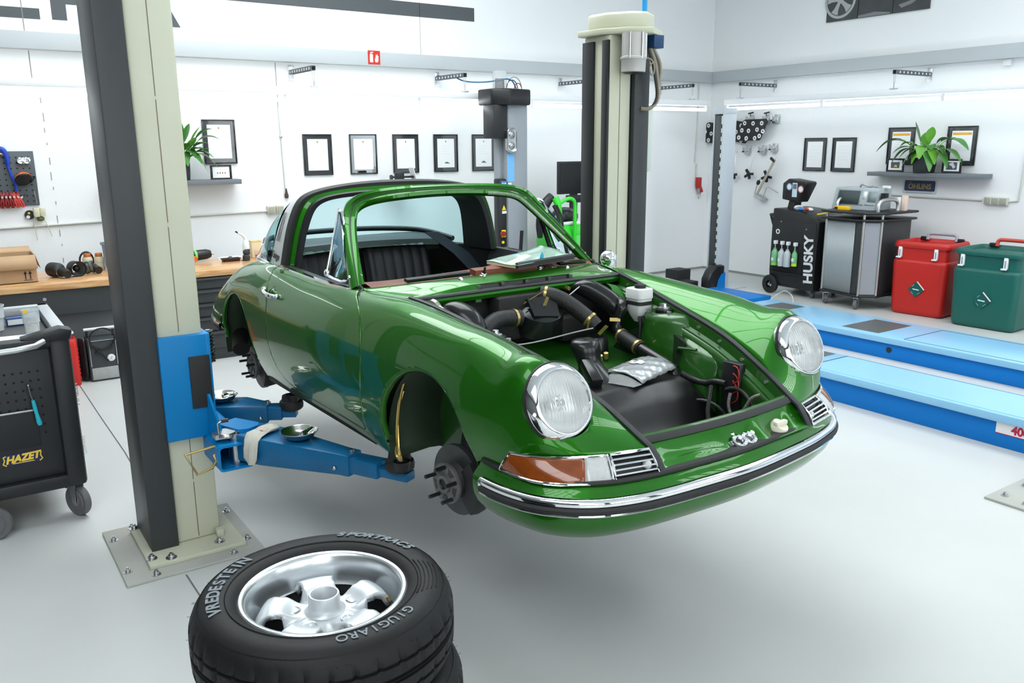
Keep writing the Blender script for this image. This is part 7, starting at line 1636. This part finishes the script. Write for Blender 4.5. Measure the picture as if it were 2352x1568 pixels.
# ---------------------------------------------------------------- service machine, test cart, bins
t = thing('service_station', 'black service station with white lettering and four hanging bottles', 'machine', (9.17,6.70,0), (0,0,-PI/2-.06))
HB = mat('satin black shell', (.013,.014,.015), .42, var=.1)
prof = [(-.34,.11),(-.36,.30),(-.355,.96),(-.345,1.09),(-.20,1.085),(.06,1.065),(.26,1.02),(.385,.96),(.375,.80),(.36,.40),(.36,.11)]
MB().prism(prof, (0,-.32,0), (1,0,0), (0,0,1), (0,.62,0)).build('shell', HB, t, bevel=.014)
MB().box(-.335,.345,-.325,-.315,.14,.93,bev=.006).build('side_panel', HB, t)
MB().box(-.30,.175,-.330,-.322,.28,.66,bev=.004).build('bottle_bay', mat('bay black', (.004,.004,.005), .6), t)
MB().box(-.30,.175,-.345,-.322,.275,.292,bev=.003).build('bay_ledge', HB, t)
MB().tube([(-.34,-.30,1.0),(-.42,-.28,1.0),(-.425,-.1,1.0),(-.425,.2,1.0),(-.34,.26,1.0)], .018, 10).build('push_handle', BLACK, t); MB().tube([(-.42,-.28,1.0),(-.36,-.29,.88)], .016, 8).build('handle_strut', BLACK, t)
MB().loft([[(x,y,z) for x,y,z in ((-.24,-.19,1.08),(-.14,-.19,1.08),(-.14,-.06,1.08),(-.24,-.06,1.08))],[(x,y,z) for x,y,z in ((-.22,-.18,1.20),(-.12,-.18,1.20),(-.12,-.07,1.20),(-.22,-.07,1.20))]]).build('head_neck', HB, t)
hd = MB().prism([(-.31,1.20),(-.06,1.17),(.06,1.40),(.05,1.425),(-.22,1.46),(-.31,1.40)], (0,-.22,0), (1,0,0), (0,0,1), (0,.20,0)).build('display_head', HB, t, bevel=.012)
dn = Vector((.88,0,-.46)).normalized(); du = Vector((.46,0,.88)).normalized()
MBm = lambda a, b: Vector((-.035,0,1.19))+Vector((0,1,0))*a+du*b
t.update_tag()
# the display faces the car side: put it on the front of the head
fy = -.223
MB().prism([(-.26,1.215),(-.065,1.19),(.045,1.40),(-.20,1.44)], (0,fy,0), (1,0,0), (0,0,1), (0,-.004,0)).build('display_panel', BLACK, hd)
for x, z, m_, r in ((-.195,1.36,'gauge blue rim',.044),(-.015,1.335,'gauge red rim',.044)):
    MB().lathe([(.001,.002),(r,.002),(r,0)], 28, axis_M((x,fy-.004,z),(0,-1,0))).build('gauge', mat(m_, (.20,.36,.62) if 'blue' in m_ else (.60,.20,.20), .4), hd); MB().lathe([(.001,.003),(r*.72,.003),(r*.72,0)], 24, axis_M((x,fy-.004,z),(0,-1,0))).build('gauge_face', WHITE, hd)
MB().box(-.145,-.070,fy-.007,fy-.004,1.235,1.41).build('keypad', mat('pale blue keypad', (.55,.66,.75), .4), hd); MB().box(-.135,-.08,fy-.009,fy-.006,1.335,1.395).build('small_screen', mat('grey screen', (.16,.19,.21), .25), hd)
textmesh('HUSKY', .185, (.268,-.3265,.49), (-.055,0,1), (-1,0,-.055), .0015, bold=.006, space=1.02).build('white_lettering', WL, t)
MB().lathe([(.018,.003),(.032,.003),(.032,0),(.018,0)], 24, axis_M((-.245,-.3255,.80),(0,-1,0))).build('filler_ring', WHITE, t)
for x, z in ((.20,.86),(.215,.52),(.215,.20),(-.20,.93)): MB().cyl((x,-.325,z),(x,-.330,z),.010,n=10).build('panel_screw', ZINC, t)
for y in (-.30,.28):
    MB().lathe([(.045,-.028),(.10,-.03),(.118,-.02),(.118,.02),(.10,.03),(.045,.028)], 32, axis_M((-.315,y-.03,.118),(0,1,0))).build('wheel', RUBBER, t); MB().lathe([(.001,.032),(.018,.030),(.020,.02)], 16, axis_M((-.315,y-.03,.118),(0,-1,0))).build('wheel_cap', ZINC, t)
for y in (-.2,.2): caster((.26,y,0), .4, .05, t)
MB().box(-.34,.36,-.28,.28,.10,.14).build('chassis', BLACK, t)
MB().cyl((.385,-.12,.16),(.385,-.12,.70),.05,n=18).build('green_cylinder', mat('dark green cylinder', (.006,.06,.03), .4), t)
for x, y, z, m_, s_ in ((-.10,-.15,1.10,'WHITE',.05),(-.03,-.20,1.09,'CABLE',.045),(.04,-.10,1.08,'WHITE',.04),(.0,-.22,1.09,'blue cap',.028),(.06,-.18,1.09,'red cap',.024)):
    MB().ball((x,y,z), s_, 12, (1.3,1,.7)).build('top_fitting', {'WHITE':WHITE,'CABLE':CABLE}.get(m_) or mat(m_, (.03,.20,.62) if 'blue' in m_ else (.6,.05,.02), .4), t)
BOT = mat('frosted bottle', (.68,.76,.78), .3, trans=.35); BOTG = mat('green bottle', (.25,.62,.30), .3, trans=.35)
FLU = mat('yellow green fluid', (.50,.70,.02), .3)
for k, (x, m_, w_) in enumerate(((-.232,BOTG,.042),(-.125,BOT,.042),(-.030,BOT,.044),(.085,BOTG,.034))):
    o = thing('fluid_bottle', ['green tinted bottle, leftmost on the black service station','clear bottle with a white label, second on the black service station','clear bottle without label, third on the black service station','slim green bottle with yellow fluid, rightmost on the service station'][k], 'bottle', t.matrix_basis @ Vector((x,-.375,.365)) if False else (0,0,0), group='bottles on the black service station')
    Mt = Matrix.Translation((9.17,6.70,0)) @ Matrix.Rotation(-PI/2-.06,4,'Z'); o.matrix_world = Mt @ Matrix.Translation((x,-.372,.375+.02*(k == 3)))
    h = .17 if k < 3 else .15
    MB().lathe([(.001,0),(w_*.95,0),(w_,.008),(w_,h),(w_*.55,h+.03),(w_*.42,h+.035),(w_*.42,h+.05),(.001,h+.05)], 24).build('body', m_, o)
    if k in (0,3): MB().lathe([(.001,.002),(w_*1.01,.002),(w_*1.01,.035),(.001,.036)], 24).build('fluid', FLU if k == 3 else mat('green fluid', (.22,.55,.08), .3), o)
    if k in (1,3,0): MB().box(-.016,.016,-w_-.003,-w_+.004,.06,.10).build('label', WHITE, o)
    MB().tube([(0,0,h+.05),(0,0,h+.10)], .008, 8).build('tube', ZINC, o); MB().box(-.018,.018,-.018,.03,h+.10,h+.145,bev=.004).build('coupling', WHITE, o)
tag(MB().bar((8.905,6.42,1.045),(8.87,6.20,1.09),.045,.018,bev=.004).build('yellow_marker', mat('marker yellow', (.78,.62,.03), .4)), 'yellow and white marker lying on the front edge of the service station', 'marker')
# ---- test cart
t = thing('test_cart', 'grey test cart with roller shutter front and black rails', 'cart', (9.10,5.86,0), (0,0,-PI/2))
SHUT = mat('silver roller shutter', (.40,.44,.46), .4, .3); nt = SHUT.node_tree
MB().prism([(-.33,-.32),(.08,-.40),(.20,-.40),(.33,-.26),(.33,.34),(-.33,.34)], (0,0,.17), (1,0,0), (0,1,0), (0,0,.87)).build('body', mat('cart charcoal', (.03,.032,.035), .45), t, bevel=.01)
sl = MB(); n = 40; G = []
for i in range(n+1):
    u = i/n; G.append([(-.325+.42*u, -.335-.072*u+(.003 if i % 2 else 0)-.002, z) for z in (.185,1.005)])
MB().grid(G).build('roller_shutter', SHUT, t, thick=.004, sharp=10)
MB().prism([(.212,-.394),(.325,-.270),(.325,-.262),(.207,-.387)], (0,0,.185), (1,0,0), (0,1,0), (0,0,.82)).build('side_plate', mat('grey side plate', (.30,.31,.34), .4, .3), t)
for x, y in ((.203,-.408),(.338,-.265),(-.335,-.335)): MB().cyl((x,y,.165),(x,y,1.10),.014,n=12).build('corner_tube', mat('satin nickel tube', (.60,.58,.54), .3, .9), t)
for z, g in ((1.10,.03),(1.02,.02)):
    MB().prism([(-.38-g*.3,-.36-g),(.08,-.43-g),(.22,-.43-g),(.37+g,-.27),(.37+g,.36),(-.38-g*.3,.36)], (0,0,z), (1,0,0), (0,1,0), (0,0,.028)).build('rail', BLACK, t, bevel=.012)
MB().prism([(-.36,-.35),(.08,-.42),(.22,-.42),(.355,-.27),(.355,.35),(-.36,.35)], (0,0,.15), (1,0,0), (0,1,0), (0,0,.03)).build('bottom_rail', BLACK, t, bevel=.01)
for p in (((-.30,-.20),(-.30,.14)),((.27,-.26),(.27,.12))):
    (x, y0), (_, y1) = p; MB().tube([(x,y0,1.12),(x,y0,1.20),(x,y0+.05,1.245),(x,y1-.05,1.245),(x,y1,1.20),(x,y1,1.12)], .020, 12, sm=24).build('grab_handle', mat('matt nickel', (.62,.63,.63), .3, .8), t)
for x, y in ((-.30,-.30),(.16,-.36),(.28,.28),(-.30,.30)): caster((x,y,0), .9 if x < 0 else .2, .06, t)
d = thing('test_device', 'grey bench tester with dark screen and keypad on top of the cart', 'device', (9.10,5.93,1.128), (0,0,-PI/2))
DEV = mat('grey device shell', (.37,.42,.44), .45, var=.04)
MB().prism([(-.18,0),(.16,0),(.16,.25),(-.11,.25)], (-.33,0,0), (0,1,0), (0,0,1), (.56,0,0)).build('housing', DEV, d, bevel=.012)
nn = Vector((0,-.963,.27)); uu = Vector((0,.27,.963)); P0 = Vector((0,-.18,0))
def onface(x0,x1,a,b,name,m_,o=.0015):
    c0 = P0+nn*o; MB().add([c0+Vector((x0,0,0))+uu*a,c0+Vector((x1,0,0))+uu*a,c0+Vector((x1,0,0))+uu*b,c0+Vector((x0,0,0))+uu*b],[(0,1,2,3)]).build(name, m_, d, thick=.002)
onface(-.285,.03,.055,.235,'screen_bezel',mat('grey bezel', (.27,.31,.32), .45)); onface(-.27,.015,.065,.225,'screen',mat('slate screen', (.055,.075,.078), .5, spec=.2),.003)
onface(.05,.10,.13,.22,'white_sticker',WHITE,.003); onface(.12,.23,.10,.225,'keypad',mat('dark keypad', (.13,.18,.19), .5, col2=(.35,.40,.40), vscale=70),.003); onface(.04,.075,.055,.075,'knob',mat('grey button', (.24,.27,.28), .4),.005); onface(.10,.22,.06,.072,'label_text',mat('device text', (.24,.28,.29), .5),.003)
MB().box(.255,.315,-.10,-.04,.12,.20).build('side_vent', BLACK, d); MB().box(.20,.28,.0,.05,.25,.28,bev=.005).build('white_box', WHITE, d)
MB().tube([(-.10,.03,.255),(-.05,.0,.285),(.02,.03,.262),(.08,.0,.27),(.12,.04,.258)], .010, 8, sm=20).build('top_cable', CABLE, d)
o = thing('multimeter', 'yellow handheld meter lying on the cart in front of the tester', 'meter', (8.80,6.02,1.128), (0,0,-PI/2+.1))
MB().box(-.09,.09,-.03,.03,0,.045,bev=.01).build('body', mat('meter yellow', (.88,.52,.01), .4), o); MB().box(-.085,-.045,-.032,-.028,.010,.036).build('clip', BLACK, o)
for k, x in enumerate((-.02,.02)):
    o = tag(MB().box(9.22,9.28,5.50+.06*k,5.55+.06*k,1.128,1.30-.02*k,bev=.004).build('small_carton', WHITE if k else mat('white orange carton', (.80,.62,.52), .5)), ['small white carton at the right end of the test cart','slim white and orange carton at the right end of the test cart'][1-k], 'box')
# ---- oil bins
def bin_(loc, rz, col, cold, hcol, w, d_, h, label, dark):
    t = thing('waste_bin', label, 'bin', loc, (0,0,rz))
    m_ = mat(label.split()[0]+' bin plastic', col, .42, var=.06, vscale=20, bump=.04, bscale=150)
    R = []
    for z, k in ((.0,.86),(.02,.93),(.06,.95),(h*.70,1.0),(h*.735,.985),(h*.75,.93),(h*.91,.93)): R.append([(a*k,b*k,z) for a,b in rrect(w,d_,.07,7)])
    MB().loft(R).build('body', m_, t, sharp=50)
    R = []
    for z, k in ((h*.905,.94),(h*.91,1.0),(h*.935,1.015),(h*.965,1.0),(h*.985,.965),(h*.985,.90),(h*.94,.85),(h*.935,.10)): R.append([(a*k,b*k,z) for a,b in rrect(w,d_,.08,7)])
    MB().loft(R).build('lid', m_, t, sharp=40)
    for x in (-.24*w/.68,.13*w/.68+.06):
        l = MB().box(x-.020,x+.020,-d_*.48-.018,-d_*.46,h*.775,h*.915,bev=.006).build('lid_clasp', WHITE, t); MB().box(x-.038,x+.018,-d_*.48-.030,-d_*.48-.010,h*.765,h*.785,bev=.004).build('clasp_foot', WHITE, l); MB().box(x-.006,x+.006,-d_*.48-.0195,-d_*.48-.0175,h*.79,h*.88).build('clasp_slot', GREY, l)
    hd = MB().tube([(-.16,d_*.40,h*.97),(-.155,d_*.42,h*1.04),(-.10,d_*.43,h*1.055),(.10,d_*.43,h*1.055),(.155,d_*.42,h*1.04),(.16,d_*.40,h*.97)], .020, 10, sm=24).build('handle', hcol, t)
    for s in (-.20,.20): MB().box(s-.04,s+.04,d_*.38,d_*.45,h*.96,h*1.01,bev=.008).build('handle_mount', BLACK, t)
    for x, y in ((-.05,-.02),(-.01,-.02),(.28,-.06),(.33,-.06)): MB().box(x*w/.68-.006,x*w/.68+.006,y-.006,y+.006,h*.935,h*.95).build('lid_stud', m_, t)
    c = (.0,-d_*.495,h*.36); s_ = .088
    lb = MB().prism([(-s_,0),(0,-s_),(s_,0),(0,s_)], c, (1,0,.0), (0,0,1), (0,-.008,0)).build('diamond_label', mat('dark green label', (.008,.085,.075), .4), t)
    LG = mat('pale label line', (.55,.78,.74), .4); LG2 = mat('teal label line', (.05,.38,.32), .4)
    MB().bar((c[0]-.035,c[1]-.009,c[2]+.003),(c[0]+.035,c[1]-.009,c[2]-.003),.012,.002,up=(0,-1,0)).build('label_line', LG, lb)
    for q in ((-.045,.03,-.02,.055),(-.05,-.03,-.025,-.055),(.02,-.055,.05,-.03)): MB().bar((c[0]+q[0],c[1]-.009,c[2]+q[1]),(c[0]+q[2],c[1]-.009,c[2]+q[3]),.008,.002,up=(0,-1,0)).build('label_line', LG2, lb)
    MB().bar((c[0]+.01,c[1]-.011,c[2]+s_+.002),(c[0]+s_+.006,c[1]-.011,c[2]+.004),.011,.006,up=(0,-1,0)).build('label_edge', mat('pink white edge', (.80,.72,.70), .4), lb)
    for y in (.18,): MB().lathe([(.03,-.02),(.085,-.022),(.09,.0),(.085,.022),(.03,.02)], 28, axis_M((w*.43+.03,d_*.36,.09),(1,0,0))).build('wheel', RUBBER, t); MB().lathe([(.03,-.02),(.085,-.022),(.09,.0),(.085,.022),(.03,.02)], 28, axis_M((-w*.43-.03,d_*.36,.09),(1,0,0))).build('wheel', RUBBER, t)
    return t
bin_((9.20,5.12,0), -PI/2+.08, (.50,.017,.012), 0, mat('grey bin handle', (.35,.37,.42), .4), 0.62, .56, .83, 'red ribbed waste bin with white clasps beside the test cart', 0)
bin_((9.12,4.33,0), -PI/2+.03, (.006,.105,.085), 0, mat('red bin handle', (.55,.06,.04), .4), .68, .62, .83, 'green waste bin with white clasps and red handle at the right', 0)
# ================================================================= loose things lying on and in the car
CM = Matrix.Translation((2.1638,2.5929,.3993)) @ Matrix.Rotation(math.radians(-88.806),4,'Z') @ Matrix.Rotation(math.radians(-.2836),4,'Y')
def car_at(name, label, cat, p, rz=0, rx=0, ry=0):
    o = thing(name, label, cat); o.matrix_world = CM @ Matrix.Translation(p) @ Matrix.Rotation(rz,4,'Z') @ Matrix.Rotation(ry,4,'Y') @ Matrix.Rotation(rx,4,'X'); return o
fo = car_at('manual_folder', 'pale green plastic covered booklet lying on the brown dashboard', 'booklet', (-.655,.155,.966), 0, 0, 0)
q = [(-.01,-.225),(.215,-.205),(.115,.20),(-.24,.27)]
FC = mat('pale green printed cover', (.58,.70,.60), .25, col2=(.16,.42,.32), vscale=9, coat=.6)
def quad(q, z0, z1, k=1.0): return [[(x*k, y*k, z) for x, y in q] for z in (z0, z1)]
MB().loft(quad(q,.0,.014,.985)).build('pages', mat('cream pages', (.72,.68,.45), .7), fo)
n = 14; G = []
for i in range(n+1):
    u = i/n; row = []
    for j in range(n+1):
        v = j/n; x = (q[0][0]*(1-u)+q[1][0]*u)*(1-v)+(q[3][0]*(1-u)+q[2][0]*u)*v; y = (q[0][1]*(1-u)+q[1][1]*u)*(1-v)+(q[3][1]*(1-u)+q[2][1]*u)*v
        row.append((x, y, .016+.022*max(0,v-.6)*(1-u)*2+.003*math.sin(u*7+v*5)))
    G.append(row)
MB().grid(G).build('cover', FC, fo, thick=.003)
e = [Vector((*q[1],.0)), Vector((*q[2],.0))]
MB().loft([[p+Vector((d,0,z)) for d, z in ((0,.001),(0,.022),(-.02,.026),(-.02,.001))] for p in e]).build('dark_binding', BLACK, fo)
bg = car_at('plastic_bag', 'silver grey part in clear plastic wrapping with a barcode label on the fuel tank', 'package', (.155,.125,.588), .30)
G = []
for i in range(25):
    v = i/24; row = []
    for j in range(17):
        u = j/16; a = PI*u
        x = -.10+.20*u; y = -.155+.29*v
        z = .010+.040*math.sin(a)**.8*(1-.25*abs(2*v-1)**4)+.004*math.sin(u*23+v*9)*math.sin(v*31)
        row.append((x, y, z))
    G.append(row)
PB = mat('crinkled silver film', (.36,.38,.40), .28, .3, coat=.7, bump=.22, bscale=30, var=.12)
sh_ = MB().grid(G).build('wrapped_part', PB, bg, thick=.004, sharp=0)
lab = [[(G[i][j][0], G[i][j][1], G[i][j][2]+.003) for j in range(5,11)] for i in range(9,14)]
lb = MB().grid(lab).build('paper_label', mat('white label paper', (.82,.83,.83), .5), bg)
for k in range(6):
    a = Vector(lab[1+k//3*2][1]); b = Vector(lab[1+k//3*2][3]); d = Vector((0,.006*(k%3),.0012))
    MB().bar(a+d, b+d, .003, .0008).build('barcode_bar', BLACK, lb)
MB().grid([[(G[0][j][0]-.005*k, G[0][j][1]-.035*k, max(.004, G[0][j][2]-.010-.03*k*k*.5)) for j in range(17)] for k in (0,.5,1,1.6)]).build('loose_film', mat('clear wrap', (.85,.87,.88), .12, trans=.75, ior=1.1, bump=.6, bscale=30), bg)
